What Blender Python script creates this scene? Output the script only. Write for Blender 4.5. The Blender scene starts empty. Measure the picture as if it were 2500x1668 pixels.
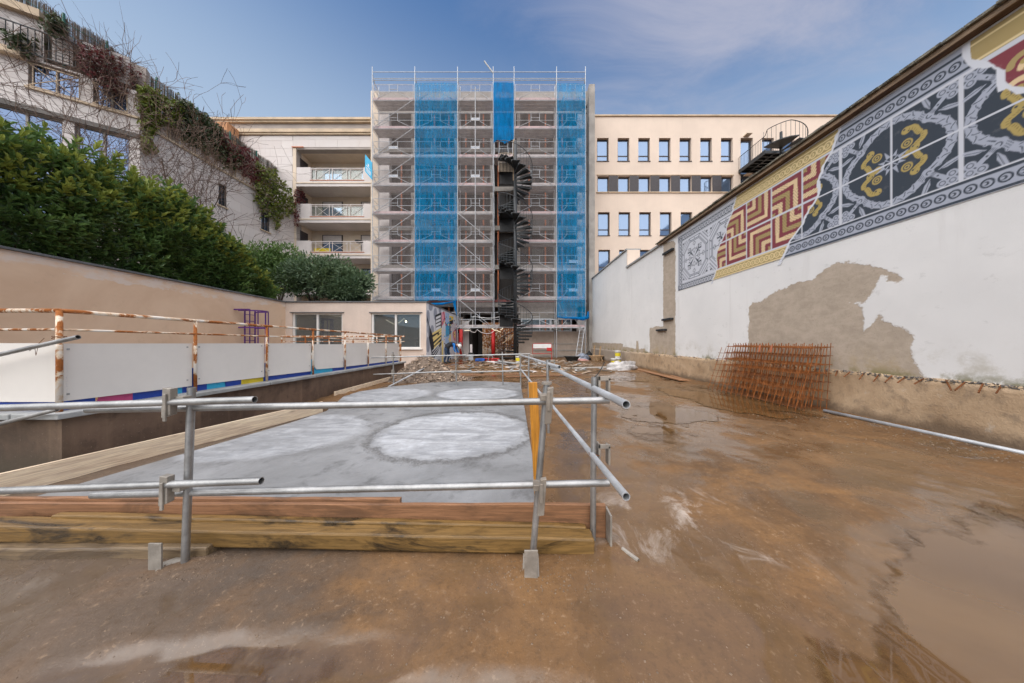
import bpy, bmesh, math, random
import numpy as np
from mathutils import Vector, Matrix
R = math.radians
random.seed(7); rng = np.random.default_rng(7)
scene = bpy.context.scene
COL = scene.collection

# ------------------------------------------------------------------ camera
H = 1.2                     # eye height of the photographer
F = 694.4                   # focal length in px of the 2500 px wide picture (10 mm lens)
CX, CY = 1262.0, 834.0      # vanishing point of the yard
cam_d = bpy.data.cameras.new('camera'); cam = bpy.data.objects.new('camera', cam_d); COL.objects.link(cam)
cam.location = (0, 0, H); cam.rotation_euler = (R(90), 0, 0)
cam_d.sensor_width = 36.0; cam_d.lens = 36.0 * F / 2500
cam_d.shift_x = (1250 - CX) / 2500
cam_d.clip_start = 0.05; cam_d.clip_end = 2000
scene.camera = cam

# ------------------------------------------------------------------ sky, sun, exposure
SUN_EL, SUN_AZ = 60.0, 200.0          # azimuth clockwise from +Y (the view direction)
world = bpy.data.worlds.new('World'); scene.world = world; world.use_nodes = True
wt = world.node_tree; wt.nodes.clear()
def wn(t, **k):
    n = wt.nodes.new(t)
    for a, v in k.items(): setattr(n, a, v)
    return n
wl = wt.links.new
sky = wn('ShaderNodeTexSky', sky_type='NISHITA', sun_disc=False)
sky.sun_elevation = R(SUN_EL); sky.sun_rotation = R(SUN_AZ); sky.altitude = 100
sky.air_density = 1.0; sky.dust_density = 0.5; sky.ozone_density = 3.0
tc = wn('ShaderNodeTexCoord')
# thin high cloud: two stretched noises on the view direction, projected on a cloud sheet
sx = wn('ShaderNodeSeparateXYZ'); wl(tc.outputs['Generated'], sx.inputs[0])
zc = wn('ShaderNodeMath', operation='MAXIMUM'); wl(sx.outputs['Z'], zc.inputs[0]); zc.inputs[1].default_value = 0.03
za = wn('ShaderNodeMath', operation='ADD'); wl(zc.outputs[0], za.inputs[0]); za.inputs[1].default_value = 0.12
dx = wn('ShaderNodeMath', operation='DIVIDE'); wl(sx.outputs['X'], dx.inputs[0]); wl(za.outputs[0], dx.inputs[1])
dy = wn('ShaderNodeMath', operation='DIVIDE'); wl(sx.outputs['Y'], dy.inputs[0]); wl(za.outputs[0], dy.inputs[1])
cb = wn('ShaderNodeCombineXYZ'); wl(dx.outputs[0], cb.inputs[0]); wl(dy.outputs[0], cb.inputs[1])
mp = wn('ShaderNodeMapping'); wl(cb.outputs[0], mp.inputs[0]); mp.inputs['Rotation'].default_value = (0, 0, R(-38)); mp.inputs['Scale'].default_value = (0.75, 1.5, 1); mp.inputs['Location'].default_value = (0.62, 0.35, 0)
# one broad veil of cirrus high on the right, thin wisps elsewhere
vd = wn('ShaderNodeVectorMath', operation='DISTANCE'); vm = wn('ShaderNodeMapping'); wl(cb.outputs[0], vm.inputs[0]); vm.inputs['Rotation'].default_value = (0, 0, R(20)); vm.inputs['Scale'].default_value = (1.0, 0.62, 1)
wl(vm.outputs[0], vd.inputs[0]); vd.inputs[1].default_value = (0.46, 0.42, 0)
n1 = wn('ShaderNodeMapRange', interpolation_type='SMOOTHSTEP'); wl(vd.outputs['Value'], n1.inputs['Value']); n1.inputs['From Min'].default_value = 0.0; n1.inputs['From Max'].default_value = 1.05; n1.inputs['To Min'].default_value = 1.0; n1.inputs['To Max'].default_value = 0.30
n2 = wn('ShaderNodeTexNoise'); wl(mp.outputs[0], n2.inputs['Vector']); n2.inputs['Scale'].default_value = 2.2; n2.inputs['Detail'].default_value = 9; n2.inputs['Roughness'].default_value = 0.62; n2.inputs['Distortion'].default_value = 0.7
nm = wn('ShaderNodeMath', operation='MULTIPLY'); wl(n1.outputs[0], nm.inputs[0]); wl(n2.outputs['Fac'], nm.inputs[1])
cr = wn('ShaderNodeMapRange', interpolation_type='SMOOTHSTEP'); wl(nm.outputs[0], cr.inputs['Value'])
cr.inputs['From Min'].default_value = 0.20; cr.inputs['From Max'].default_value = 0.62; cr.inputs['To Max'].default_value = 0.85
hz = wn('ShaderNodeMapRange', interpolation_type='SMOOTHSTEP'); wl(sx.outputs['Z'], hz.inputs['Value'])
hz.inputs['From Min'].default_value = 0.02; hz.inputs['From Max'].default_value = 0.2; hz.inputs['To Min'].default_value = 0.25; hz.inputs['To Max'].default_value = 1.0
cm = wn('ShaderNodeMath', operation='MULTIPLY'); wl(cr.outputs[0], cm.inputs[0]); wl(hz.outputs[0], cm.inputs[1])
# bright milky air low down, more of it towards the left
hl = wn('ShaderNodeMath', operation='MULTIPLY_ADD'); wl(sx.outputs['X'], hl.inputs[0]); hl.inputs[1].default_value = 0.10; wl(sx.outputs['Z'], hl.inputs[2])
hf = wn('ShaderNodeMapRange', interpolation_type='SMOOTHSTEP'); wl(hl.outputs[0], hf.inputs['Value']); hf.inputs['From Min'].default_value = 0.38; hf.inputs['From Max'].default_value = 0.82; hf.inputs['To Min'].default_value = 0.88; hf.inputs['To Max'].default_value = 0.0
hs = wn('ShaderNodeHueSaturation'); wl(sky.outputs[0], hs.inputs['Color']); hs.inputs['Saturation'].default_value = 1.18; hs.inputs['Value'].default_value = 0.92
hm_ = wn('ShaderNodeMix', data_type='RGBA'); wl(hf.outputs[0], hm_.inputs['Factor']); wl(hs.outputs[0], hm_.inputs['A']); hm_.inputs['B'].default_value = (2.6, 3.3, 4.25, 1)
mx = wn('ShaderNodeMix', data_type='RGBA'); wl(cm.outputs[0], mx.inputs['Factor']); wl(hm_.outputs['Result'], mx.inputs['A'])
mx.inputs['B'].default_value = (2.7, 2.8, 3.5, 1)
bgn = wn('ShaderNodeBackground'); wl(mx.outputs['Result'], bgn.inputs['Color']); bgn.inputs['Strength'].default_value = 0.12
wo = wn('ShaderNodeOutputWorld'); wl(bgn.outputs[0], wo.inputs[0])

sun_d = bpy.data.lights.new('sun', 'SUN'); sun = bpy.data.objects.new('sun', sun_d); COL.objects.link(sun)
sun_d.energy = 3.9; sun_d.angle = R(105); sun_d.color = (1.0, 0.93, 0.845)
_s = Vector((math.sin(R(SUN_AZ)) * math.cos(R(SUN_EL)), math.cos(R(SUN_AZ)) * math.cos(R(SUN_EL)), math.sin(R(SUN_EL))))
sun.rotation_euler = _s.to_track_quat('Z', 'Y').to_euler(); sun.location = (0, -10, 40)

scene.view_settings.view_transform = 'Standard'; scene.view_settings.look = 'None'
scene.view_settings.exposure = 0.55; scene.view_settings.gamma = 1.0; scene.view_settings.use_curve_mapping = False
scene.render.engine = 'CYCLES'
cy = scene.cycles
cy.use_denoising = True
try: cy.denoiser = 'OPENIMAGEDENOISE'
except Exception: pass
cy.max_bounces = 6; cy.diffuse_bounces = 3; cy.glossy_bounces = 3; cy.transmission_bounces = 3; cy.transparent_max_bounces = 20
cy.use_adaptive_sampling = True; cy.adaptive_threshold = 0.02
cy.caustics_reflective = False; cy.caustics_refractive = False; cy.sample_clamp_indirect = 6

# ------------------------------------------------------------------ helpers
def W(px, py, Y):                      # picture point at depth Y -> world
    return Vector(((px - CX) / F * Y, Y, H + (CY - py) / F * Y))
def Gp(px, py, z=0.0):                 # picture point on a level plane
    Y = (H - z) * F / (py - CY); return Vector(((px - CX) / F * Y, Y, z))
def lin(r, g=None, b=None, k=1.0):
    if g is None: r, g, b = r
    f = lambda c: ((c / 255) / 12.92 if c / 255 <= 0.04045 else ((c / 255 + 0.055) / 1.055) ** 2.4) * k
    return (min(f(r), .9), min(f(g), .9), min(f(b), .9))

WLOC = {}
class MB:
    def __init__(s): s.v = []; s.f = []; s.m = []
    def add(s, vs, fs, m=0):
        b = len(s.v); s.v += [tuple(p) for p in vs]; s.f += [tuple(i + b for i in f) for f in fs]; s.m += [m] * len(fs); return s
    def box(s, x0, x1, y0, y1, z0, z1, m=0):
        return s.add([(x0,y0,z0),(x1,y0,z0),(x1,y1,z0),(x0,y1,z0),(x0,y0,z1),(x1,y0,z1),(x1,y1,z1),(x0,y1,z1)],
                     [(0,3,2,1),(4,5,6,7),(0,1,5,4),(1,2,6,5),(2,3,7,6),(3,0,4,7)], m)
    def bar(s, p0, p1, w, h, up=(0,0,1), m=0):        # box-section bar
        p0 = Vector(p0); p1 = Vector(p1); d = (p1 - p0).normalized(); up = Vector(up)
        if abs(d.dot(up)) > .98: up = Vector((1,0,0))
        a = d.cross(up).normalized() * (w/2); b = a.cross(d).normalized() * (h/2)
        vs = [p + i*a + j*b for p in (p0, p1) for i, j in ((-1,-1),(1,-1),(1,1),(-1,1))]
        return s.add(vs, [(3,2,1,0),(4,5,6,7),(0,1,5,4),(1,2,6,5),(2,3,7,6),(3,0,4,7)], m)
    def tube(s, p0, p1, r, n=8, r1=None, cap=True, hollow=0, m=0):
        p0 = Vector(p0); p1 = Vector(p1); d = (p1 - p0)
        if d.length < 1e-6: return s
        d.normalize(); r1 = r if r1 is None else r1
        u = d.cross(Vector((0,0,1)) if abs(d.z) < .9 else Vector((1,0,0))).normalized(); w = d.cross(u)
        cs = [(math.cos(2*math.pi*i/n), math.sin(2*math.pi*i/n)) for i in range(n)]
        vs = [p0 + (u*c + w*t)*r for c, t in cs] + [p1 + (u*c + w*t)*r1 for c, t in cs]
        fs = [(i, i+n, (i+1)%n+n, (i+1)%n) for i in range(n)]
        if hollow:
            vs += [p0 + (u*c + w*t)*r*hollow for c, t in cs] + [p1 + (u*c + w*t)*r1*hollow for c, t in cs]
            fs += [((i+1)%n+2*n, (i+1)%n+3*n, i+3*n, i+2*n) for i in range(n)]
            fs += [(i, (i+1)%n, (i+1)%n+2*n, i+2*n) for i in range(n)] + [(i+n, i+3*n, (i+1)%n+3*n, (i+1)%n+n) for i in range(n)]
        elif cap: fs += [tuple(range(n)), tuple(range(2*n-1, n-1, -1))]
        return s.add(vs, fs, m)
    def path(s, pts, r, n=6, m=0):                      # swept tube, radius r or list
        pts = [Vector(p) for p in pts]; k = len(pts); rr = r if isinstance(r, (list, tuple)) else [r]*k
        vs = []; u = None
        for i, p in enumerate(pts):
            d = (pts[min(i+1,k-1)] - pts[max(i-1,0)])
            d = d.normalized() if d.length > 1e-9 else Vector((0,0,1))
            if u is None: u = d.cross(Vector((0,0,1)) if abs(d.z) < .9 else Vector((1,0,0))).normalized()
            u = (u - d*u.dot(d)); u = u.normalized() if u.length > 1e-6 else d.orthogonal().normalized()
            w = d.cross(u)
            vs += [p + (u*math.cos(2*math.pi*j/n) + w*math.sin(2*math.pi*j/n))*rr[i] for j in range(n)]
        fs = [(i*n+j, i*n+(j+1)%n, (i+1)*n+(j+1)%n, (i+1)*n+j) for i in range(k-1) for j in range(n)]
        fs += [tuple(range(n-1,-1,-1)), tuple(range((k-1)*n, k*n))]
        return s.add(vs, fs, m)
    def lathe(s, prof, c=(0,0,0), n=16, m=0, sx=1, sy=1):   # profile [(r,z)]
        c = Vector(c); k = len(prof)
        vs = [(c.x + r*math.cos(2*math.pi*j/n)*sx, c.y + r*math.sin(2*math.pi*j/n)*sy, c.z + z) for r, z in prof for j in range(n)]
        fs = [(i*n+j, i*n+(j+1)%n, (i+1)*n+(j+1)%n, (i+1)*n+j) for i in range(k-1) for j in range(n)]
        fs += [tuple(range(n-1,-1,-1)), tuple(range((k-1)*n, k*n))]
        return s.add(vs, fs, m)
    def prism(s, poly, d, m=0):                         # polygon (3-D points) extruded by vector d
        n = len(poly); d = Vector(d); a = [Vector(p) for p in poly]
        return s.add(a + [p + d for p in a], [tuple(range(n)), tuple(range(2*n-1,n-1,-1))] + [(i, i+n, (i+1)%n+n, (i+1)%n) for i in range(n)], m)
    def quad(s, a, b, c, d, m=0): return s.add([a,b,c,d], [(0,1,2,3)], m)
    def build(s, name, mat, parent=None, smooth=False, bevel=0, recalc=True, attrs=None):
        v = np.array(s.v, dtype=np.float64).reshape(-1, 3)
        c = (v.min(0) + v.max(0)) / 2; c[2] = v[:,2].min()
        me = bpy.data.meshes.new(name); me.from_pydata([tuple(p) for p in (v - c)], [], s.f)
        mats = mat if isinstance(mat, (list, tuple)) else [mat]
        for mm in mats: me.materials.append(mm)
        if len(mats) > 1: me.polygons.foreach_set('material_index', s.m)
        if recalc or bevel:
            bm = bmesh.new(); bm.from_mesh(me)
            if recalc: bmesh.ops.recalc_face_normals(bm, faces=bm.faces)
            bm.to_mesh(me); bm.free()
        if smooth: me.polygons.foreach_set('use_smooth', [True]*len(me.polygons))
        me.update()
        o = place(bpy.data.objects.new(name, me), c, parent)
        if bevel:
            b = o.modifiers.new('bevel', 'BEVEL'); b.width = bevel; b.segments = 2; b.limit_method = 'ANGLE'
        if smooth == 'auto' :
            pass
        return o
def place(o, c, parent=None):
    COL.objects.link(o); c = Vector([float(q) for q in c]); WLOC[o.name] = c
    if parent is not None:
        o.parent = parent; o.location = c - WLOC[parent.name]
    else: o.location = c
    return o
def tag(o, label=None, cat=None, group=None, kind=None):
    if label: o['label'] = label
    if cat: o['category'] = cat
    if group: o['group'] = group
    if kind: o['kind'] = kind
    return o
def thing(name, label, cat, loc=(0,0,0), group=None):
    o = bpy.data.objects.new(name, None); o.empty_display_size = .2
    place(o, loc); return tag(o, label, cat, group)
def inst(src, loc, parent=None, name=None):             # copy of a mesh object sharing its data
    o = bpy.data.objects.new(name or src.name.split('.')[0], src.data)
    o.rotation_euler = src.rotation_euler
    for md in src.modifiers:
        b = o.modifiers.new(md.name, md.type)
        if md.type == 'BEVEL': b.width = md.width; b.segments = md.segments; b.limit_method = 'ANGLE'
    return place(o, loc, parent)
def np_mesh(name, V, Fq, mat, parent=None, smooth=True, loc=None):
    me = bpy.data.meshes.new(name); V = np.asarray(V, dtype=np.float64)
    c = np.array(loc if loc is not None else [*(V.min(0)+V.max(0))[:2]/2, V[:,2].min()])
    me.from_pydata((V - c).tolist(), [], np.asarray(Fq).tolist() if not isinstance(Fq, list) else Fq)
    for mm in (mat if isinstance(mat, (list, tuple)) else [mat]): me.materials.append(mm)
    if smooth: me.polygons.foreach_set('use_smooth', [True]*len(me.polygons))
    me.update(); return place(bpy.data.objects.new(name, me), c, parent)
def gridfaces(nu, nv):                                  # nu columns, nv rows, index = v*nu+u
    i = np.arange((nv-1)*(nu-1)); r = i // (nu-1); c = i % (nu-1); a = r*nu + c
    return np.stack([a, a+1, a+nu+1, a+nu], 1)
# smooth value noise in numpy
def vnoise(x, y, seed=0):
    x = np.asarray(x, float); y = np.asarray(y, float)
    xi = np.floor(x).astype(np.int64); yi = np.floor(y).astype(np.int64); fx = x - xi; fy = y - yi
    fx = fx*fx*(3-2*fx); fy = fy*fy*(3-2*fy)
    def h(a, b):
        n = (a*374761393 + b*668265263 + seed*974711) & 0x7fffffff
        n = ((n ^ (n >> 13)) * 1274126177) & 0x7fffffff
        return ((n ^ (n >> 16)) & 0xffff) / 65535.0
    return (h(xi,yi)*(1-fx) + h(xi+1,yi)*fx)*(1-fy) + (h(xi,yi+1)*(1-fx) + h(xi+1,yi+1)*fx)*fy
def fbm(x, y, seed=0, o=4):
    t = 0; a = .5
    for k in range(o): t = t + a*vnoise(x*2**k, y*2**k, seed+k*17); a *= .5
    return t / (1 - .5**o)

# ------------------------------------------------------------------ node materials
class NT:
    def __init__(s, name):
        s.mat = bpy.data.materials.new(name); s.mat.use_nodes = True; s.t = s.mat.node_tree; s.t.nodes.clear()
        s.out = s.t.nodes.new('ShaderNodeOutputMaterial'); s.b = s.t.nodes.new('ShaderNodeBsdfPrincipled'); s.l = s.t.links.new
        s.l(s.b.outputs[0], s.out.inputs[0]); s._pos = None
    def n(s, ty, **k):
        nd = s.t.nodes.new(ty)
        for a, v in k.items(): setattr(nd, a, v)
        return nd
    def set(s, sock, v):
        if isinstance(v, (int, float)): sock.default_value = v
        elif isinstance(v, (tuple, list)):
            sock.default_value = tuple(v) + ((1,) if len(v) == 3 and sock.type == 'RGBA' else ())
        else: s.l(v, sock)
    def pos(s):
        if s._pos is None: s._pos = s.n('ShaderNodeNewGeometry').outputs['Position']
        return s._pos
    def map(s, vec=None, scale=(1,1,1), rot=(0,0,0), loc=(0,0,0)):
        m = s.n('ShaderNodeMapping'); s.l(vec or s.pos(), m.inputs[0]); m.inputs['Scale'].default_value = scale; m.inputs['Rotation'].default_value = rot; m.inputs['Location'].default_value = loc
        return m.outputs[0]
    def noise(s, scale, detail=5, rough=.55, vec=None, dist=0, ty=None):
        m = s.n('ShaderNodeTexNoise'); s.l(vec or s.pos(), m.inputs['Vector']); m.inputs['Scale'].default_value = scale; m.inputs['Detail'].default_value = detail; m.inputs['Roughness'].default_value = rough; m.inputs['Distortion'].default_value = dist
        return m.outputs['Fac']
    def vor(s, scale, vec=None, feature='F1', out='Distance', rnd=1):
        m = s.n('ShaderNodeTexVoronoi', feature=feature); s.l(vec or s.pos(), m.inputs['Vector']); m.inputs['Scale'].default_value = scale; m.inputs['Randomness'].default_value = rnd
        return m.outputs[out]
    def rng(s, v, a, b, c=0, d=1, smooth=True):
        m = s.n('ShaderNodeMapRange', interpolation_type='SMOOTHSTEP' if smooth else 'LINEAR'); s.l(v, m.inputs['Value'])
        for nm_, q in (('From Min',a),('From Max',b),('To Min',c),('To Max',d)): m.inputs[nm_].default_value = q
        return m.outputs[0]
    def math(s, op, a, b=None, clamp=False):
        m = s.n('ShaderNodeMath', operation=op, use_clamp=clamp); s.set(m.inputs[0], a)
        if b is not None: s.set(m.inputs[1], b)
        return m.outputs[0]
    def mix(s, f, a, b, blend='MIX'):
        m = s.n('ShaderNodeMix', data_type='RGBA', blend_type=blend); s.set(m.inputs['Factor'], f); s.set(m.inputs['A'], a); s.set(m.inputs['B'], b)
        return m.outputs['Result']
    def attr(s, name, out='Fac'):
        m = s.n('ShaderNodeAttribute'); m.attribute_name = name; return m.outputs[out]
    def bump(s, h, strength=.3, dist=.02, normal=None):
        m = s.n('ShaderNodeBump'); s.l(h, m.inputs['Height']); m.inputs['Strength'].default_value = strength; m.inputs['Distance'].default_value = dist
        if normal: s.l(normal, m.inputs['Normal'])
        s.l(m.outputs[0], s.b.inputs['Normal']); return m.outputs[0]
    def fin(s, col=None, rough=None, metal=None, spec=None):
        for k, v in (('Base Color',col),('Roughness',rough),('Metallic',metal),('Specular IOR Level',spec)):
            if v is not None: s.set(s.b.inputs[k], v)
        return s.mat
    def xyz(s, vec=None):
        m = s.n('ShaderNodeSeparateXYZ'); s.l(vec or s.pos(), m.inputs[0]); return m.outputs

def surf(name, c, var=.12, scale=1.5, fine=25, rough=.75, bump=.15, bscale=60, bdist=.01, metal=0, spec=.4, streak=0, streakc=None, stain=0, stainc=None, stretch=(1,1,1)):
    """plain weathered surface: base colour, cloudy large variation, fine speckle, optional vertical streaks and stains"""
    t = NT(name); p = t.map(scale=stretch)
    big = t.noise(scale, 5, .6, p); sm = t.noise(fine, 4, .6, p)
    lo = tuple(q*(1-var) for q in c); hi = tuple(min(q*(1+var), .92) for q in c)
    col = t.mix(t.rng(big, .3, .7), lo, hi)
    col = t.mix(t.rng(sm, .35, .75, 0, var*1.5), col, tuple(q*.6 for q in c))
    if streak:
        st = t.noise(1, 5, .6, t.map(scale=(7,7,.35)))
        col = t.mix(t.rng(st, .52, .78, 0, streak), col, streakc or tuple(q*.55 for q in c))
    if stain:
        sn = t.noise(.9, 6, .68, dist=.5)
        col = t.mix(t.rng(sn, .52, .68, 0, stain), col, stainc or tuple(q*.5 for q in c))
    if bump: t.bump(t.noise(bscale, 5, .6, p), bump, bdist)
    r = t.rng(big, .2, .8, rough-.08, min(1, rough+.08))
    return t.fin(col, r, metal, spec)
# ------------------------------------------------------------------ shared materials
K = 1.12
M = {}
M['galv'] = surf('galvanised_steel', (.36,.36,.355), .22, 6, 60, .42, .12, 120, .002, metal=.75, stain=.35, stainc=(.13,.12,.10))
M['galvpale'] = surf('galvanised_steel_pale', (.5,.52,.54), .15, 6, 60, .5, .05, 120, .002, metal=.45, stain=.2, stainc=(.3,.28,.26))
M['castplate'] = surf('zinc_plate', (.33,.30,.26), .25, 9, 70, .55, .2, 90, .003, metal=.35, stain=.4, stainc=(.2,.14,.09))
M['darkmetal'] = surf('dark_painted_steel', (.028,.032,.036), .3, 8, 60, .42, .05, 80, .002, spec=.5)
M['steptop'] = surf('worn_step_steel', (.042,.046,.048), .35, 10, 60, .5, .1, 80, .002)
M['concrete'] = surf('bare_concrete', (.36,.33,.295), .2, 1.2, 30, .85, .3, 40, .01, streak=.4, stain=.35, stainc=(.2,.17,.14))
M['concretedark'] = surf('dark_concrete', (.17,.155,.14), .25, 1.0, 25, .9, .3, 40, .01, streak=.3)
M['stone'] = surf('pale_stone', (.66,.605,.575), .07, .8, 20, .8, .1, 60, .004, streak=.14, streakc=(.40,.35,.32))
M['stonewarm'] = surf('warm_stone', (.70,.58,.45), .08, .8, 20, .8, .1, 60, .004)
M['cornice'] = surf('sand_cornice', (.60,.47,.33), .14, 1.5, 20, .8, .15, 50, .006, stain=.3)
M['cream'] = surf('cream_render', (.74,.61,.50), .05, .5, 30, .85, .1, 90, .004, streak=.16, streakc=(.5,.40,.33))
M['tan'] = None
M['coping'] = surf('grey_coping', (.33,.335,.33), .2, 3, 30, .8, .3, 50, .006, stain=.4, stainc=(.16,.17,.15))
M['white'] = surf('white_paint', (.72,.71,.68), .05, 3, 40, .5, .03, 80, .002, streak=.1, streakc=(.5,.46,.40))
M['whiteplastic'] = surf('white_plastic', (.72,.72,.70), .06, 5, 40, .4, 0)
M['panel'] = surf('white_hoarding_panel', (.74,.705,.655), .035, 1.1, 9, .42, .02, 30, .002, streak=.09, streakc=(.5,.46,.4))
M['winframe'] = surf('dark_window_frame', (.05,.042,.045), .2, 8, 40, .45, 0)
M['bluepaint'] = surf('blue_paint', (.015,.06,.36), .1, 4, 40, .45, 0)
M['cyanpaint'] = surf('cyan_paint', (.03,.38,.62), .1, 4, 40, .45, 0)
M['pinkpaint'] = surf('pink_paint', (.5,.07,.19), .1, 4, 40, .5, 0)
M['yellowpaint'] = surf('yellow_paint', (.72,.55,.03), .15, 4, 40, .5, 0)
M['purple'] = surf('purple_paint', (.115,.035,.20), .2, 6, 50, .5, 0)
M['red'] = surf('red_paint', (.5,.022,.02), .15, 6, 50, .5, .05)
M['orangeprop'] = surf('orange_prop', (.52,.17,.075), .25, 4, 40, .6, .1)
M['black'] = surf('black_rubber', (.018,.018,.018), .3, 8, 40, .6, .05)
M['bucketyellow'] = surf('yellow_label', (.75,.62,.03), .1, 5, 40, .5, 0)
M['blueplastic'] = surf('blue_plastic', (.02,.12,.5), .1, 5, 40, .4, 0)
M['redbeam'] = surf('red_oxide_steel', (.22,.055,.05), .25, 3, 30, .7, .1)
M['slate'] = surf('slate_coping', (.13,.135,.14), .2, 3, 30, .7, .25, 60, .005)
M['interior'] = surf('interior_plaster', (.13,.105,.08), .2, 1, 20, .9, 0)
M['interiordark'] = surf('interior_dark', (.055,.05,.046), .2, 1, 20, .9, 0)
M['deck'] = surf('scaffold_deck', (.50,.46,.45), .15, 3, 30, .75, .1)
M['deckred'] = surf('scaffold_toe_board', (.58,.44,.44), .15, 3, 30, .75, .1)
M['pebble'] = surf('pebble', (.19,.135,.09), .35, 30, 90, .8, 0)

def wood(name, c, dirt=.5, dirtc=(.05,.038,.025), axis='x', rough=.62, wet=0, rot=0):
    t = NT(name); st = {'x': (.7,15,15), 'y': (15,.7,15), 'z': (15,15,.7)}[axis]
    base_ = t.map(rot=(0,0,rot)) if rot else None
    p = t.map(base_, scale=st)
    g = t.noise(3.2, 7, .65, p, 1.2); g2 = t.noise(14, 4, .6, p, .4)
    col = t.mix(t.rng(g, .3, .72), tuple(q*.62 for q in c), tuple(min(q*1.2,.9) for q in c))
    col = t.mix(t.rng(g2, .5, .8, 0, .5), col, tuple(q*.42 for q in c))
    d = t.noise(2.6, 7, .7, t.map(base_, scale=tuple(.9 if q < 1 else 3.2 for q in st)), .8)
    col = t.mix(t.rng(d, .46, .64, 0, dirt), col, dirtc)
    k = t.vor(1.9, t.map(base_, scale=tuple(.7 if q < 1 else 3.5 for q in st)))
    col = t.mix(t.rng(k, .04, .10, .75, 0), col, tuple(q*.25 for q in c))
    t.bump(g2, .35, .004)
    return t.fin(col, t.rng(d, .3, .7, rough, rough-.2-wet), 0, .4)
M['woodx'] = wood('fresh_plank_wood', (.29,.145,.072), .6, (.10,.055,.032))
M['woody'] = wood('fresh_plank_wood_long', (.86,.63,.45), .12, (.55,.48,.42), 'y', .6, 0, R(15.8))
M['woodold'] = wood('wet_yellow_beam_wood', (.215,.125,.040), .9, (.020,.015,.010), 'x', .55, .1)
M['woodoldgrey'] = wood('wet_grey_beam_wood', (.21,.148,.085), .8, (.08,.055,.035), 'x', .55, .1)
M['woodreddish'] = wood('reddish_plank_wood', (.40,.20,.10), .45, (.10,.06,.035), 'x', .55)
M['woodorange'] = wood('orange_formwork_wood', (.50,.215,.025), .3, (.26,.10,.02), 'z', .5)
M['woodz'] = wood('pale_timber', (.55,.38,.22), .2, (.2,.15,.1), 'z')

def rusty():
    t = NT('white_paint_with_rust')
    n = t.noise(5.5, 8, .68, t.map(scale=(1.4,.55,.8)), .6); n2 = t.noise(45, 5, .6)
    m = t.rng(n, .465, .525)
    rust = t.mix(n2, (.10,.028,.010), (.50,.17,.035))
    col = t.mix(m, (.68,.63,.56), rust); hal = t.rng(n, .41, .475, 0, .6)
    col2 = t.mix(hal, (.70,.65,.58), (.62,.42,.22)); col = t.mix(m, col2, rust)
    t.bump(n2, .3, .003)
    return t.fin(col, t.rng(m, 0, 1, .5, .9), 0, .4)
M['rusty'] = rusty()
M['rebar'] = surf('rusty_rebar', (.30,.105,.03), .45, 9, 40, .85, .2, 120, .002, spec=.2)
M['rebardark'] = surf('dark_rusty_rebar', (.20,.075,.028), .4, 9, 40, .85, .2, 120, .002, spec=.2)

def glass(name, tint=(.35,.45,.55), rough=.02, alpha=.82):
    """window pane: mirror of the sky over a dark room, partly see-through"""
    t = NT(name); t.b.inputs['Base Color'].default_value = (*tint, 1); t.b.inputs['Roughness'].default_value = rough
    t.b.inputs['Metallic'].default_value = .6; t.b.inputs['Specular IOR Level'].default_value = .8
    w = t.noise(.7, 2, .5); t.bump(w, .04, .05)
    tr = t.n('ShaderNodeBsdfTransparent'); tr.inputs[0].default_value = (.8,.85,.85,1)
    mxs = t.n('ShaderNodeMixShader'); mxs.inputs[0].default_value = alpha
    t.l(tr.outputs[0], mxs.inputs[1]); t.l(t.b.outputs[0], mxs.inputs[2]); t.l(mxs.outputs[0], t.out.inputs[0])
    return t.mat
M['glass'] = glass('window_glass', (.30,.42,.62), .03, .85)
M['glassclear'] = glass('clear_glass', (.55,.58,.58), .02, .22)
M['glassblue'] = glass('blue_window_glass', (.17,.24,.36), .03, .92)
M['glassbig'] = glass('big_window_glass', (.10,.155,.27), .03, .97)

def net(name, c, dens, weave):
    """scaffold netting: fine woven plastic, half see-through"""
    t = NT(name)
    d = t.n('ShaderNodeBsdfDiffuse'); tl = t.n('ShaderNodeBsdfTranslucent'); tr = t.n('ShaderNodeBsdfTransparent')
    fold = t.noise(1.9, 5, .66, t.map(scale=(2.6,1,.5)), .8)
    col = t.mix(t.rng(fold, .3, .7), tuple(q*.78 for q in c), tuple(min(.9,q*1.18) for q in c))  # light and shade of folds painted in as paler and darker streaks
    t.l(col, d.inputs[0]); t.l(col, tl.inputs[0])
    ms = t.n('ShaderNodeMixShader'); ms.inputs[0].default_value = .45; t.l(d.outputs[0], ms.inputs[1]); t.l(tl.outputs[0], ms.inputs[2])
    thr = t.noise(weave, 2, .6)
    a = t.math('MULTIPLY', t.rng(fold, .2, .8, dens*.8, min(1, dens*1.2), False), t.rng(thr, .3, .7, .82, 1.18, False), True)
    m2 = t.n('ShaderNodeMixShader'); t.l(a, m2.inputs[0]); t.l(tr.outputs[0], m2.inputs[1]); t.l(ms.outputs[0], m2.inputs[2]); t.l(m2.outputs[0], t.out.inputs[0])
    return t.mat
M['netblue'] = net('blue_scaffold_net', (.018,.35,.70), .48, 22)
M['netbluethick'] = net('dense_blue_scaffold_net', (.008,.24,.58), .88, 22)
M['netwhite'] = net('white_scaffold_net', (.58,.52,.50), .20, 22)

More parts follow.
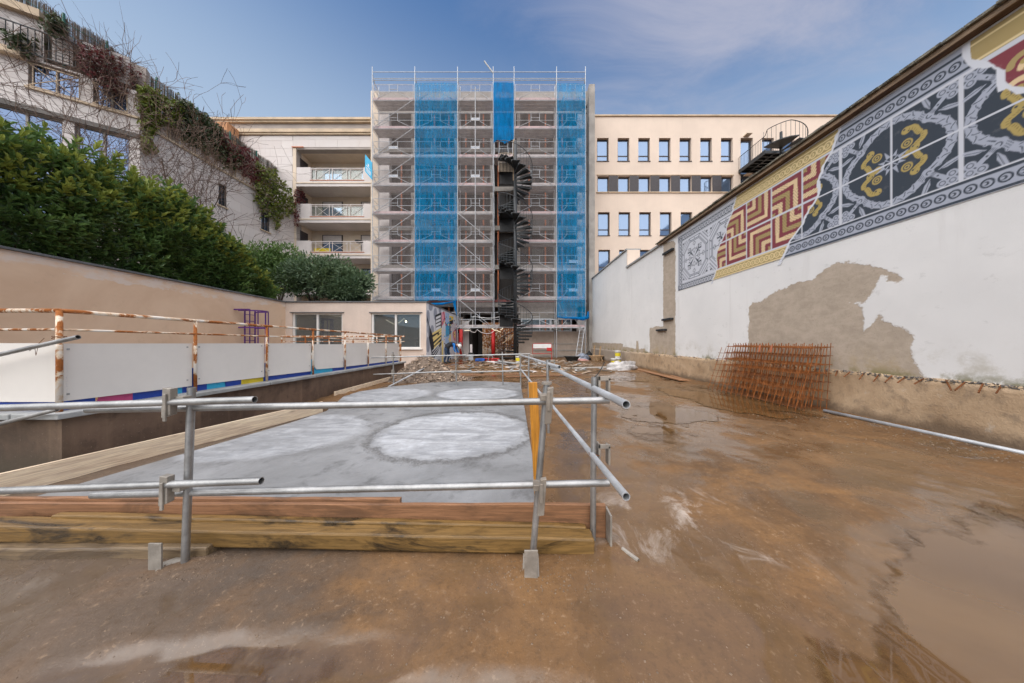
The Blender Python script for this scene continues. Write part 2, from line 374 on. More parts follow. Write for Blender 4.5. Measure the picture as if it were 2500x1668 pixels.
# ------------------------------------------------------------------ the yard floor: one sheet to the horizon
PUD = [  # hollows that hold water: x, y, rx, ry, rotation, depth
    (2.35,1.25,1.25,.55,.25,1.5), (3.4,1.8,1.1,.4,.3,.9), (1.55,1.05,.6,.28,.1,.9), (4.3,6.2,1.2,2.2,.15,1.4), (2.5,4.8,1.0,1.5,-.15,1.3),
    (1.75,3.6,.45,.9,.1,.9), (2.35,3.1,.6,.35,.4,.6), (-1.05,1.02,.7,.15,.05,.95), (-.2,.92,.6,.12,0,.8), (3.6,9.2,1.3,.9,0,1.0), (4.4,3.1,.8,.35,.2,.8), (1.2,8.8,.8,.6,0,.6)]
def ground_h(x, y):
    base = (fbm(x*1.3+7, y*1.3+3, 3, 4)-.5)*.032 + (fbm(x*6, y*6, 9, 3)-.5)*.008 + .0045
    d = np.zeros_like(x)
    for px_, py_, rx, ry, a, k in PUD:
        u = (x-px_)*math.cos(a) + (y-py_)*math.sin(a); v = -(x-px_)*math.sin(a) + (y-py_)*math.cos(a)
        q = (u/rx)**2 + (v/ry)**2 + (fbm(x*2.2, y*2.2, 21, 4)-.5)*1.3
        d = np.maximum(d, np.clip(1.15-q, 0, 1)*k)
    h = base + .010 - d*.022
    # rough spoil towards the building, and the raised far strip
    far = np.clip((y-10.2)/1.2, 0, 1); h = h + far*(.02 + (fbm(x*2.5, y*2.5, 31, 4)-.45)*.10)
    h = np.where(y > 13.5, h*.5, h)
    edge = np.clip((x-4.85)/.5, 0, 1)*np.clip((y-1.5)/2, 0, 1); h = h + edge*(.02 + (fbm(x*4, y*4, 41, 3)-.4)*.05)
    left = np.clip((-3.45-x)/.3, 0, 1)*np.clip((y-3.5), 0, 1)*np.clip((11-y), 0, 1); h = h + left*(.03 + (fbm(x*5, y*5, 51, 3)-.4)*.08)
    # crumbs round the feet of the guardrail
    for fx, fy in ((.10,1.47),(-1.72,1.5),(.5,1.66)):
        h = h + .018*np.exp(-(((x-fx)/.16)**2 + ((y-fy)/.09)**2))*(.4+fbm(x*18, y*18, 61, 2))
    return h
ys = np.concatenate([[-200,-60,-10,0], np.geomspace(.45, 21.5, 420), [26,60,160,400]])
xs = np.concatenate([[-300,-90,-25], np.linspace(-5.4, 6.2, 400), [25,90,300]])
Xg, Yg = np.meshgrid(xs, ys); Zg = ground_h(Xg, Yg)
inside = (Xg > -5.5) & (Xg < 6.3) & (Yg > .4) & (Yg < 21.6); Zg = np.where(inside, Zg, -.02)
def mud():
    t = NT('wet_brown_ground'); x, y, z = t.xyz()
    big = t.noise(.55, 6, .62, dist=.5); mid = t.noise(2.3, 7, .66, dist=.4); fine = t.noise(38, 5, .65); grit = t.vor(95)
    drift = t.noise(1.1, 6, .65, t.map(scale=(.5,2.2,1), rot=(0,0,R(-24))), .8)
    col = t.mix(t.rng(big, .32, .68), (.095,.056,.030), (.180,.098,.044))
    col = t.mix(t.rng(mid, .38, .70, 0, .75), col, (.220,.120,.052))
    col = t.mix(t.rng(drift, .50, .72, 0, .42), col, (.270,.145,.058))
    # grey cement slurry on the left and in front of the boards
    gx = t.rng(t.math('ADD', x, t.math('MULTIPLY', t.math('SUBTRACT', mid, .5), 3.4)), -1.9, .1, .62, 0)
    gy = t.rng(y, 3.5, 6.0, 1, 0); col = t.mix(t.math('MULTIPLY', gx, gy), col, (.082,.080,.076))
    col = t.mix(t.rng(fine, .50, .70, 0, .42), col, (.075,.046,.026))
    f2 = t.noise(150, 3, .6); col = t.mix(t.rng(f2, .58, .72, 0, .35), col, (.06,.04,.025)); col = t.mix(t.rng(f2, .26, .36, .28, 0), col, (.40,.27,.16))
    col = t.mix(t.rng(fine, .30, .42, .3, 0), col, (.44,.31,.20))
    gn = t.noise(3.3, 4, .6)
    col = t.mix(t.math('MULTIPLY', t.rng(grit, .10, .16, 1, 0), t.rng(gn, .50, .66)), col, (.36,.27,.18))
    # pale cement powder streaks beside the near corner post
    pw = t.noise(3.0, 7, .7, t.map(scale=(1.2,.7,1), rot=(0,0,R(38))), .9)
    wx = t.math('MULTIPLY', t.rng(x, .35, .65), t.rng(x, 1.25, 1.75, 1, 0)); wy = t.math('MULTIPLY', t.rng(y, 1.45, 1.6), t.rng(y, 2.0, 2.5, 1, 0))
    col = t.mix(t.math('MULTIPLY', t.math('MULTIPLY', wx, wy), t.rng(pw, .50, .66, 0, .8)), col, (.52,.45,.39))
    # low ground is soaked: darker and glossier
    film = t.noise(.8, 7, .66, t.map(scale=(.8,.45,1), rot=(0,0,R(-12)), loc=(3,1,0)), .7)
    wet = t.rng(t.math('ADD', z, t.math('ADD', t.math('MULTIPLY', t.math('SUBTRACT', mid, .5), .02), t.math('MULTIPLY', t.math('SUBTRACT', film, .485), .10))), .008, .024, 1, 0)
    col = t.mix(wet, col, t.mix(.40, col, (.10,.062,.030)))
    rough = t.math('ADD', t.rng(wet, 0, 1, .6, .13, False), t.math('MULTIPLY', t.math('SUBTRACT', mid, .5), .45))
    h = t.math('ADD', t.math('MULTIPLY', fine, .6), t.math('MULTIPLY', t.rng(grit, .0, .2, 1, 0), .25))
    h = t.math('ADD', h, t.math('MULTIPLY', mid, 1.2))
    b = t.n('ShaderNodeBump'); t.l(h, b.inputs['Height']); b.inputs['Distance'].default_value = .012
    t.l(t.rng(wet, 0, 1, .45, .045, False), b.inputs['Strength']); t.l(b.outputs[0], t.b.inputs['Normal'])
    return t.fin(col, t.math('MAXIMUM', rough, .06), 0, t.rng(wet, 0, 1, .14, .7, False))
ground = np_mesh('ground', np.stack([Xg.ravel(), Yg.ravel(), Zg.ravel()], 1), gridfaces(len(xs), len(ys)), mud(), loc=(0,0,0))
tag(ground, 'muddy brown yard floor with wet hollows', kind='structure')
def puddle_mat():
    t = NT('murky_puddle_water'); n = t.noise(1.2, 6, .6, dist=.4); dp = t.attr('depth'); e = t.noise(9, 6, .7); e2 = t.noise(45, 3, .6)
    col = t.mix(t.rng(n, .3, .7), (.098,.050,.018), (.140,.076,.029))
    t.b.inputs['IOR'].default_value = 1.6; t.bump(t.noise(5, 3, .5), .010, .02); t.fin(col, .02, 0, .85)
    d = t.math('ADD', dp, t.math('ADD', t.math('MULTIPLY', t.math('SUBTRACT', e, .5), .016), t.math('MULTIPLY', t.math('SUBTRACT', e2, .5), .005)))
    tr = t.n('ShaderNodeBsdfTransparent'); ms = t.n('ShaderNodeMixShader'); t.l(t.rng(d, .0015, .0085), ms.inputs[0]); t.l(tr.outputs[0], ms.inputs[1]); t.l(t.b.outputs[0], ms.inputs[2]); t.l(ms.outputs[0], t.out.inputs[0]); return t.mat
wx_ = np.linspace(-2.6, 5.35, 300); wy2 = np.geomspace(.6, 11, 300); Uw, Vw = np.meshgrid(wx_, wy2); hw = ground_h(Uw, Vw)
Fw = gridfaces(300, 300); keep = (hw.ravel()[Fw] < .006).any(1) & ~((Uw.ravel()[Fw[:,0]] < .5) & (Vw.ravel()[Fw[:,0]] > 1.42))
pwo = np_mesh('puddle_water', np.stack([Uw.ravel(), Vw.ravel(), np.full(Uw.size, .001)], 1), Fw[keep], puddle_mat(), smooth=False)
da = pwo.data.attributes.new('depth', 'FLOAT', 'POINT'); da.data.foreach_set('value', (-hw).ravel().astype(np.float32))
tag(pwo, 'brown puddle water lying in the hollows of the yard', kind='structure')

# grey concrete slab with four trowelled pale discs
def slab_mat():
    t = NT('fresh_grey_slab'); x, y, z = t.xyz()
    big = t.noise(.9, 6, .62, dist=.4); mid = t.noise(3.6, 7, .68, dist=.3); fine = t.noise(40, 4, .6)
    sw = t.noise(2.6, 9, .72, t.map(scale=(.55,1.7,1), rot=(0,0,R(18))), 1.4)
    col = t.mix(t.rng(big, .3, .7), (.165,.167,.168), (.275,.279,.285)); col = t.mix(t.rng(mid, .5, .72, 0, .7), col, (.07,.069,.067))
    col = t.mix(t.rng(mid, .28, .42, .55, 0), col, (.225,.23,.235))
    tot = None; rim = None
    ed = t.math('ADD', t.math('MULTIPLY', t.math('SUBTRACT', mid, .5), .34), t.math('MULTIPLY', t.math('SUBTRACT', t.noise(14, 5, .7), .5), .16))
    for cx_, cy_, rx, ry, st_, rim_ in ((-.80,3.72,.98,.95,.95,.75),(-2.98,3.62,1.04,.92,.62,.15),(-.86,6.35,.93,.75,.9,.35),(-2.85,6.25,.97,.80,.75,.2)):
        a = t.math('DIVIDE', t.math('SUBTRACT', x, cx_), rx); b = t.math('DIVIDE', t.math('SUBTRACT', y, cy_), ry)
        d = t.math('SQRT', t.math('ADD', t.math('MULTIPLY', a, a), t.math('MULTIPLY', b, b)))
        d = t.math('ADD', d, ed)
        mk = t.rng(d, .86, 1.02, st_, 0); rm = t.math('MULTIPLY', t.rng(d, .97, 1.03, 0, rim_), t.rng(d, 1.04, 1.14, 1, 0))
        tot = mk if tot is None else t.math('MAXIMUM', tot, mk); rim = rm if rim is None else t.math('MAXIMUM', rim, rm)
    pale = t.mix(t.rng(sw, .34, .64), (.23,.24,.255), (.50,.515,.54))
    col = t.mix(t.math('MULTIPLY', tot, t.rng(t.noise(6, 8, .72, dist=.6), .30, .62, 1, .45)), col, pale)
    col = t.mix(t.math('MULTIPLY', rim, t.rng(fine, .35, .6, .35, .9)), col, (.07,.066,.06))
    hh = t.math('ADD', t.math('MULTIPLY', t.math('MULTIPLY', rim, fine), 1.4), t.math('MULTIPLY', mid, .5))
    t.bump(hh, .5, .02)
    return t.fin(col, t.rng(t.math('ADD', mid, t.math('MULTIPLY', tot, .35)), .35, .8, .34, .75, False), 0, .45)
sp = [(-3.55,1.80),(.16,1.80),(.16,2.6),(.13,5.2),(.10,8.0),(-.9,8.35),(-2.2,8.2),(-3.2,7.4),(-3.66,6.6),(-3.66,6.0),(-3.35,5.2),(-3.18,4.75),(-3.24,4.05),(-3.62,2.05)]
m = MB().prism([(x,y,.012) for x, y in sp], (0,0,.028))
tag(m.build('concrete_slab', slab_mat()), 'grey fresh concrete slab with four pale trowelled discs', kind='structure')

# loose pebbles and grit, too many to count
V = []; Fc = []
def pebbles(n, xr, yr, s0, s1):
    x = rng.uniform(xr[0], xr[1], n); y = yr[0] + (yr[1]-yr[0])*rng.random(n)**1.4
    z = np.maximum(ground_h(x, y), -.004); s = rng.uniform(s0, s1, n)*rng.uniform(.5, 1, n); a = rng.random(n)*6.28; e = rng.uniform(.5, 1, n)
    for i in range(n):
        b = len(V)
        for k in range(4):
            q = s[i]*(1 if k % 2 else e[i]); V.append((x[i]+q*math.cos(a[i]+k*1.57), y[i]+q*math.sin(a[i]+k*1.57), z[i]))
        V.append((x[i]+s[i]*.15, y[i], z[i]+s[i]*.8)); Fc.extend([(b,b+1,b+4),(b+1,b+2,b+4),(b+2,b+3,b+4),(b+3,b,b+4)])
pebbles(2600, (-3,4.5), (.9,3.4), .002, .0065); pebbles(260, (-.15,.45), (1.35,1.62), .003, .007); pebbles(160, (-1.9,-1.5), (1.4,1.6), .003, .007)
pebbles(700, (.6,5.2), (3,10), .006, .016); pebbles(500, (4.7,5.3), (2.6,10), .008, .02); pebbles(500, (-3.8,5), (9,19), .012, .035)
pb = np_mesh('gravel', np.array(V), Fc, M['pebble'], smooth=False); tag(pb, 'scattered small pebbles and grit on the wet ground', 'gravel', kind='stuff')
# ------------------------------------------------------------------ right boundary wall with the mural
XW = 5.45
def wy(px): return XW * F / (px - CX)                 # picture x on the wall plane -> Y along the wall
def wz(px, py): return H + (CY - py) / F * wy(px)
def wpoly(pts): return [(wy(a), wz(a, b)) for a, b in pts]
def sdist(U, V_, poly):                               # signed distance to polygon, + inside
    d = np.full(U.shape, 1e9); ins = np.zeros(U.shape, bool); n = len(poly)
    for i in range(n):
        x0, y0 = poly[i]; x1, y1 = poly[(i+1) % n]; ex, ey = x1-x0, y1-y0
        t_ = np.clip(((U-x0)*ex + (V_-y0)*ey) / (ex*ex+ey*ey+1e-12), 0, 1)
        d = np.minimum(d, np.hypot(U-x0-t_*ex, V_-y0-t_*ey))
        c = ((y0 > V_) != (y1 > V_)) & (U < (x1-x0)*(V_-y0)/(y1-y0+1e-12)+x0); ins ^= c
    return np.where(ins, d, -d)
rw = thing('boundary_wall', 'long white rendered wall carrying the tile mural, bare plaster patches', 'wall', (XW, 8, 0))
bare_big = wpoly([(1828,870),(1826,800),(1828,750),(1842,738),(1856,736),(1895,712),(1950,688),(1984,682),(2008,662),(2050,641),(2098,645),(2150,650),(2182,664),(2214,684),(2188,690),(2150,672),(2138,700),(2112,738),(2074,738),(2110,750),(2108,810),(2124,792),(2146,768),(2160,786),(2200,802),(2234,822),(2222,850),(2226,872),(2240,894),(2262,915),(2262,960),(1780,960),(1775,872)])
bare_strip = wpoly([(1619,880),(1619,590),(1649,590),(1649,885)])
bare_box = wpoly([(1586,800),(1620,797),(1620,875),(1586,872)])
bare_small = wpoly([(1553,832),(1558,832),(1560,852),(1574,852),(1574,866),(1553,866)])
bare_far = [(21.3,1.12),(21.3,.5),(14.6,.5),(14.6,1.10)]
bare_far2 = [(14.6,.95),(14.6,.5),(11.0,.5),(11.0,.72)]
def wall_mat():
    t = NT('white_render_over_plaster'); at = t.attr('bare'); x, y, z = t.xyz()
    e = t.noise(3.2, 8, .7, dist=.3); e2 = t.noise(16, 5, .65, t.map(scale=(1,.6,1)))
    s = t.math('ADD', at, t.math('ADD', t.math('MULTIPLY', t.math('SUBTRACT', e, .5), .22), t.math('MULTIPLY', t.math('SUBTRACT', e2, .5), .07)))
    mk = t.rng(s, -.012, .014)
    big = t.noise(.5, 5, .6); sc = t.noise(4.5, 7, .72, t.map(scale=(1,1,1.6)), .3); fine = t.noise(45, 4, .6)
    white = t.mix(t.rng(big, .3, .7), (.745,.745,.735), (.83,.825,.81))
    white = t.mix(t.rng(sc, .58, .72, 0, .42), white, (.50,.50,.48))
    dr = t.noise(1, 6, .65, t.map(scale=(3,3,.22))); white = t.mix(t.rng(dr, .56, .76, 0, .22), white, (.48,.46,.43))
    low = t.rng(z, .72, 1.35, 1, 0); dm = t.noise(2.2, 7, .7)
    white = t.mix(t.math('MULTIPLY', low, t.rng(dm, .48, .66, 0, .55)), white, (.36,.32,.22))
    plas = t.mix(t.rng(sc, .3, .7), (.40,.335,.265), (.51,.43,.345)); plas = t.mix(t.rng(fine, .55, .75, 0, .45), plas, (.25,.21,.17))
    plas = t.mix(t.math('MULTIPLY', t.rng(z, .72, 1.25, 1, 0), t.rng(dm, .42, .62, 0, .7)), plas, (.43,.33,.19))
    col = t.mix(mk, white, plas)
    moss = t.math('MULTIPLY', t.rng(z, .70, .86, 1, 0), t.rng(dm, .45, .6, 0, .8)); col = t.mix(moss, col, (.17,.16,.07))
    t.bump(t.math('ADD', t.math('MULTIPLY', mk, -1.6), t.math('ADD', t.math('MULTIPLY', fine, .3), t.math('MULTIPLY', sc, .5))), .32, .012)
    return t.fin(col, .82, 0, .3)
M['rwall'] = wall_mat()
def wall_grid(name, Y0, Y1, Z0, Z1, x):
    ys_ = [Y0]
    while ys_[-1] < Y1: ys_.append(min(Y1, ys_[-1] + max(.022, .006*ys_[-1])))
    ys_ = np.array(ys_); zs = np.linspace(Z0, Z1, int((Z1-Z0)/.03)+2); U, V2 = np.meshgrid(ys_, zs)
    b = np.full(U.shape, -1.0)
    for p in (bare_big, bare_strip, bare_box, bare_small, bare_far, bare_far2): b = np.maximum(b, sdist(U, V2, p))
    rough_ = (fbm(U*1.5, V2*1.5, 5, 3)-.5)*.012
    o = np_mesh(name, np.stack([np.full(U.size, x)+rough_.ravel(), U.ravel(), V2.ravel()], 1), gridfaces(len(ys_), len(zs))[:, ::-1], M['rwall'], rw)
    a = o.data.attributes.new('bare', 'FLOAT', 'POINT'); a.data.foreach_set('value', b.ravel().astype(np.float32)); return o
wall_grid('render_face', -1.5, 14.1, .68, 4.83, XW); wall_grid('render_face', 14.1, 21.4, .68, 5.72, XW)
MB().box(XW+.02, XW+.45, -1.5, 14.1, 0, 4.83).box(XW+.02, XW+.62, 14.1, 21.4, 0, 5.72).build('wall_core', M['cream'], rw)
# plinth of old concrete, broken top lip, rebar stubs
def plinth_mat():
    t = NT('old_plinth_concrete'); x, y, z = t.xyz(); a = t.noise(1.1, 7, .68, dist=.5); b = t.noise(6, 6, .66); f = t.noise(40, 4, .6)
    col = t.mix(t.rng(a, .3, .7), (.36,.245,.145), (.54,.395,.255)); col = t.mix(t.rng(b, .5, .68, 0, .6), col, (.22,.165,.115)); col = t.mix(t.rng(b, .26, .40, .55, 0), col, (.54,.47,.385))
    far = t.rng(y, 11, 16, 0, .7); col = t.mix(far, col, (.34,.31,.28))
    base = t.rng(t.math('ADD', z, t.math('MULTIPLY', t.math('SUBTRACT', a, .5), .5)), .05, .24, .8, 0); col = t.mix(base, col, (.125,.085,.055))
    t.bump(t.math('ADD', t.math('MULTIPLY', b, .8), t.math('MULTIPLY', f, .35)), .55, .03)
    return t.fin(col, .8, 0, .35)
ys_ = np.concatenate([np.linspace(-1.5, 1, 30), np.geomspace(1.02, 21.4, 420)]); zs = np.array([-.05,.08,.2,.32,.44,.56,.63,.665])
U, V2 = np.meshgrid(ys_, zs); lip = .695 + (fbm(U*3, V2*0, 8, 4)-.5)*.03
Xp = XW - .075 + (fbm(U*2, V2*3, 71, 4)-.5)*.035 - .06*np.clip(.18-V2, 0, 1)
P0 = np.stack([Xp.ravel(), U.ravel(), V2.ravel()], 1)
xl = XW - .055 + (fbm(ys_*6, ys_*0, 72, 3)-.5)*.05
top1 = np.stack([xl, ys_, lip[0]], 1); top2 = np.stack([np.full_like(ys_, XW+.02), ys_, lip[0]+.03], 1)
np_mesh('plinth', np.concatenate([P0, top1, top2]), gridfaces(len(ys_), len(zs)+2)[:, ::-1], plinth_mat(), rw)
m = MB()                                                # crumbly broken lip
for _ in range(700):
    y = 3784/random.uniform(200, 1260); s = random.uniform(.006,.016)*(1+y*.09); x = XW - random.uniform(.03,.08); z = .70 + random.uniform(-.02,.02)
    m.add([(x+random.uniform(-s,s), y+random.uniform(-s,s)*1.6, z+random.uniform(-s,s)) for _ in range(4)], [(0,1,2),(0,2,3),(0,3,1),(1,3,2)])
tag(m.build('broken_lip', M['concretedark'], rw), kind='stuff')
for px_ in (2025,2053,2085,2118,2156,2188,2221,2266,2322,2368,2412,2458,2000,1950,1900):
    y = wy(px_); MB().tube((XW-.06,y,.71), (XW-.125-random.uniform(0,.03),y-random.uniform(-.04,.12),.63-random.uniform(0,.03)), .008, 6).build('rebar_stub', M['rebardark'], rw)
for px_, py_ in ((1634,615),(1632,780),(1617,806)):
    y = wy(px_); z = wz(px_, py_); MB().box(XW-.09, XW+.02, y-.33, y+.33, z-.035, z+.035).build('steel_bracket', M['darkmetal'], rw, bevel=.005)
# coping of the wall: weathered boards under mossy tiles
def eave_mat():
    t = NT('mossy_tile_edge'); a = t.noise(9, 6, .7, t.map(scale=(1,.6,1))); b = t.noise(60, 4, .6)
    col = t.mix(t.rng(a, .35, .65), (.055,.052,.042), (.26,.24,.19)); col = t.mix(t.rng(b, .55, .7, 0, .7), col, (.42,.42,.33))
    t.bump(b, .6, .02); return t.fin(col, .9, 0, .2)
M['eave'] = eave_mat(); M['fascia'] = wood('weathered_fascia', (.36,.255,.165), .5, (.09,.06,.04), 'y', .75); M['soffit'] = wood('dark_soffit', (.15,.095,.06), .6, (.03,.02,.015), 'y', .8)
co = MB(); 
co.box(XW-.10, XW+.5, -1.5, 10.75, 4.835, 4.875); co.build('soffit_board', M['soffit'], rw)
MB().box(XW-.115, XW-.10, -1.5, 10.75, 4.838, 4.90).build('fascia_board', M['fascia'], rw)
m = MB(); yy = -1.5; 
while yy < 10.75:
    L = random.uniform(.16,.24); h = random.uniform(0,.014); m.box(XW-.15-random.uniform(0,.02), XW+.55, yy, yy+L-.012, 4.905+h*.3, 4.935+h); yy += L
tag(m.build('roof_tiles', M['eave'], rw), kind='stuff')
MB().box(XW-.06, XW+.5, 10.75, 14.1, 4.835, 4.91).build('coping_strip', M['coping'], rw)
MB().box(XW-.06, XW+.68, 14.05, 21.4, 5.725, 5.79).build('coping_strip', M['coping'], rw)
MB().box(XW+.0, XW+.62, 14.03, 14.1, 4.92, 5.72).build('end_face', M['cream'], rw)

# ---- the mural, painted point by point on a fine grid (flat print)
class Paint:
    def __init__(s, U, V_, base): s.U = U; s.V = V_; s.C = np.empty((U.size,3)); s.C[:] = base; s.clip = np.ones(U.size, bool)
    def sel(s, u0, u1, v0, v1):
        return np.nonzero((s.U > u0) & (s.U < u1) & (s.V > v0) & (s.V < v1) & s.clip)[0]
    def rect(s, u0, u1, v0, v1, c): s.C[s.sel(u0,u1,v0,v1)] = c
    def disc(s, u, v, r, c, r0=0, ku=1):
        i = s.sel(u-r/ku, u+r/ku, v-r, v+r); d = np.hypot((s.U[i]-u)*ku, s.V[i]-v); s.C[i[(d < r) & (d >= r0)]] = c
    def poly(s, pts, c):
        a = np.array(pts); i = s.sel(a[:,0].min(), a[:,0].max(), a[:,1].min(), a[:,1].max())
        if len(i): s.C[i[sdist(s.U[i], s.V[i], pts) > 0]] = c
    def line(s, pts, w, c, w1=None):
        n = len(pts)
        for k in range(n-1):
            (x0,y0),(x1,y1) = pts[k], pts[k+1]; ww = w if w1 is None else w+(w1-w)*k/max(1,n-2)
            i = s.sel(min(x0,x1)-ww, max(x0,x1)+ww, min(y0,y1)-ww, max(y0,y1)+ww)
            if not len(i): continue
            ex, ey = x1-x0, y1-y0; t_ = np.clip(((s.U[i]-x0)*ex+(s.V[i]-y0)*ey)/(ex*ex+ey*ey+1e-12), 0, 1)
            s.C[i[np.hypot(s.U[i]-x0-t_*ex, s.V[i]-y0-t_*ey) < ww/2]] = c
DARK = np.array(lin(62,70,80)); GREY = np.array(lin(170,176,190)); PALE = np.array(lin(205,208,216)); WHT = np.array(lin(216,219,226))
GOLD = np.array(lin(178,158,98)); OLIV = np.array(lin(172,152,104)); CREM = np.array(lin(226,200,158)); REDD = np.array(lin(132,66,74)); YEL = np.array(lin(224,204,156))
def rings(p, u0, u1, v, pitch, r, c, c2):
    u = u0
    while u < u1:
        p.disc(u, v, r, c); p.disc(u, v, r*.66, c2); p.disc(u+.15*r, v, r*.42, c); p.disc(u+.32*r, v, r*.24, c2)
        u += pitch
def rope(p, pts, w, c, dk, step=.055):
    p.line(pts, w, c)
    L = 0; nxt = 0; k = 0
    for a, b in zip(pts[:-1], pts[1:]):
        d = math.hypot(b[0]-a[0], b[1]-a[1]); 
        while nxt <= L+d:
            q = (nxt-L)/max(d,1e-9); x = a[0]+(b[0]-a[0])*q; y = a[1]+(b[1]-a[1])*q; tx, ty = (b[0]-a[0])/d, (b[1]-a[1])/d; nx_, ny_ = -ty, tx
            sg = 1 if k % 2 else -1
            p.disc(x+nx_*w*.36*sg, y+ny_*w*.36*sg, w*.27, c)
            p.line([(x+nx_*w*.5*sg, y+ny_*w*.5*sg), (x+tx*step*.5, y+ty*step*.5), (x-nx_*w*.12*sg+tx*step*.9, y-ny_*w*.12*sg+ty*step*.9)], .009, dk)
            nxt += step; k += 1
        L += d
def dark_tile(p, uc, vc, s=.645):
    q = s/.65
    T = lambda a, b: (uc+a*q, vc+b*q)
    p.rect(uc-s, uc+s, vc-s, vc+s, DARK)
    lobes = []
    for k in range(4):                                    # rope wreath of four lobes
        th0 = k*math.pi/2; cx_, cy_ = .2*math.cos(th0), .2*math.sin(th0)
        arc = [T(cx_+.385*math.cos(th0+a), cy_+.385*math.sin(th0+a)) for a in np.linspace(-1.18, 1.18, 40)]
        rope(p, arc[5:-5], .085*q, GREY, DARK*1.1); lobes.append(arc)
        p.line(arc[:7], .07*q, GREY); p.line(arc[-7:], .07*q, GREY)
        for o_ in (-.015,.0,.015):
            p.line([(arc[5][0]+o_,arc[5][1]+o_),(arc[2][0]+o_,arc[2][1]+o_)], .006, DARK); p.line([(arc[-6][0]+o_,arc[-6][1]-o_),(arc[-3][0]+o_,arc[-3][1]-o_)], .006, DARK)
    for k in range(4):
        a = math.pi/4 + k*math.pi/2; c_, s_ = math.cos(a), math.sin(a); D = lambda r, o=0: T(r*c_-o*s_, r*s_+o*c_)
        p.disc(*D(.535), .05*q, GREY); p.disc(*D(.535), .028*q, DARK); p.disc(*D(.535), .017*q, GREY)
        p.line([D(.56), D(.74)], .05*q, GREY); p.disc(*D(.65), .011*q, DARK)
        for o in (-.015,.0,.015): p.line([D(.57,o), D(.61,o)], .006, DARK)
        for r, o in ((.83,0),(.765,.06),(.765,-.06)):
            p.disc(*D(r,o), .05*q, GREY); p.disc(*D(r,o), .030*q, DARK, .022*q)
        for sg in (-1,1):
            lf = [D(.60,.05*sg), D(.665,.11*sg), D(.70,.20*sg), D(.74,.27*sg), D(.665,.23*sg), D(.615,.14*sg)]
            p.poly(lf, GREY); p.line([D(.615,.07*sg), D(.70,.23*sg)], .007, DARK)
        # gold serpent of each quarter
        cu, cv = D(.235)
        b = a + (math.pi/2 if k % 2 else 0)
        S = lambda th, r: (cu + r*math.cos(th)*q, cv + r*math.sin(th)*q)
        body = [S(b-2.4+.18*i, .185-.004*i+.02*math.sin(i*.9)) for i in range(15)]
        p.line(body[:7], .065*q, GOLD); p.line(body[8:], .065*q, GOLD)
        for e in (body[0], body[-1]): p.disc(*e, .05*q, GOLD); p.disc(e[0]+.02, e[1]+.02, .012, DARK); p.disc(e[0]-.025,e[1]-.02,.009,DARK)
        for i in range(1, 14): p.line([(body[i][0]*.985+cu*.015, body[i][1]*.985+cv*.015), (body[i][0]*.86+cu*.14, body[i][1]*.86+cv*.14)], .006, GOLD*.4)
        p.disc(cu, cv, .062*q, GOLD); p.disc(cu, cv, .042*q, DARK, .030*q); p.disc(cu, cv, .014*q, DARK)
    for k in range(8):                                    # central star
        a = k*math.pi/4 + math.pi/8; r = .21 if k % 2 else .17
        p.poly([T(.075*math.cos(a-.39), .075*math.sin(a-.39)), T(r*math.cos(a), r*math.sin(a)), T(.075*math.cos(a+.39), .075*math.sin(a+.39))], GREY)
    p.disc(uc, vc, .085*q, DARK)
    for k in range(8): a = k*math.pi/4; p.line([T(.03*math.cos(a), .03*math.sin(a)), T(.1*math.cos(a), .1*math.sin(a))], .012, GREY)
    p.line([T(-.65,0), T(.65,0)], .024, PALE); p.line([T(0,-.65), T(0,.65)], .024, PALE)
    p.line([T(-.65,-.65),T(.65,-.65),T(.65,.65),T(-.65,.65),T(-.65,-.65)], .036, PALE)
def red_tile(p, u0, v0, s, corner):                       # corner: (image right?, top?)
    right, top = corner; U, V_ = p.U, p.V; i = p.sel(u0, u0+s, v0, v0+s)
    if not len(i): return
    a = (U[i]-u0)/s if right else (u0+s-U[i])/s           # u grows towards picture left
    b = (v0+s-V_[i])/s if top else (V_[i]-v0)/s
    mm = np.minimum(a, b); along = np.maximum(a, b)
    wob = .022*np.abs(np.sin(along*34))*(along > .42)
    c = np.empty((len(i),3)); c[:] = REDD
    for lo_, hi_, cc in ((.145,.26,CREM),(.395,.50,OLIV),(.635,.745,CREM),(.89,1.0,OLIV)):
        mk = (mm > lo_-wob) & (mm < hi_+wob); c[mk] = cc
        br = mk & (along > .45) & (np.abs(((along*9 + (mm-lo_)*14) % 1)-.5) < .09); c[br] = cc*.45
    p.C[i] = c
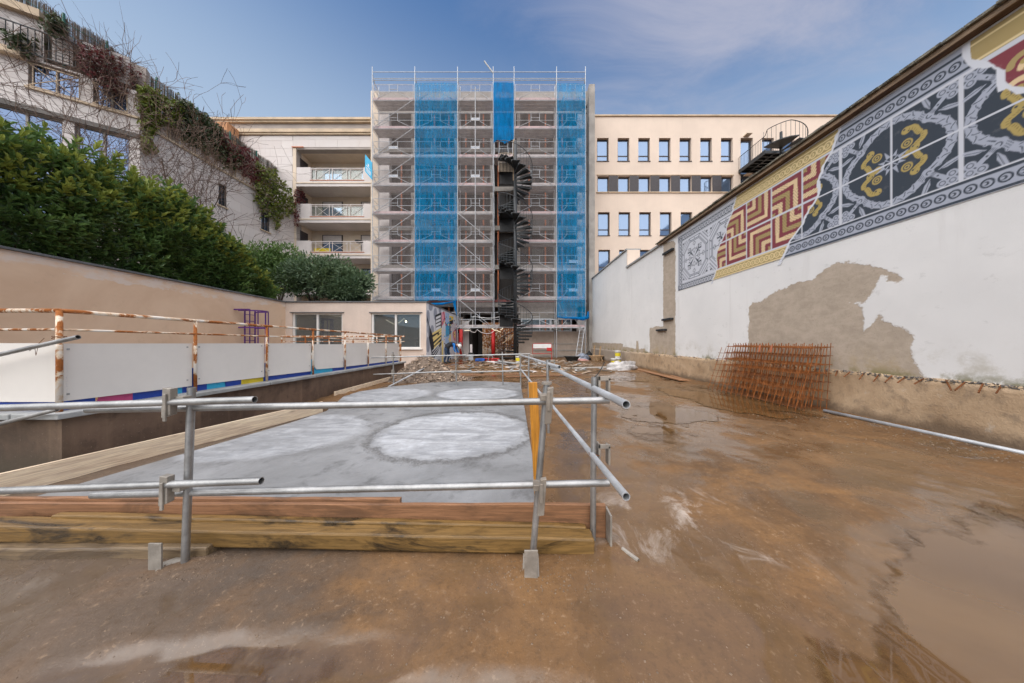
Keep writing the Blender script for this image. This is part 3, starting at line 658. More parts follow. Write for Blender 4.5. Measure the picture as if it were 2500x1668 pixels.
def grey_tile(p, uc, vc, s=.64):
    T = lambda a, b: (uc+a*s, vc+b*s)
    for r in (.98,.86,.80):
        for wdt, cc in ((.018,DARK*1.6),):
            k = .42*r/.98
            p.line([T(-r,-k),T(-k*1.0,-r),T(k,-r),T(r,-k),T(r,k),T(k,r),T(-k,r),T(-r,k),T(-r,-k)], wdt, cc)
    for k in range(8):
        a = k*math.pi/4; D = lambda r, o=0: T(r*math.cos(a)-o*math.sin(a), r*math.sin(a)+o*math.cos(a))
        if k % 2:
            p.poly([D(0,0), D(.42,.06), D(.42,-.06)], DARK); p.poly([D(.42,.0), D(.56,.17), D(.74,0), D(.56,-.17)], DARK); p.disc(*D(.60), .055, PALE, 0); p.disc(*D(.60,.0), .02, DARK)
            for sg in (-1,1): p.disc(*D(.40,.13*sg), .035, DARK); p.disc(*D(.42,.13*sg), .02, PALE)
        else:
            p.line([D(.05), D(.72)], .012, DARK*1.3); p.line([D(.56,0),D(.66,.10),D(.76,0),D(.66,-.10),D(.56,0)], .014, DARK)
            for sg in (-1,1): p.line([D(.2),D(.3,.08*sg),D(.4,.07*sg),D(.42,.02*sg)], .014, DARK)
            p.line([D(.86,.3), D(.98,.42)], .02, DARK); p.line([D(.86,-.3), D(.98,-.42)], .02, DARK)
            p.disc(*D(.92,.0), .016, DARK)
    for sx_ in (-1,1):
        for sy_ in (-1,1):
            p.line([T(sx_*.98,sy_*.60),T(sx_*.60,sy_*.98)], .02, DARK*1.5); p.line([T(sx_*.98,sy_*.74),T(sx_*.74,sy_*.98)], .014, DARK)
            p.disc(*T(sx_*.9,sy_*.9), .03, DARK)
tear1 = wpoly([(1797,487),(1790,515),(1777,548),(1770,575),(1763,589),(1752,612),(1749,634),(1753,650),(1741,684),(1736,700)])
tear2 = wpoly([(2052,316),(2046,330),(2032,373),(2015,401),(2001,439),(2003,472),(1977,514),(1959,552),(1930,590),(1909,637),(1900,655)])
def tear_u(tr, v): 
    a = np.array(sorted([(z_, y_) for y_, z_ in tr])); return np.interp(v, a[:,0], a[:,1])
tear3_lo = wpoly([(2351,139),(2366,160),(2380,169),(2405,166),(2423,163),(2441,177),(2438,195),(2435,209),(2439,225),(2459,218),(2485,231),(2520,229),(2900,300)])
tear3_hi = wpoly([(2371,127),(2374,143),(2400,146),(2419,152),(2435,163),(2452,170),(2464,170),(2457,199),(2475,213),(2520,209),(2900,260)])
ZB, ZT = 2.905, 4.80
us = [1.3]
while us[-1] < 9.60: us.append(us[-1] + max(.0075, us[-1]**2/1548*.62))
us = np.array(us); vs = np.linspace(ZB-.13, ZT, 250); UU, VV = np.meshgrid(us, vs)
du = np.gradient(us); dv = vs[1]-vs[0]
SS = [(-.33,-.33),(0,-.33),(.33,-.33),(-.33,0),(0,0),(.33,0),(-.33,.33),(0,.33),(.33,.33)][::2]
acc = np.zeros((UU.size,3)); alpha = np.zeros(UU.size)
for ou, ov in SS:
    u = (UU + du[None,:]*ou).ravel(); v = (VV + dv*ov).ravel()
    jit = (fbm(u*14, v*14, 77, 3)-.5)*.06
    p = Paint(u, v, WHT)
    t1 = tear_u(tear1, v)+jit; t2 = tear_u(tear2, v)+jit
    hi3 = np.array(tear3_hi); lo3 = np.array(tear3_lo)
    f3h = np.interp(-u, -hi3[:,0], hi3[:,1])+jit*.6; f3l = np.interp(-u, -lo3[:,0], lo3[:,1])+jit*.6
    f3h = np.where(u > hi3[0,0], 99, f3h); f3l = np.where(u > lo3[0,0], 99, f3l)
    body = (v > ZB+.0)
    # pale section, far end
    p.clip = body & (u > t1+.02); p.rect(0, 9.58, ZB, ZT, PALE)
    grey_tile(p, 8.72, 3.80); grey_tile(p, 7.40, 3.80); p.clip &= True
    for vb in (2.99, 4.60):
        p.rect(0, 9.58, vb-.085, vb+.085, DARK); rings(p, 7.0, 9.5, vb, .118, .066, PALE, DARK); p.rect(0,9.58,vb-.11,vb-.10,DARK); p.rect(0,9.58,vb+.10,vb+.11,DARK)
    p.rect(9.37, 9.56, ZB, 4.62, DARK)
    for k in range(14): p.disc(9.465, 3.0+k*.118, .066, PALE); p.disc(9.465, 3.0+k*.118, .042, DARK); p.disc(9.465, 3.0+k*.118, .022, PALE)
    # red chevron section
    p.clip = body & (u < t1-.02) & (u > t2+.03); p.rect(0, 12, ZB, ZT, OLIV)
    for k in range(-3, 8):
        u0 = 4.765 + k*.656
        red_tile(p, u0, 3.17, .65, (False, k % 2 == 0)); red_tile(p, u0, 3.82, .65, (True, k % 2 == 1))
    for k in range(-3, 9): p.rect(4.765+k*.656-.016, 4.765+k*.656+.016, 3.15, 4.50, PALE)
    for vv in (3.155, 3.82, 4.485): p.rect(0, 12, vv-.018, vv+.018, PALE)
    for vb in (3.02, 4.63):
        p.rect(0, 12, vb-.115, vb+.115, OLIV*.98); rings(p, 4.0, 8.6, vb, .122, .068, YEL, OLIV)
        for e in (-.10,.10): p.rect(0, 12, vb+e-.013, vb+e+.013, YEL)
    # dark wreath section
    p.clip = body & (u < t2-.02) & (v < f3l); p.rect(0, 12, ZB, ZT, GREY)
    for k in range(-2, 3): dark_tile(p, 4.131+k*1.297, 3.80)
    for vb in (3.03, 4.605):
        for e in (-.105,.105): p.rect(0, 12, vb+e-.017, vb+e+.017, DARK)
        rings(p, 1.2, 7.0, vb, .1228, .055, DARK, GREY)
    # second red section, high at the near end
    p.clip = body & (v > f3h) & (u < hi3[0,0]); p.rect(0, 12, ZB, ZT, REDD)
    for k in range(40):
        rr_ = np.random.default_rng(k+5); cu, cv = 1.2+k*.05+rr_.uniform(-.05,.05), rr_.uniform(3.6,4.4)
        p.line([(cu+.09*math.cos(a), cv+.09*math.sin(a)) for a in np.linspace(0,4.5,16)], .06, (OLIV,CREM)[k%2]); p.disc(cu,cv,.03,GOLD)
    p.rect(0, 12, 4.44, 4.50, PALE); p.rect(0, 12, 4.50, ZT, OLIV*.98); rings(p, 1.0, 2.95, 4.63, .122, .068, YEL, OLIV)
    for e in (4.525,4.735): p.rect(0, 12, e-.013, e+.013, YEL)
    # the white of the torn paper
    dd = np.minimum(np.abs(u-t1), np.abs(u-t2)); sh = ((u-t1 > 0) & (u-t1 < .03))
    acc += p.C
    inside_ = (v > ZB) | (np.abs(u-t1) < .03) & (v > ZB-.1) | (np.abs(u-t2) < .03) & (v > ZB-.12)
    alpha += inside_
acc /= len(SS); alpha /= len(SS)
mur = np_mesh('mural', np.stack([np.full(UU.size, XW-.012), UU.ravel(), VV.ravel()], 1), gridfaces(len(us), len(vs))[:, ::-1], None or M['white'], rw)
ca = mur.data.color_attributes.new('paint', 'FLOAT_COLOR', 'POINT')
ca.data.foreach_set('color', np.concatenate([acc, alpha[:,None]], 1).astype(np.float32).ravel())
def mural_mat():
    t = NT('mural_paint'); a = t.n('ShaderNodeAttribute'); a.attribute_name = 'paint'
    w = t.noise(7, 7, .7); col = t.mix(t.rng(w, .55, .78, 0, .16), a.outputs['Color'], (.5,.5,.5))
    t.bump(t.noise(50, 4, .6), .12, .006); t.fin(col, .8, 0, .3)
    tr = t.n('ShaderNodeBsdfTransparent'); ms = t.n('ShaderNodeMixShader'); t.l(t.rng(a.outputs['Alpha'], .4, .6), ms.inputs[0])
    t.l(tr.outputs[0], ms.inputs[1]); t.l(t.b.outputs[0], ms.inputs[2]); t.l(ms.outputs[0], t.out.inputs[0]); return t.mat
mur.data.materials.clear(); mur.data.materials.append(mural_mat())
mur['label'] = 'painted tile mural in grey, red and dark blue strips with torn edges'

# ---- rebar mesh mats leaning on the wall
def rebar_mat(i, y0, y1, zt, lean, zb=0.01, dy=0.0, mat=None, label=''):
    t = thing('rebar_mesh', label, 'rebar mesh', (XW-.2-lean, (y0+y1)/2, 0), 'rebar mats leaning on the wall')
    r = .0055; pitch = .15
    def at(y, s): z = zb + s*(zt-zb); return Vector((XW-.085-lean*(1-s) - .012*i, y + dy*s, z))
    L = math.hypot(zt-zb, lean); n = int((y1-y0)/pitch); nz = int(L/pitch)
    first = None
    for k in range(n+1):
        y = y0 + k*pitch
        if first is None: first = MB().tube(at(y,-.0), at(y,1.005), r, 5).build('upright_bar', mat or M['rebar'], t); b0 = WLOC[first.name].copy()
        else: inst(first, b0 + Vector((0,k*pitch,0)), t, 'upright_bar')
    for k in range(nz+1):
        s = (k*pitch+.05)/L
        if s > 1: break
        MB().tube(at(y0-.05, s)+Vector((-.008,0,0)), at(y0+n*pitch+.05, s)+Vector((-.008,0,0)), r, 5).build('cross_bar', M['rebardark'] if k % 3 == 0 else M['rebar'], t)
for q_, (a_, b_, zt_m, ln_, dy_, lb_) in enumerate(((4.86,6.80,1.17,.08,0,'rusty rebar mat closest to the wall, tallest of the leaning stack'),(4.93,6.95,1.16,.12,.05,'rusty rebar mat second from the wall in the leaning stack'),
    (4.82,6.90,1.15,.16,.03,'rusty rebar mat third from the wall in the leaning stack'),(4.90,7.00,1.13,.20,-.04,'rusty rebar mat in the middle of the leaning stack'),(4.99,7.05,1.15,.24,.06,'rusty rebar mat third from the front of the leaning stack'),
    (4.86,7.10,1.10,.28,0,'rusty rebar mat second from the front of the leaning stack'),(4.92,7.20,1.05,.33,-.02,'rusty rebar mat at the front of the leaning stack, lowest of them'))):
    rebar_mat(q_*3, a_, b_, zt_m, ln_, dy=dy_, label=lb_)
for k, px_ in enumerate((1888, 1918)):
    c = W(px_, 852, 4.95 if k == 0 else 5.0); y = wy(px_)
    tag(MB().tube((XW-.28,y,1.12),(XW-.30,y,.98),.02,8).build('orange_tag', M['orangeprop']), ('left' if k == 0 else 'right')+' orange plastic tag tied at the top of the rebar mats', 'tag', 'orange tags on the rebar')
# pipe on the floor at the foot of the wall, boards, bag
a, b = Gp(2012,1010), Gp(2520,1122); p0 = Vector((a.x,a.y,.05)); p1 = Vector((b.x,b.y,.045)); p1 = p1 + (p1-p0)*.3
tag(MB().tube(p0, p1, .026, 12, hollow=.86).build('steel_pipe', M['galvpale'], smooth=True), 'long grey steel pipe lying along the foot of the right wall', 'pipe')
def board_g(name, a, b, w, th, mat, label, z=.03, cat='plank', tilt=0, grp=None):
    a = Vector((a.x,a.y,z)); b = Vector((b.x,b.y,z+tilt)); m = MB().bar(a, b, w, th)
    return tag(m.build(name, mat, bevel=.003), label, cat, grp)
board_g('plank', Gp(1545,902), Gp(1668,934), .22, .025, M['woodreddish'], 'flat reddish board lying against the foot of the right wall', .06)
board_g('plank', Gp(1625,915), Gp(1683,933), .12, .02, M['woodreddish'], 'short narrow board beside the flat reddish board on the right', .035)

# ------------------------------------------------------------------ office building on the right, behind the wall
YO = 23.0
ob = thing('office_building', 'cream rendered office block with dark framed windows behind the mural wall', 'building', (14,YO,0))
def ox(px): return (px-CX)/F*YO
def oz(py): return H + (CY-py)/F*YO
rows = [(337,393.5),(430,469),(518,575),(610,667),(700,757)]
cols = [1457.5+50.45*k for k in range(14)]
holes = []
for ri, (yt, yb) in enumerate(rows):
    for k in range(14):
        x0 = cols[k]+ri*1.2
        if ri >= 3 and k > 4 or ri == 2 and k > 8: continue
        if k == 7 and ri < 2:
            holes.append((ox(1808),ox(1838), oz(424 if ri == 0 else 480), oz(341 if ri == 0 else 432), 'door')); continue
        if ri == 1 and k > 7: continue
        holes.append((ox(x0), ox(x0+28.5), oz(yb), oz(yt), 'win' if ri != 1 else 'strip'))
# wall with real openings: vertical piers and spandrels per row
xL, xR, zT_ = ox(1445), ox(2230), oz(285)
zcuts = sorted(set([0, zT_] + [oz(v) for r_ in rows for v in r_]), reverse=False)
wm = MB()
for z0, z1 in zip(zcuts[:-1], zcuts[1:]):
    hs = sorted([h for h in holes if h[2] < (z0+z1)/2 < h[3]], key=lambda h: h[0]); x = xL
    for h in hs: wm.box(x, h[0], YO, YO+.4, z0, z1); x = h[1]
    wm.box(x, xR, YO, YO+.4, z0, z1)
wm.build('wall', M['cream'], ob)
MB().box(xL, xL+.3, YO+.4, YO+10, 0, zT_).box(xL, xR, YO+9.9, YO+10, 0, zT_).build('rear_wall', M['cream'], ob)
MB().box(xL+.3, xR, YO+2.5, YO+2.6, 0, zT_).build('room_partition', M['interiordark'], ob)
MB().box(xL-.08, xR, YO-.10, YO+.5, zT_+.005, zT_+.10).build('roof_edge', M['cornice'], ob)
MB().box(ox(1457), ox(1791), YO-.05, YO-.003, oz(428.5), oz(427)).build('lintel_strip', M['cornice'], ob)
for k in range(6):
    MB().box(ox(1457.5+50.45*k+29.5), ox(1457.5+50.45*(k+1)+.5), YO-.035, YO-.003, oz(469), oz(430)).build('dark_panel', M['winframe'], ob)
MB().box(ox(1456), ox(1792), YO-.09, YO-.003, oz(471.5), oz(469.5)).build('sill', M['cornice'], ob)
for x0, x1, z0, z1, kd in holes:
    fr = MB(); f_ = .085; yf = YO+.20
    fr.box(x0,x0+f_,yf,yf+.07,z0,z1).box(x1-f_,x1,yf,yf+.07,z0,z1).box(x0+f_,x1-f_,yf,yf+.07,z1-f_,z1).box(x0+f_,x1-f_,yf,yf+.07,z0,z0+f_)
    if kd == 'win': zm = z0+(z1-z0)*.28; fr.box(x0+f_,x1-f_,yf+.004,yf+.066,zm-.04,zm+.04)
    wn_ = fr.build('window' if kd != 'door' else 'door', M['winframe'], ob)
    MB().box(x0+f_,x1-f_,yf+.03,yf+.04,z0+f_,z1-f_).build('pane', M['glassblue'], wn_)
    if kd == 'win' and random.random() < .3: MB().box(x0+f_,x1-f_,yf+.075,yf+.085,z0+(z1-z0)*random.uniform(.35,.8),z1-f_).build('blind', M['stone'], wn_)
    if kd == 'win': MB().box(x0-.03,x1+.03,YO-.05,YO+.1,z0-.05,z0-.003).build('sill', M['winframe'], wn_)
for px_, py_ in ((1860,386),(1908,386),(1958,386)): pass
# outside lamps above the doors
for py_ in (333, 430):
    x = ox(1822); z = oz(py_); MB().box(x-.25,x+.2,YO-.4,YO-.003,z-.03,z+.03).build('door_lamp', M['stonewarm'], ob)
# landing reaching out from the door and the head of the outdoor spiral stair
es = thing('escape_stair', 'dark steel door landing and curved head of an outdoor spiral stair', 'stair', (18.6,20.5,15))
xa, xb, zl = 17.93, 19.3, 15.0; ye = 20.55
MB().box(xa,xb,ye,YO-.01,zl-.06,zl).build('landing', M['darkmetal'], es)
m = MB()
for k in range(7): yy = ye+.02+(YO-ye-.1)*k/6; m.box(xa,xb,yy-.03,yy+.03,zl-.2,zl-.065)
m.box((xa+xb)/2-.04,(xa+xb)/2+.04,ye,YO-.02,zl-.22,zl-.066); m.build('landing_joists', M['darkmetal'], es)
for x in (xa,xb): MB().box(x-.03,x+.03,ye,YO-.02,zl-.24,zl+.04).build('landing_stringer', M['darkmetal'], es)
cxs, cys, rs = 18.85, 20.3, 1.35
MB().tube((cxs,cys,zl-3.2),(cxs,cys,zl+1.15),.085,10).build('pole', M['darkmetal'], es)
hr = []
for k in range(15):
    a = R(185+21*k); a2 = a+R(22); z = zl-.19*max(0,k-3)
    MB().prism([(cxs+.08*math.cos(a),cys+.08*math.sin(a),z),(cxs+rs*math.cos(a),cys+rs*math.sin(a),z),(cxs+rs*math.cos(a2),cys+rs*math.sin(a2),z),(cxs+.08*math.cos(a2),cys+.08*math.sin(a2),z)],(0,0,-.06)).build('step', M['darkmetal'], es)
    for q in range(4):
        b = a+R(21)*q/4; zz = zl-.19*max(0,k+q/4-3); e = (cxs+rs*math.cos(b), cys+rs*math.sin(b)); hr.append((*e, zz+1.05))
        if q in (0,2): MB().tube((*e,zz-.06),(*e,zz+1.05),.012,5).build('baluster', M['darkmetal'], es)
MB().path([(xa,YO-.05,zl+1.05),(xa,ye,zl+1.05)]+hr[2:],.024,6).build('handrail', M['darkmetal'], es, smooth=True)
MB().path([(xb,YO-.05,zl+1.05),(xb,ye+.3,zl+1.05)],.02,6).build('handrail', M['darkmetal'], es)
for x in (xa,xb):
    for k in range(17): yy = ye+.1+k*.145; MB().tube((x,yy,zl),(x,yy,zl+1.05),.010,5).build('baluster', M['darkmetal'], es)
# ------------------------------------------------------------------ guardrails round the slab
def coupler(m, p, r=.03):                                # wedge coupler on a post
    x, y, z = p
    m.box(x-.030,x+.034,y-.035,y+.03,z-.045,z+.045); m.box(x-.012,x+.030,y-.052,y-.036,z-.085,z+.075); m.box(x-.02,x+.02,y-.06,y-.037,z+.02,z+.045)
def u_foot(m, x, y, d=1):                                # welded foot: base plate with an upright blade
    m.box(x-.05,x+.05,y-.13 if d == 1 else y-.05,y+.05,.004,.016)
gr = thing('guardrail', 'grey tube guardrail across the front of the slab, near the camera', 'guardrail', (-.8,1.5,0))
def post(t, base, top, r=.017, name='post'):
    return MB().tube(base, top, r, 28, hollow=.8).build(name, M['galv'], t, smooth=False)
lb = Vector((-1.77,1.517,.0)); lt = Vector((-1.735,1.517,.955)); post(gr, lb, lt)
rb = Vector((.077,1.49,.0)); rt = Vector((.157,1.50,.975)); post(gr, rb, rt)
MB().tube(rt, rt+Vector((0,0,.012)), .027, 12).build('post_cap', M['castplate'], gr)
for p, (x, y) in ((0,(-1.875,1.475)),(1,(.070,1.425))):
    MB().box(x-.033,x+.035,y-.005,y+.004,.0,.155).build('foot_blade', M['castplate'], gr, bevel=.002)
    MB().bar((x,y+.004,.012),(lb.x if p == 0 else rb.x, 1.58,.014),.085,.018).build('foot_plate', M['castplate'], gr)
def rail(t, a, b, r=.0178, name='rail', mat=None): return MB().tube(a, b, r, 24, hollow=.82).build(name, mat or M['galv'], t)
rail(gr, W(-420,1010,1.475), W(622,976,1.455)); rail(gr, W(215,1001,1.545), W(1487,977,1.455))
rail(gr, W(-420,1215,1.475), W(638,1174,1.455)); rail(gr, W(227,1209,1.545), W(1487,1179,1.455))
for q in ((-1.735,1.50,.885),(-1.75,1.50,.435)):
    m = MB(); x, y, z = q
    m.prism([(x-.075,y-.055,z-.075),(x-.03,y-.055,z-.06),(x-.028,y-.055,z+.075),(x-.068,y-.055,z+.08)],(0,.035,0))
    m.box(x-.03,x+.012,y-.035,y+.01,z-.012,z+.03); m.box(x-.055,x-.04,y-.066,y-.056,z-.09,z+.05); m.build('coupler', M['castplate'], gr, bevel=.003)
for q in ((.148,1.46,.88),(.112,1.455,.43)):
    x, y, z = q; m = MB(); m.prism([(x-.012,y-.06,z-.09),(x+.022,y-.06,z-.085),(x+.034,y-.06,z+.095),(x+.004,y-.06,z+.09)],(0,.028,0)); m.box(x+.0,x+.016,y-.072,y-.061,z-.02,z+.075)
    m.box(x-.03,x+.03,y-.032,y+.03,z+.02,z+.05); m.build('coupler', M['castplate'], gr, bevel=.003)
# long side rail running to the back
gs = thing('guardrail', 'grey tube guardrail running back along the right edge of the slab', 'guardrail', (.4,3.5,0))
post(gs, (.45,1.686,0), (.458,1.686,.99)); post(gs, (.41,3.67,0), (.395,3.67,.965), .0185); post(gs, (.25,6.0,0), (.25,6.0,.92), .0185)
rail(gs, W(1529,988,1.19), (.44,3.95,.862), mat=M['galvpale']); rail(gs, (.455,3.05,.925), (.10,7.75,.83), mat=M['galvpale'])
rail(gs, W(1529,1213,1.16), (.44,3.95,.372), .0165, mat=M['galvpale']); rail(gs, (.40,3.35,.44), (.10,7.75,.45), .0165, mat=M['galvpale'])
for q in ((.50,1.70,.93),(.50,1.70,.53),(.44,3.68,.90),(.44,3.68,.42),(.29,6.02,.87)):
    x, y, z = q; m = MB(); m.box(x-.02,x-.008,y-.03,y+.03,z-.075,z+.065); m.box(x+.038,x+.05,y-.03,y+.03,z-.06,z+.055); m.box(x-.02,x+.05,y-.03,y-.022,z+.04,z+.065); m.build('coupler', M['castplate'], gs, bevel=.002)
MB().box(.42,.545,1.62,1.74,.003,.014).build('foot_plate', M['castplate'], gs); MB().box(.535,.546,1.63,1.73,.016,.20).build('foot_blade', M['castplate'], gs)
wire = [(.458+.03*math.cos(a), 1.686+.03*math.sin(a), .535+.004*math.sin(3*a)) for a in np.linspace(0, 12, 30)]
MB().path(wire, .0022, 5).build('wire_tie', M['rebardark'], gs)
MB().path([(.46,1.686,.99),(.475,1.69,1.0),(.50,1.70,1.03),(.53,1.72,1.075)], .0028, 5).build('wire_tie', M['black'], gs)
# far rail
gf = thing('guardrail', 'grey tube guardrail along the far end of the slab', 'guardrail', (-1.5,7.57,0))
for x in (-3.30,-1.63,-.39,.085): post(gf, (x+.02,7.57,0), (x,7.57,.92), .0185)
rail(gf, (-3.85,7.53,.775), (-1.35,7.52,.84)); rail(gf, (-1.75,7.60,.815), (.35,7.53,.87)); rail(gf, (-3.8,7.53,.325), (-1.2,7.52,.43)); rail(gf, (-1.75,7.6,.37), (.3,7.53,.43))
for x in (-3.30,-1.63,.085):
    for z in (.80,.38): m = MB(); coupler(m, (x,7.57,z)); m.build('coupler', M['castplate'], gf)
MB().bar((-3.32,7.35,.03),(-2.75,8.6,.42),.05,.02).build('brace', M['galvpale'], gf)

# ------------------------------------------------------------------ formwork timber in front of the slab
def beam(name, a, b, w, h, mat, label, bevel=.006, cat='timber', grp=None):
    a = Vector(a); b = Vector(b); n = 14; m = MB(); d = (b-a).normalized(); s = d.cross(Vector((0,0,1))).normalized()
    vs = []; fs = []
    for i in range(n+1):                                   # slightly warped, worn sawn beam
        p = a + (b-a)*i/n; jw = random.uniform(-.0025,.0025); jh = random.uniform(-.0025,.0025)
        for e, f in ((-1,0),(1,0),(1,1),(-1,1)): vs.append(p + s*e*(w/2+jw) + Vector((0,0,f*(h+jh))))
    for i in range(n):
        for j in range(4): fs.append((i*4+j, i*4+(j+1)%4, (i+1)*4+(j+1)%4, (i+1)*4+j))
    fs += [(3,2,1,0), (n*4, n*4+1, n*4+2, n*4+3)]; m.add(vs, fs)
    return tag(m.build(name, mat, bevel=bevel), label, cat, grp)
GT = 'timbers lying in front of the slab'
beam('plank', (-3.3,1.745,.0), (.535,1.725,.0), .028, .215, M['woodx'], 'reddish plank on edge closing the front of the slab, right end split', .003, 'plank', GT)
beam('plank', (-3.3,1.778,.0), (-.72,1.765,.0), .026, .228, M['woodx'], 'short plank on edge tight behind the reddish plank', .003, 'plank', GT)
beam('timber_beam', (-2.75,1.697,.10), (.41,1.692,.035), .045, .075, M['woodold'], 'thin dark stained batten lying between the plank and the big beam', .008, grp=GT)
beam('timber_beam', (-3.1,1.645,.074), (.435,1.635,.004), .10, .092, M['woodold'], 'long yellow brown wet beam lying in front of the plank', .010, grp=GT)
beam('timber_beam', (-3.1,1.585,.0), (-1.70,1.60,.0), .09, .070, M['woodoldgrey'], 'short greyish beam under the left end of the long beam', .010, grp=GT)
m = MB(); a = Vector((.165,2.09,.0)); b = Vector((.118,2.13,.895))
m.bar(a, b, .066, .03, up=(0,1,0)); tag(m.build('formwork_post', M['woodorange'], bevel=.004), 'orange timber post standing at the right edge of the slab', 'timber post')
# planks along the left edge of the slab
def edge_plank(a, b, h, th, mat, label):
    a = Vector(a); b = Vector(b); m = MB(); d = (b-a); d.z = 0; s = d.cross(Vector((0,0,1))).normalized()*th
    m.prism([a, b, b+Vector((0,0,h)), a+Vector((0,0,h))], -s); return tag(m.build('plank', mat, bevel=.003), label, 'plank')
edge_plank((-4.2,1.25,.0), (-3.22,4.72,.02), .185, .028, M['woody'], 'long pale plank on edge along the left side of the slab')
edge_plank((-3.80,5.95,.05), (-3.72,8.35,.06), .10, .03, M['woody'], 'pale plank at the foot of the brown wall, far left of slab')

# ------------------------------------------------------------------ brown retaining wall with coping and white panel parapet
def brown_mat():
    t = NT('brown_stained_render'); x, y, z = t.xyz(); a = t.noise(1.3, 7, .66, dist=.4); b = t.noise(7, 6, .66); f = t.noise(50, 4, .6)
    col = t.mix(t.rng(a, .3, .7), (.080,.052,.037), (.185,.120,.082)); col = t.mix(t.rng(b, .52, .7, 0, .6), col, (.075,.05,.037)); col = t.mix(t.rng(f, .62, .72, 0, .5), col, (.36,.28,.22))
    st = t.noise(1, 5, .6, t.map(scale=(6,6,.4))); col = t.mix(t.rng(st, .5, .75, 0, .45), col, (.30,.20,.13))
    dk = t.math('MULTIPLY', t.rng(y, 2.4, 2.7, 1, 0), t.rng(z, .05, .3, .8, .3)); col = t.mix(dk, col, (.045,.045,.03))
    t.bump(t.math('ADD', t.math('MULTIPLY', b, .7), t.math('MULTIPLY', f, .4)), .4, .015); return t.fin(col, .8, 0, .35)
M['brown'] = brown_mat()
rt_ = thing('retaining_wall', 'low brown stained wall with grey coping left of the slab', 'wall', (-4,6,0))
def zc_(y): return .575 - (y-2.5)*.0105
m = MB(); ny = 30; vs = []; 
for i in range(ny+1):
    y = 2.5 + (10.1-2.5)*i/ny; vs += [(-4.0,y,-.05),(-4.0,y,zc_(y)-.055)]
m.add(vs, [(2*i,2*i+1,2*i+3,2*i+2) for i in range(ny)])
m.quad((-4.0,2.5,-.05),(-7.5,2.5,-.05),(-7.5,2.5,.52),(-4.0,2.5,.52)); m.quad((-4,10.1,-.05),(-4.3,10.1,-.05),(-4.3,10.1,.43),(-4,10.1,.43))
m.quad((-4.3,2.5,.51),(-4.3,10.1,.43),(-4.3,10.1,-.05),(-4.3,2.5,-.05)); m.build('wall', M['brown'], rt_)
y = 2.44
while y < 10.1:                                            # coping stones
    L = min(1.06, 10.16-y); g = .006; z = zc_(y)
    m = MB(); m.prism([(-3.95,y+g,z-.052),(-3.95,y+L-g,zc_(y+L)-.052),(-4.36,y+L-g,zc_(y+L)-.052),(-4.36,y+g,z-.052)],(0,0,.050)); m.build('coping_stone', M['coping'], rt_, bevel=.008); y += L
for k in range(4):
    x = -4.365-k*.95; MB().box(x-.94, x-.004, 2.44, 2.80, .522, .574).build('coping_stone', M['coping'], rt_, bevel=.008)
pp = thing('panel_parapet', 'white panel parapet with rusty tube railing along the brown wall', 'parapet', (-4.1,6,.55))
py_ = [2.53,3.60,4.63,5.68,6.74,7.79,8.85,9.88]; XR = -4.07
def railz(y): return 1.475 - (y-2.53)*.0115
for i, y in enumerate(py_):
    r = .0195 if i == 0 else .017
    MB().tube((XR,y,zc_(y)-.004),(XR,y,railz(y)),r,12).build('post', M['rusty'], pp, smooth=True)
MB().path([(XR,y,railz(y)) for y in py_],.019,10).build('handrail', M['rusty'], pp, smooth=True)
MB().path([(XR,y,1.306-(y-2.53)*.010) for y in py_],.011,8).build('middle_rail', M['rusty'], pp, smooth=True)
MB().path([(XR,2.53,1.475),(XR-3.6,2.56,1.475)],.019,10).build('handrail', M['rusty'], pp, smooth=True); MB().path([(XR,2.53,1.306),(XR-3.6,2.56,1.306)],.011,8).build('middle_rail', M['rusty'], pp, smooth=True)
for i in range(7):
    a, b = py_[i]+.018, py_[i+1]-.012; zb0, zb1 = zc_(a)+.085-.004*i, zc_(b)+.075-.004*i; zt0 = 1.182; x = XR-.03
    if i == 3: poly = [(x,a+.04,zb0+.10),(x,a+.13,zb0+.015),(x,b,zb1),(x,b,zt0-.012*(i+1)),(x,a,zt0-.012*i)]
    else: poly = [(x,a,zb0),(x,b,zb1),(x,b,zt0-.006*(i+1)),(x,a,zt0-.006*i)]
    MB().prism(poly,(-.012,0,0)).build('panel', M['panel'], pp)
    for yy in (a+.05, b-.05):
        for zz in (.72, 1.13): MB().box(x-.001,x+.004,yy-.008,yy+.008,zz-.008,zz+.008).build('screw', M['coping'], pp)
MB().prism([(XR-.06,2.56,.655),(XR-3.6,2.6,.655),(XR-3.6,2.6,1.185),(XR-.06,2.56,1.185)],(0,.012,0)).build('panel', M['panel'], pp)
MB().box(XR-3.6,XR-.03,2.585,2.597,.578,1.0).build('painted_backing', M['bluepaint'], pp)
cuts = [(2.56,2.78,'bluepaint',0),(2.78,3.05,'pinkpaint',.10),(3.05,3.42,'bluepaint',0),(3.42,3.50,'cyanpaint',0),(3.50,3.78,'bluepaint',0),(3.78,4.02,'cyanpaint',0),(4.02,4.25,'bluepaint',-.05),(4.25,4.62,'yellowpaint',0),(4.62,5.68,'bluepaint',0),(5.68,6.35,'cyanpaint',0),(6.35,9.9,'bluepaint',0)]
for a, b, c, sk in cuts:
    x = XR-.05; MB().prism([(x,a,zc_(a)+.001),(x,b,zc_(b)+.001),(x,b,zc_(b)+.3),(x,a+sk,zc_(a)+.3)],(-.01,0,0)).build('painted_backing', M[c], pp)
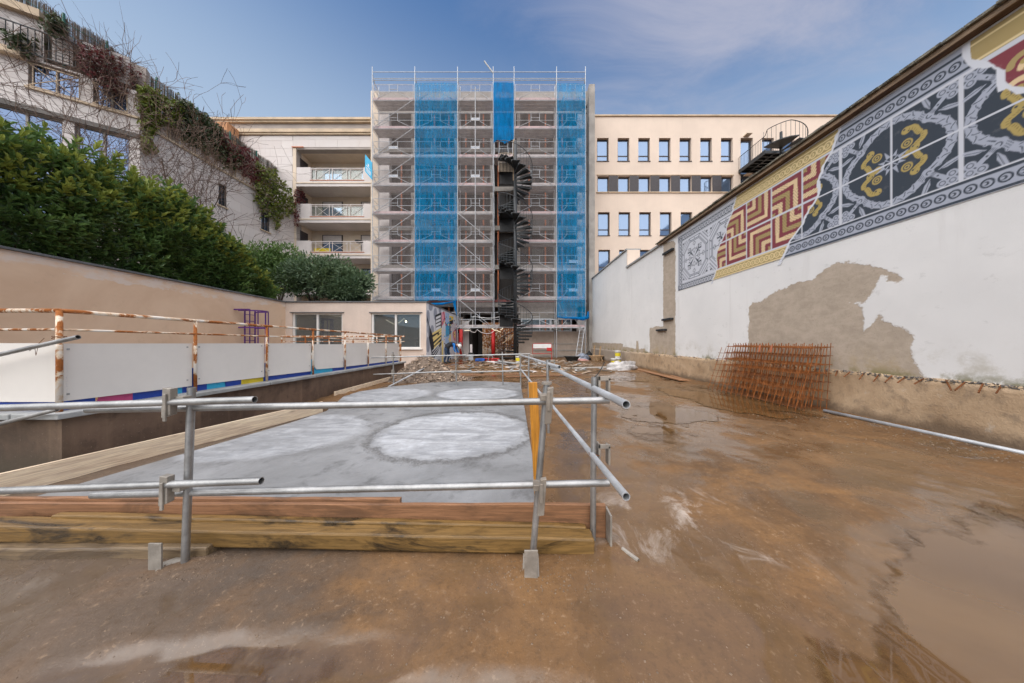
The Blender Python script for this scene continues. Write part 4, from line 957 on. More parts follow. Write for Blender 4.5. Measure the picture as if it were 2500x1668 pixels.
m = MB(); m.path([(XR+.035*math.cos(a),2.53+.037*math.sin(a),1.235+.012*math.sin(a*1.3)) for a in np.linspace(0,14,40)],.002,5); m.path([(XR-.05,2.48,1.23),(XR-.10,2.46,1.15),(XR-.09,2.46,1.08),(XR-.07,2.46,1.16),(XR-.13,2.45,1.12)],.0018,5); m.build('wire_tie', M['rebardark'], pp)
tag(MB().tube(W(-220,915,2.40),W(191,823,2.44),.0185,12,hollow=.82).build('scaffold_tube', M['galv']), 'loose grey tube tied by wire to the first rusty post', 'tube')
tag(MB().tube(W(-200,1085,2.36),W(140,1000,2.42),.0165,12,hollow=.82).build('scaffold_tube', M['galv']), 'loose grey tube resting on the grey coping at left edge', 'tube')
fr_ = thing('rusty_railing', 'rusty white railing in front of the pavilion windows, beyond the panels', 'railing', (-7,10.4,.4))
for k in range(6):
    x = -8.6 + k*.87; MB().tube((x,10.4,-.1),(x,10.4,1.38),.024,8).build('post', M['rusty'], fr_)
MB().tube((-8.6,10.4,1.385),(-4.1,10.4,1.385),.024,8).build('handrail', M['rusty'], fr_); MB().tube((-8.6,10.4,1.20),(-4.1,10.4,1.20),.011,8).build('middle_rail', M['rusty'], fr_)

# ------------------------------------------------------------------ tan wall at the left with slate coping
def tan_mat():
    t = NT('tan_plaster'); x, y, z = t.xyz(); a = t.noise(.45, 6, .62, dist=.6); b = t.noise(3, 7, .68); f = t.noise(40, 4, .6)
    col = t.mix(t.rng(a, .3, .7), (.62,.43,.29), (.74,.55,.39)); col = t.mix(t.rng(b, .55, .75, 0, .35), col, (.45,.32,.22)); col = t.mix(t.rng(f, .68, .78, 0, .3), col, (.30,.2,.13))
    e = t.noise(1.1, 6, .7, t.map(scale=(1,.6,1.5)))
    pk = t.math('MULTIPLY', t.rng(t.math('ADD', z, t.math('MULTIPLY', t.math('SUBTRACT', e, .5), 1.1)), 2.82, 2.86), t.rng(e, .42, .56, 0, .8)); col = t.mix(pk, col, (.70,.61,.54))
    t.bump(t.math('ADD', b, t.math('MULTIPLY', pk, .6)), .2, .012); return t.fin(col, .85, 0, .25)
M['tan'] = tan_mat(); XT = -10.93
tw = thing('garden_wall', 'tall tan plastered wall below the laurel hedge', 'wall', (XT,9,0))
def zt_(y): return 3.17 - (y-6)*.0175
m = MB(); m.prism([(XT,1.0,-.3),(XT,13.43,-.3),(XT,13.43,zt_(13.43)),(XT,1.0,zt_(1.0))],(-.35,0,0)); m.build('wall', M['tan'], tw)
y = 1.0
while y < 13.43:
    L = min(1.9, 13.43-y); MB().prism([(XT+.05,y+.003,zt_(y)+.003),(XT+.05,y+L-.003,zt_(y+L)+.003),(XT-.42,y+L-.003,zt_(y+L)+.003),(XT-.42,y+.003,zt_(y)+.003)],(0,0,.055)).build('coping_slab', M['slate'], tw, bevel=.006); y += L
# purple ladder cage on the tan wall
lc = thing('ladder_cage', 'purple steel safety cage of a ladder on the tan wall', 'ladder', (-10.6,11.8,.3))
cx_, cy_ = XT+.42, 11.5; hoops = (2.42, 1.75, 1.05)
for z in hoops:
    pts = [(XT+.02,cy_-.36,z)] + [(XT+.40+.36*math.cos(a), cy_+.36*math.sin(a), z) for a in np.linspace(-1.57,1.57,11)] + [(XT+.02,cy_+.36,z)]
    m = MB(); 
    for a, b in zip(pts[:-1], pts[1:]): m.bar(a, b, .012, .05)
    m.build('hoop', M['purple'], lc)
for a in (-1.4,-.7,0,.7,1.4):
    x, y = XT+.40+.36*math.cos(a), cy_+.36*math.sin(a); MB().bar((x,y,.7),(x,y,2.44),.045,.012).build('cage_bar', M['purple'], lc)
for s in (-.22,.22): MB().bar((XT+.14,cy_+s,.0),(XT+.14,cy_+s,2.5),.05,.022).build('stile', M['purple'], lc)
for k in range(9): MB().tube((XT+.14,cy_-.22,.2+k*.26),(XT+.14,cy_+.22,.2+k*.26),.013,6).build('rung', M['purple'], lc)
MB().bar((XT,cy_-.5,2.44),(XT+.6,cy_-.5,2.44),.05,.05).build('bracket', M['purple'], lc)

# ------------------------------------------------------------------ low pavilion
YP = 13.43; XPL, XPR = XT, -4.28; ZP = 3.04
M['pav'] = surf('pavilion_render', (.64,.53,.45), .09, .9, 25, .85, .15, 60, .006, streak=.2, streakc=(.42,.31,.22), stain=.15, stainc=(.5,.38,.28))
pv = thing('pavilion', 'low flat pavilion with two white sliding windows and painted side wall', 'building', (-7.5,YP,0))
wins = [((713-CX)/F*YP,(836-CX)/F*YP,.60,2.55),((906-CX)/F*YP,(1027-CX)/F*YP,.87,2.55)]
m = MB(); x = XPL
for x0, x1, z0, z1 in wins:
    m.box(x,x0,YP,YP+.3,-.1,ZP).box(x0,x1,YP,YP+.3,-.1,z0).box(x0,x1,YP,YP+.3,z1,ZP); x = x1
m.box(x,XPR,YP,YP+.3,-.1,ZP); m.build('front_wall', M['pav'], pv)
MB().box(XPL,XPR+.03,YP-.05,21.2,ZP+.003,ZP+.06).build('roof_slab', M['slate'], pv)
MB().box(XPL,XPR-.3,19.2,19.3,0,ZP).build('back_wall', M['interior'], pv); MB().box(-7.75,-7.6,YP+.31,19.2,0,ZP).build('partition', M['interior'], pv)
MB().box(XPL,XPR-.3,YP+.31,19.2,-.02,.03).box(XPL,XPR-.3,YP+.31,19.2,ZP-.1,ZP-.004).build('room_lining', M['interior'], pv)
for x0, x1, z0, z1 in wins:
    f_ = .07; y = YP+.06; fr = MB(); fr.box(x0,x0+f_*1.3,y,y+.12,z0,z1).box(x1-f_,x1,y,y+.12,z0,z1).box(x0+f_*1.3,x1-f_,y,y+.12,z1-f_,z1).box(x0+f_*1.3,x1-f_,y,y+.12,z0,z0+f_)
    xm = x0+(x1-x0)*.485; fr.box(xm-.045,xm+.045,y+.01,y+.11,z0+f_,z1-f_); w_ = fr.build('window', M['white'], pv)
    MB().box(x0+f_*1.3,xm-.045,y+.05,y+.06,z0+f_,z1-f_).build('pane', M['glassclear'], w_); MB().box(xm+.045,x1-f_,y+.07,y+.08,z0+f_,z1-f_).build('pane', M['glassclear'], w_)
    MB().box(x0-.08,x1+.08,YP-.05,YP+.05,z1+.003,z1+.04).build('lintel', M['slate'], w_); MB().box(x0-.08,x1+.08,YP-.09,YP+.06,z0-.05,z0-.003).build('sill', M['white'], w_)
def emis(name, c, s):
    t = NT(name); e = t.n('ShaderNodeEmission'); e.inputs[0].default_value = (*c,1); e.inputs[1].default_value = s; t.l(e.outputs[0], t.out.inputs[0]); return t.mat
M['lamp'] = emis('warm_lamp', (1,.72,.35), 16); M['striplamp'] = emis('festoon_lamp', (1,.83,.58), .75)
sl = thing('festoon_light', 'warm festoon light hanging inside the right pavilion window', 'light', (-5.9,15,2))
MB().path([(-6.9,15,2.35),(-6.5,15,2.12),(-6.2,15,2.2),(-5.95,15,2.42),(-5.85,15,2.3)],.012,5).build('light_tube', M['striplamp'], sl); MB().lathe([(.01,-.05),(.045,0),(.01,.05)],(-5.85,15,2.25),8).build('bulb', M['lamp'], sl)
# painted side wall (flat street-art print, painted point by point)
us = [13.43]
while us[-1] < 21.1: us.append(us[-1]+.018)
us = np.array(us); vs_ = np.linspace(0,ZP,170); UU, VV = np.meshgrid(us, vs_); u = UU.ravel(); v = VV.ravel()
p = Paint(u, v, np.array(lin(212,214,220))); gg = np.array(lin(150,155,168)); bk = np.array(lin(38,40,46)); yl = np.array(lin(238,214,140)); yl2 = np.array(lin(232,196,72)); cb_ = np.array(lin(70,160,205)); lb_ = np.array(lin(165,190,222)); pk = np.array(lin(226,150,165)); rd = np.array(lin(170,40,70))
def sw_y(px): return -XPR*F/(CX-px)
def sp_(px, py): y = sw_y(px); return (y, H+(CY-py)/F*y)
def S(pts): return [sp_(1035+a*.10838, 730+b*.10842) for a, b in pts]
for cx_, cy_, rx, ry in ((150,180,45,90),(255,340,40,140),(90,420,40,170),(185,700,40,110),(360,250,30,70),(90,1030,40,180),(170,1420,60,140),(335,1440,40,90),(380,1190,22,110)):
    p.poly(S([(cx_+rx*math.cos(a),cy_+ry*math.sin(a)) for a in np.linspace(0,6.28,24)]), gg)
p.poly(S([(65,370),(130,620),(190,800),(225,1080),(190,1460),(165,1200),(110,880),(75,640)]), bk); p.poly(S([(80,480),(120,640),(120,850),(75,740)]), gg)
p.poly(S([(250,370),(390,300),(400,640),(265,690)]), bk); p.poly(S([(185,770),(395,640),(395,940),(225,1110)]), bk); p.poly(S([(165,1180),(300,1060),(395,960),(395,1020),(200,1430),(180,1440)]), bk)
for k in range(4):
    y_ = 390+k*80; p.poly(S([(268,y_+20),(375,y_-30),(380,y_+20),(270,y_+75)]), np.array(lin(225,226,230)))
for a, b, c, d in ((195,760,390,650),(205,860,300,790),(340,740,392,700),(215,910,390,760),(230,1000,380,850),(230,1080,350,970)):
    p.line(S([(a,b+25),(c,d+25)]), .12, yl)
for k in range(5): p.line(S([(185+k*12,1180+k*60),(330+k*10,1030+k*30)]), .06, np.array(lin(225,226,230)))
p.poly(S([(400,940),(438,940),(438,1440),(400,1440)]), yl); p.poly(S([(400,300),(470,290),(480,520),(400,620)]), pk); p.line(S([(440,300),(470,420),(410,560)]), .12, rd)
p.poly(S([(480,300),(570,330),(570,1000),(480,1010)]), lb_); p.poly(S([(488,560),(565,520),(570,820),(490,870)]), cb_); p.poly(S([(570,380),(665,400),(660,460),(570,520)]), yl2); p.poly(S([(572,500),(660,470),(655,540),(600,600),(600,790),(572,800)]), bk)
p.poly(S([(575,800),(600,800),(600,1000),(572,1000)]), yl2); p.poly(S([(610,600),(740,520),(760,1000),(615,1000)]), np.array(lin(205,200,205))); p.poly(S([(650,740),(720,680),(720,960),(660,920)]), pk); p.poly(S([(665,760),(705,720),(705,900),(675,880)]), yl); p.line(S([(690,700),(660,800),(690,910)]), .1, rd)
p.poly(S([(750,600),(812,590),(815,760),(760,780)]), bk); p.poly(S([(750,690),(800,680),(790,730),(755,720)]), rd); p.poly(S([(760,800),(812,790),(812,1000),(765,1000)]), pk)
for k in range(90):
    cx_ = random.uniform(430,800); cy_ = random.uniform(320,1400); q = sp_(1035+cx_*.10838,730+cy_*.10842); p.disc(q[0], q[1], random.uniform(.02,.07), (bk,rd,yl,gg,cb_)[k%5], ku=.4)
gw = np_mesh('painted_side_wall', np.stack([np.full(u.size, XPR+.004), u, v], 1), gridfaces(len(us), len(vs_)), M['white'], pv)
ca = gw.data.color_attributes.new('paint','FLOAT_COLOR','POINT'); ca.data.foreach_set('color', np.concatenate([p.C, np.ones((u.size,1))],1).astype(np.float32).ravel())
def gm():
    t = NT('street_art_paint'); a = t.n('ShaderNodeAttribute'); a.attribute_name = 'paint'; w = t.noise(5, 7, .7); col = t.mix(t.rng(w,.5,.75,0,.18), a.outputs['Color'], (.4,.38,.36)); return t.fin(col, .75, 0, .3)
gw.data.materials.clear(); gw.data.materials.append(gm()); gw['label'] = 'side wall covered in street art with grey ovals and slanted lettering'
MB().box(XPR-.28,XPR-.002,YP+.31,21.2,0,ZP).build('side_wall', M['pav'], pv)
# ------------------------------------------------------------------ bare building behind the scaffold
YF = 21.15; SF = F/YF
def fx(px): return (px-CX)/SF
def fz(py): return H + (CY-py)/SF
bb = thing('stripped_building', 'stripped concrete building with open floors behind the scaffold', 'building', (-2,YF,0))
XL, XRr = fx(906), fx(1447); ZR = 19.8
slabs = [18.45,15.55,12.65,9.75,6.85,4.05]
MB().box(XL,XL+.55,YF-.05,YF+9,0,ZR).build('left_gable', M['stonewarm'], bb); MB().box(XRr-.42,XRr,YF-.6,YF+9,0,ZR).build('right_gable', M['concrete'], bb)
MB().box(XL+.55,XRr-.42,YF,YF+.45,18.75,ZR).build('parapet', M['concrete'], bb)
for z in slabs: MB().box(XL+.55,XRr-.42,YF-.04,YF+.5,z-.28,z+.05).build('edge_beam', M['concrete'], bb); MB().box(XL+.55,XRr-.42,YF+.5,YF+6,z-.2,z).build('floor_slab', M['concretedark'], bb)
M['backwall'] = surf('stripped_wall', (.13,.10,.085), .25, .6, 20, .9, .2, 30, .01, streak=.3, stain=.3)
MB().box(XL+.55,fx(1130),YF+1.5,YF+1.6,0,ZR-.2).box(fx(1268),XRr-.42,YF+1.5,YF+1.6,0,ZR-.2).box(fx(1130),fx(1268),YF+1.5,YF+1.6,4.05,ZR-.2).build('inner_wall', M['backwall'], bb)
MB().box(fx(1206),fx(1262),YF+.55,YF+.62,4.06,15.2).build('shade_panel', M['interiordark'], bb)  # dark panel added to stand in for the shade of the open slot
cols_ = [(918,950),(1003,1012),(1108,1117),(1196,1206),(1262,1270),(1352,1362),(1410,1432)]
for i, (a, b) in enumerate(cols_):
    for k, z in enumerate(slabs):
        z1 = z-.28; z0 = slabs[k+1]+.05 if k+1 < len(slabs) else 0
        if i in (3,4) and z0 == 0: continue
        MB().box(fx(a),fx(b),YF+.02,YF+.42,z0,z1).build('column', M['stone'] if i in (0,6) else M['concrete'], bb)
for k, z in enumerate(slabs):                            # orange shoring props
    z0 = slabs[k+1]+.05 if k+1 < len(slabs) else .9
    for px_ in (979,1060,1095,1137,1180,1216,1292,1332,1373):
        if k == 5 and 1130 < px_ < 1300: continue
        if k < 1 and px_ < 1000: continue
        MB().tube((fx(px_),YF+.1,z0),(fx(px_),YF+.1,z-.28),.06,8).build('prop', M['orangeprop'], bb)
for k, z in enumerate(slabs[:-1]):                       # darker panels and odd boards inside the bays
    for px_ in (985,1070,1150,1310):
        w = random.uniform(.8,1.6); x = fx(px_+random.uniform(-10,10)); MB().box(x,x+w,YF+1.40,YF+1.49,slabs[k+1]+.05,slabs[k+1]+random.uniform(1.2,2.3)).build('inner_panel', random.choice([M['interiordark'],M['concrete'],M['backwall'],M['concretedark']]), bb)
MB().box(XL+.6,XRr-.5,YF-.12,YF-.05,4.12,4.30).build('steel_beam', M['redbeam'], bb)
# clerestory strip under the first floor, its daylight put in as white panes
for k in range(9):
    x = fx(1122)+k*.52; 
    if k in (4,): continue
    MB().box(x,x+.42,YF+1.62,YF+1.66,4.15,4.55).build('clerestory_pane', M['whiteplastic'], bb)
M['groundwall'] = surf('bare_ground_floor_wall', (.44,.36,.30), .16, .8, 20, .85, .25, 30, .01, streak=.25, stain=.3, stainc=(.25,.19,.15))
MB().box(fx(1266),XRr-.42,YF-.02,YF+.35,0,1.95).build('ground_wall', M['groundwall'], bb)
for z in (1.02,.55,.12): MB().box(fx(1302),XRr-.43,YF-.07,YF-.025,z-.04,z+.04).build('conduit_ledge', M['concrete'], bb)
MB().box(XL+.55,fx(1130),YF-.02,YF+.35,0,3.0).build('ground_wall', M['groundwall'], bb)
wf = MB(); 
for a, b, c, d in ((1272,1396,1.95,2.02),(1272,1396,2.85,2.92),(1272,1275,2.02,2.85),(1317,1319,2.02,2.85),(1342,1347,2.02,2.85),(1393,1396,2.02,2.85)): wf.box(fx(a),fx(b),YF+.02,YF+.12,c,d)
w_ = wf.build('window', M['galvpale'], bb); MB().box(fx(1275),fx(1393),YF+.06,YF+.07,2.02,2.85).build('pane', M['glassclear'], w_)
MB().box(fx(1266),XRr-.42,YF+.02,YF+.4,2.92,4.0).build('spandrel', M['concrete'], bb)
for a in (1325,1352,1362): MB().box(fx(a),fx(a+14),YF+.9,YF+.95,2.0,2.8).build('curtain', M['stonewarm'], bb)
# passage through the ground floor and the yard seen behind it
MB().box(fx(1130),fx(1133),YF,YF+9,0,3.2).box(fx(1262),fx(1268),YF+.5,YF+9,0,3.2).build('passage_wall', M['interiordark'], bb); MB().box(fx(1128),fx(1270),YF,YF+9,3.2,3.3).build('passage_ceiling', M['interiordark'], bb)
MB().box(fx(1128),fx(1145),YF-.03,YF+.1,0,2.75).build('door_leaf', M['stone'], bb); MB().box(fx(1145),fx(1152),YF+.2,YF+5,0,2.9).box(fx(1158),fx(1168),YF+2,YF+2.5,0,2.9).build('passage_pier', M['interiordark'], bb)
gt = MB()
for k in range(14): x = fx(1168)+k*.21; gt.bar((x,YF+8,.05),(x,YF+8,2.7),.025,.025)
for z in (.1,.75,2.65): gt.bar((fx(1168),YF+8,z),(fx(1260),YF+8,z),.04,.05)
gt.build('gate', M['darkmetal'], bb)
for k, (zz, xx) in enumerate(((1.9,-2.2),(1.1,-1.4))): pass
sb = tag(MB().box(-9,7,43,43.5,0,9).build('street_wall', M['stonewarm']), 'pale sunny house wall seen through the gate of the passage', 'wall')
# autumn tree seen through the passage
def leafcloud(n, c, r, s, squash=(1,1,1), seed=1, shell=.55, up=.3):
    g = np.random.default_rng(seed); d = g.normal(size=(n,3)); d /= np.linalg.norm(d,axis=1)[:,None]; rad = shell+(1-shell)*g.random(n)**.6
    lump = 1+.35*(fbm(d[:,0]*2.5+seed, d[:,1]*2.5+d[:,2]*2, seed, 3)-.5)*2
    P = np.array(c)+d*rad[:,None]*lump[:,None]*np.array(r)*np.array(squash)
    return P, d
def leaves_mesh(name, P, D, s, mat, parent, seed=0, asp=.38, droop=.0, jit=.7, lat=(.7,1.25)):
    """many small folded leaf blades at points P pointing roughly along D"""
    g = np.random.default_rng(seed+99); n = len(P); D = D+g.normal(size=(n,3))*jit; D[:,2] -= droop; D /= np.linalg.norm(D,axis=1)[:,None]
    up = g.normal(size=(n,3)); S_ = np.cross(D,up); S_ /= np.linalg.norm(S_,axis=1)[:,None]; N = np.cross(S_,D)
    L = s*g.uniform(lat[0],lat[1],n); w = (L*asp)[:,None]*.5; L = L[:,None]
    b = P; tip = P+D*L; m1 = P+D*L*.5+S_*w+N*w*.45; m2 = P+D*L*.5-S_*w+N*w*.45; mid = P+D*L*.5
    V_ = np.stack([b,m1,tip,m2],1).reshape(-1,3); i = np.arange(n)*4
    F_ = np.stack([i,i+1,i+2,i+3],1)
    o = np_mesh(name, V_, F_, mat, parent, smooth=False)
    return o
def leafmat(name, c1, c2, c3=None, gloss=.45, trans=.25, sc=1.2, spec=.5):
    t = NT(name); big = t.noise(sc, 4, .6); ra = t.n('ShaderNodeNewGeometry').outputs['Random Per Island']
    col = t.mix(t.rng(big,.3,.7), c1, c2); col = t.mix(t.rng(ra,.0,1,0,.6,False), col, c3 or tuple(q*.5 for q in c1))
    t.fin(col, gloss, 0, spec); tl = t.n('ShaderNodeBsdfTranslucent'); t.l(col, tl.inputs[0]); ms = t.n('ShaderNodeMixShader'); ms.inputs[0].default_value = trans
    t.l(t.b.outputs[0], ms.inputs[1]); t.l(tl.outputs[0], ms.inputs[2]); t.l(ms.outputs[0], t.out.inputs[0]); return t.mat
M['autumn'] = leafmat('autumn_leaves', (.62,.22,.03), (.75,.45,.12), (.5,.12,.02))
at_ = thing('autumn_tree', 'orange autumn tree behind the gate of the passage', 'tree', (-1.6,34,0))
P, D = leafcloud(2500, (-1.5,34,2.0), 2.6, .2, (1.3,.7,.9), 3, .3); leaves_mesh('crown', P, D, .28, M['autumn'], at_, 3, .6); MB().tube((-1.6,34,0),(-1.5,34,2.4),.12,8,.05).build('trunk', M['darkmetal'], at_)

# ------------------------------------------------------------------ the scaffold
YS = F/34.85; YI = YS+.95
sc = thing('scaffold', 'tall tube scaffold hung with blue and white nets on the stripped building', 'scaffold', (-2.6,YS,0))
SX = [-10.13,-7.15,-4.16,-1.66,-.20,2.78,4.80]
LZ = [2.22+1.99*k for k in range(9)]
r_ = .026
for i, x in enumerate(SX):
    MB().tube((x,YS,.0),(x,YS,20.45),r_,8).build('standard', M['galvpale'], sc); MB().tube((x,YI,.0),(x,YI,19.9),r_,8).build('standard', M['galvpale'], sc)
    MB().box(x-.08,x+.08,YS-.08,YS+.08,.0,.02).build('base_plate', M['galv'], sc)
bays = list(zip(SX[:-1],SX[1:])); protoD = {}; protoG = {}; protoU = {}
for bi, (x0, x1) in enumerate(bays):
    Wd = round(x1-x0,2)
    for k, z in enumerate(LZ):
        if bi == 3 and 0 < k < 6: continue                 # open slot for the spiral stair
        key = (Wd, (k+bi) % 3 == 0)
        o = protoD.get(key)
        if o is None:
            m = MB(); m.box(x0+.04,x1-.04,YS+.03,YS+.30,z-.05,z).box(x0+.04,x1-.04,YS+.33,YS+.62,z-.05,z).box(x0+.04,x1-.04,YS+.65,YI-.03,z-.05,z)
            protoD[key] = (m.build('deck', M['deck'], sc), z, x0)
        else: src, zz, xx = o; inst(src, WLOC[src.name]+Vector((x0-xx,0,z-zz)), sc, 'deck')
        tb = MB().box(x0+.04,x1-.04,YS+.005,YS+.025,z+.002,z+.15); tb.build('toe_board', M['deckred'] if (k*3+bi) % 4 < 2 else M['deck'], sc)
        MB().tube((x0,YS,z-.06),(x1,YS,z-.06),.024,6).build('ledger', M['galvpale'], sc)
        g = protoG.get(Wd)
        if g is None:
            m = MB(); xc = (x0+x1)/2; a, b = x0+.10, x1-.10; y = YS-.03; h = .30; rr = .017
            m.tube((a,y,z+1.02),(b,y,z+1.02),rr,6); m.tube((a,y,z+.52),(b,y,z+.52),rr,6); m.tube((a,y,z+.1),(a,y,z+1.02),rr,6); m.tube((b,y,z+.1),(b,y,z+1.02),rr,6)
            for s in (-1,1): m.tube((xc+s*h,y,z+1.02),(xc+s*h,y,z+.48),rr,6); m.tube((xc+s*h,y,z+.48),(xc+s*(Wd/2-.38),y,z+.10),rr,6); m.path([(xc+s*(Wd/2-.38),y,z+.10),(xc+s*(Wd/2-.33),y,z-.06),(xc+s*(Wd/2-.22),y,z-.10),(xc+s*(Wd/2-.12),y,z+.02)],rr,5)
            m.tube((xc-h,y,z+.70),(xc+h,y,z+.70),rr,6); protoG[Wd] = (m.build('guard_frame', M['galvpale'], sc), z, x0)
        else: src, zz, xx = g; inst(src, WLOC[src.name]+Vector((x0-xx,0,z-zz)), sc, 'guard_frame')
tp = None
for x in SX:
    for z in LZ:
        if tp is None: tp = MB().tube((x,YS,z-.08),(x,YI,z-.08),.024,6).build('transom', M['galvpale'], sc); b0 = WLOC[tp.name]-Vector((x,0,z))
        else: inst(tp, b0+Vector((x,0,z)), sc, 'transom')
for k in range(1,8): MB().tube((SX[0]+.05,YS-.06,LZ[k]-.03),(SX[1]-.05,YS-.06,LZ[k+1]-.03),.022,6).build('diagonal_brace', M['galvpale'], sc)
for k in range(0,4): MB().tube((SX[2]+.05,YS-.06,LZ[k+1]-.03),(SX[3]-.05,YS-.06,LZ[k]-.03),.022,6).build('diagonal_brace', M['galvpale'], sc)
MB().tube((SX[3]-1.25,YS-.05,2.3),(SX[3]-1.25,YS-.05,19),.03,6).build('hoist_tube', M['galvpale'], sc)
for z in (20.08,19.62,19.50): MB().tube((SX[0],YS,z),(SX[-1],YS,z),.022,6).build('top_rail', M['galvpale'], sc)
for x in SX: MB().tube((x,YS,20.0),(x,YI,19.0),.02,6).build('top_brace', M['galvpale'], sc); MB().tube((x,YS,19.55),(x,YI,19.55),.02,6).build('top_brace', M['galvpale'], sc)
MB().tube((SX[3]-.62,YS-.1,20.75),(SX[3],YS,20.0),.045,6).build('pulley_arm', M['galv'], sc)
# ladders inside some bays
for bi, k, d in ((1,7,1),(1,5,1),(1,3,1),(2,6,-1),(4,6,1),(4,4,-1),(5,0,1),(1,0,-1),(4,5,1)):
    x0, x1 = bays[bi]; z = LZ[k]+1.85; a = Vector((x0+.3,YS+.55,z-.15)); b = Vector((x1-.5,YS+.55,z+.02*d-.3)); m = MB()
    if bi == 5: a = Vector((x0+.1,YS+.2,LZ[0]+1.9)); b = Vector((x0+.75,YS+.2,LZ[0]+.2))
    n_ = 9
    for s in (0,.32): m.tube(a+Vector((0,s,0)), b+Vector((0,s,0)), .02, 5)
    for q in range(n_): c = a+(b-a)*(q+.5)/n_; m.tube(c, c+Vector((0,.32,0)), .013, 5)
    m.build('ladder', M['galvpale'], sc)
# end guards on the left flank
for z in LZ[1:]:
    for h in (.52,1.02): MB().tube((SX[0]-.02,YS,z+h),(SX[0]-.02,YI,z+h),.017,5).build('end_rail', M['galvpale'], sc)
    MB().tube((SX[0]-.03,YS,z+1.0),(SX[0]-.03,YI,z+.05),.015,5).build('end_rail', M['galvpale'], sc)
def netsheet(name, x0, x1, z0, z1, mat, y=YS-.075, saw=0, seed=0):
    nx_, nz_ = 26, int((z1-z0)/.22)+3; us_ = np.linspace(x0,x1,nx_); vs2 = np.linspace(z0,z1,nz_); U, V_ = np.meshgrid(us_,vs2)
    amp = .13; tie = np.abs(np.sin((V_-LZ[0])/1.99*math.pi)); e = np.sin((U-x0)/(x1-x0)*math.pi)
    Yy = y - amp*(fbm(U*2.2+seed, V_*.7, seed, 3)-.4)*tie - .03*e*tie
    if saw: V_ = np.where(V_ == z0, V_+saw*(fbm(U*3, U*0, seed, 3)-.5)*2, V_)
    o = np_mesh(name, np.stack([U.ravel(),Yy.ravel(),V_.ravel()],1), gridfaces(nx_,nz_), mat, sc); return o
nets = [(0,3.1,19.15,'netwhite'),(1,4.05,19.22,'netblue'),(2,3.15,19.3,'netwhite'),(3,15.15,19.25,'netbluethick'),(4,3.1,19.15,'netwhite'),(5,2.85,19.2,'netblue')]
for bi, z0, z1, mm in nets:
    o = netsheet('net', bays[bi][0]+.02, bays[bi][1]-.02, z0, z1, M[mm], saw=.25 if bi == 3 else .06, seed=bi)
    o['label'] = ('dense blue' if bi == 3 else 'blue' if 'blue' in mm else 'whitish')+' netting on the scaffold'
o = netsheet('net', YS, YI, 2.85, 19.2, M['netblue'], seed=9)            # blue net round the right flank
o.data.transform(Matrix.Translation((0,0,0)));
vv = np.empty(len(o.data.vertices)*3); o.data.vertices.foreach_get('co', vv); vv = vv.reshape(-1,3); c0 = np.array(WLOC[o.name]); wv = vv+c0
nv = np.stack([np.full(len(wv), SX[-1]+.07)+(wv[:,1]-YS)*.4, wv[:,0], wv[:,2]],1); o.data.vertices.foreach_set('co', (nv-c0).ravel()); o.data.update()
# rolled and slack net ends
MB().path([(2.8,YS-.1,2.92),(3.3,YS-.12,2.85),(4.0,YS-.14,2.84),(4.6,YS-.14,2.78),(4.95,YS-.1,2.9),(4.98,YS-.05,3.3)],[.03,.06,.08,.13,.12,.05],7).build('net_roll', M['netbluethick'], sc, smooth=True)
MB().path([(-7.1,YS-.1,3.98),(-6.3,YS-.15,3.80),(-5.2,YS-.15,3.82),(-4.5,YS-.12,3.95),(-4.2,YS-.1,4.05)],[.03,.07,.08,.05,.02],7).build('net_roll', M['netbluethick'], sc, smooth=True)
MB().prism([(-4.5,YS-.12,4.0),(-4.25,YS-.12,4.05),(-4.18,YS-.12,2.95)],(0,.01,0)).build('net_roll', M['netbluethick'], sc)
# company plates on the guard frames
def text(name, body, size, loc, rot, mat, parent, ext=.002, align='CENTER'):
    cu = bpy.data.curves.new(name, 'FONT'); cu.body = body; cu.size = size; cu.extrude = ext; cu.align_x = align; cu.align_y = 'CENTER'; cu.materials.append(mat)
    tmp = bpy.data.objects.new(name, cu); COL.objects.link(tmp); dg = bpy.context.evaluated_depsgraph_get(); me = bpy.data.meshes.new_from_object(tmp.evaluated_get(dg)); bpy.data.objects.remove(tmp)
    o = bpy.data.objects.new(name, me); o.rotation_euler = rot; place(o, loc, parent); return o
M['plateblue'] = surf('sign_blue_letters', (.08,.20,.42), .1, 5, 40, .5, 0)
for bi, ks in ((0,(6,5)),(1,(1,)),(2,(7,6,5,1)),(5,(2,1))):
    xc = sum(bays[bi])/2 + (.15 if bi == 5 else 0)
    for k in ks:
        z = LZ[k]+.58; pl = MB().box(xc-.31,xc+.31,YS-.062,YS-.052,z-.085,z+.085).build('name_plate', M['whiteplastic'], sc); text('lettering','ALMEIDA',.15,(xc,YS-.064,z),(R(90),0,0),M['plateblue'],pl)
# red foam sleeves at walking height
for x, z1 in ((-3.92,2.05),(SX[3]+.0,2.0)): tag(MB().tube((x,YS-.0,.12),(x,YS,z1),.13,10).build('foam_sleeve', M['red'], sc, smooth=True))
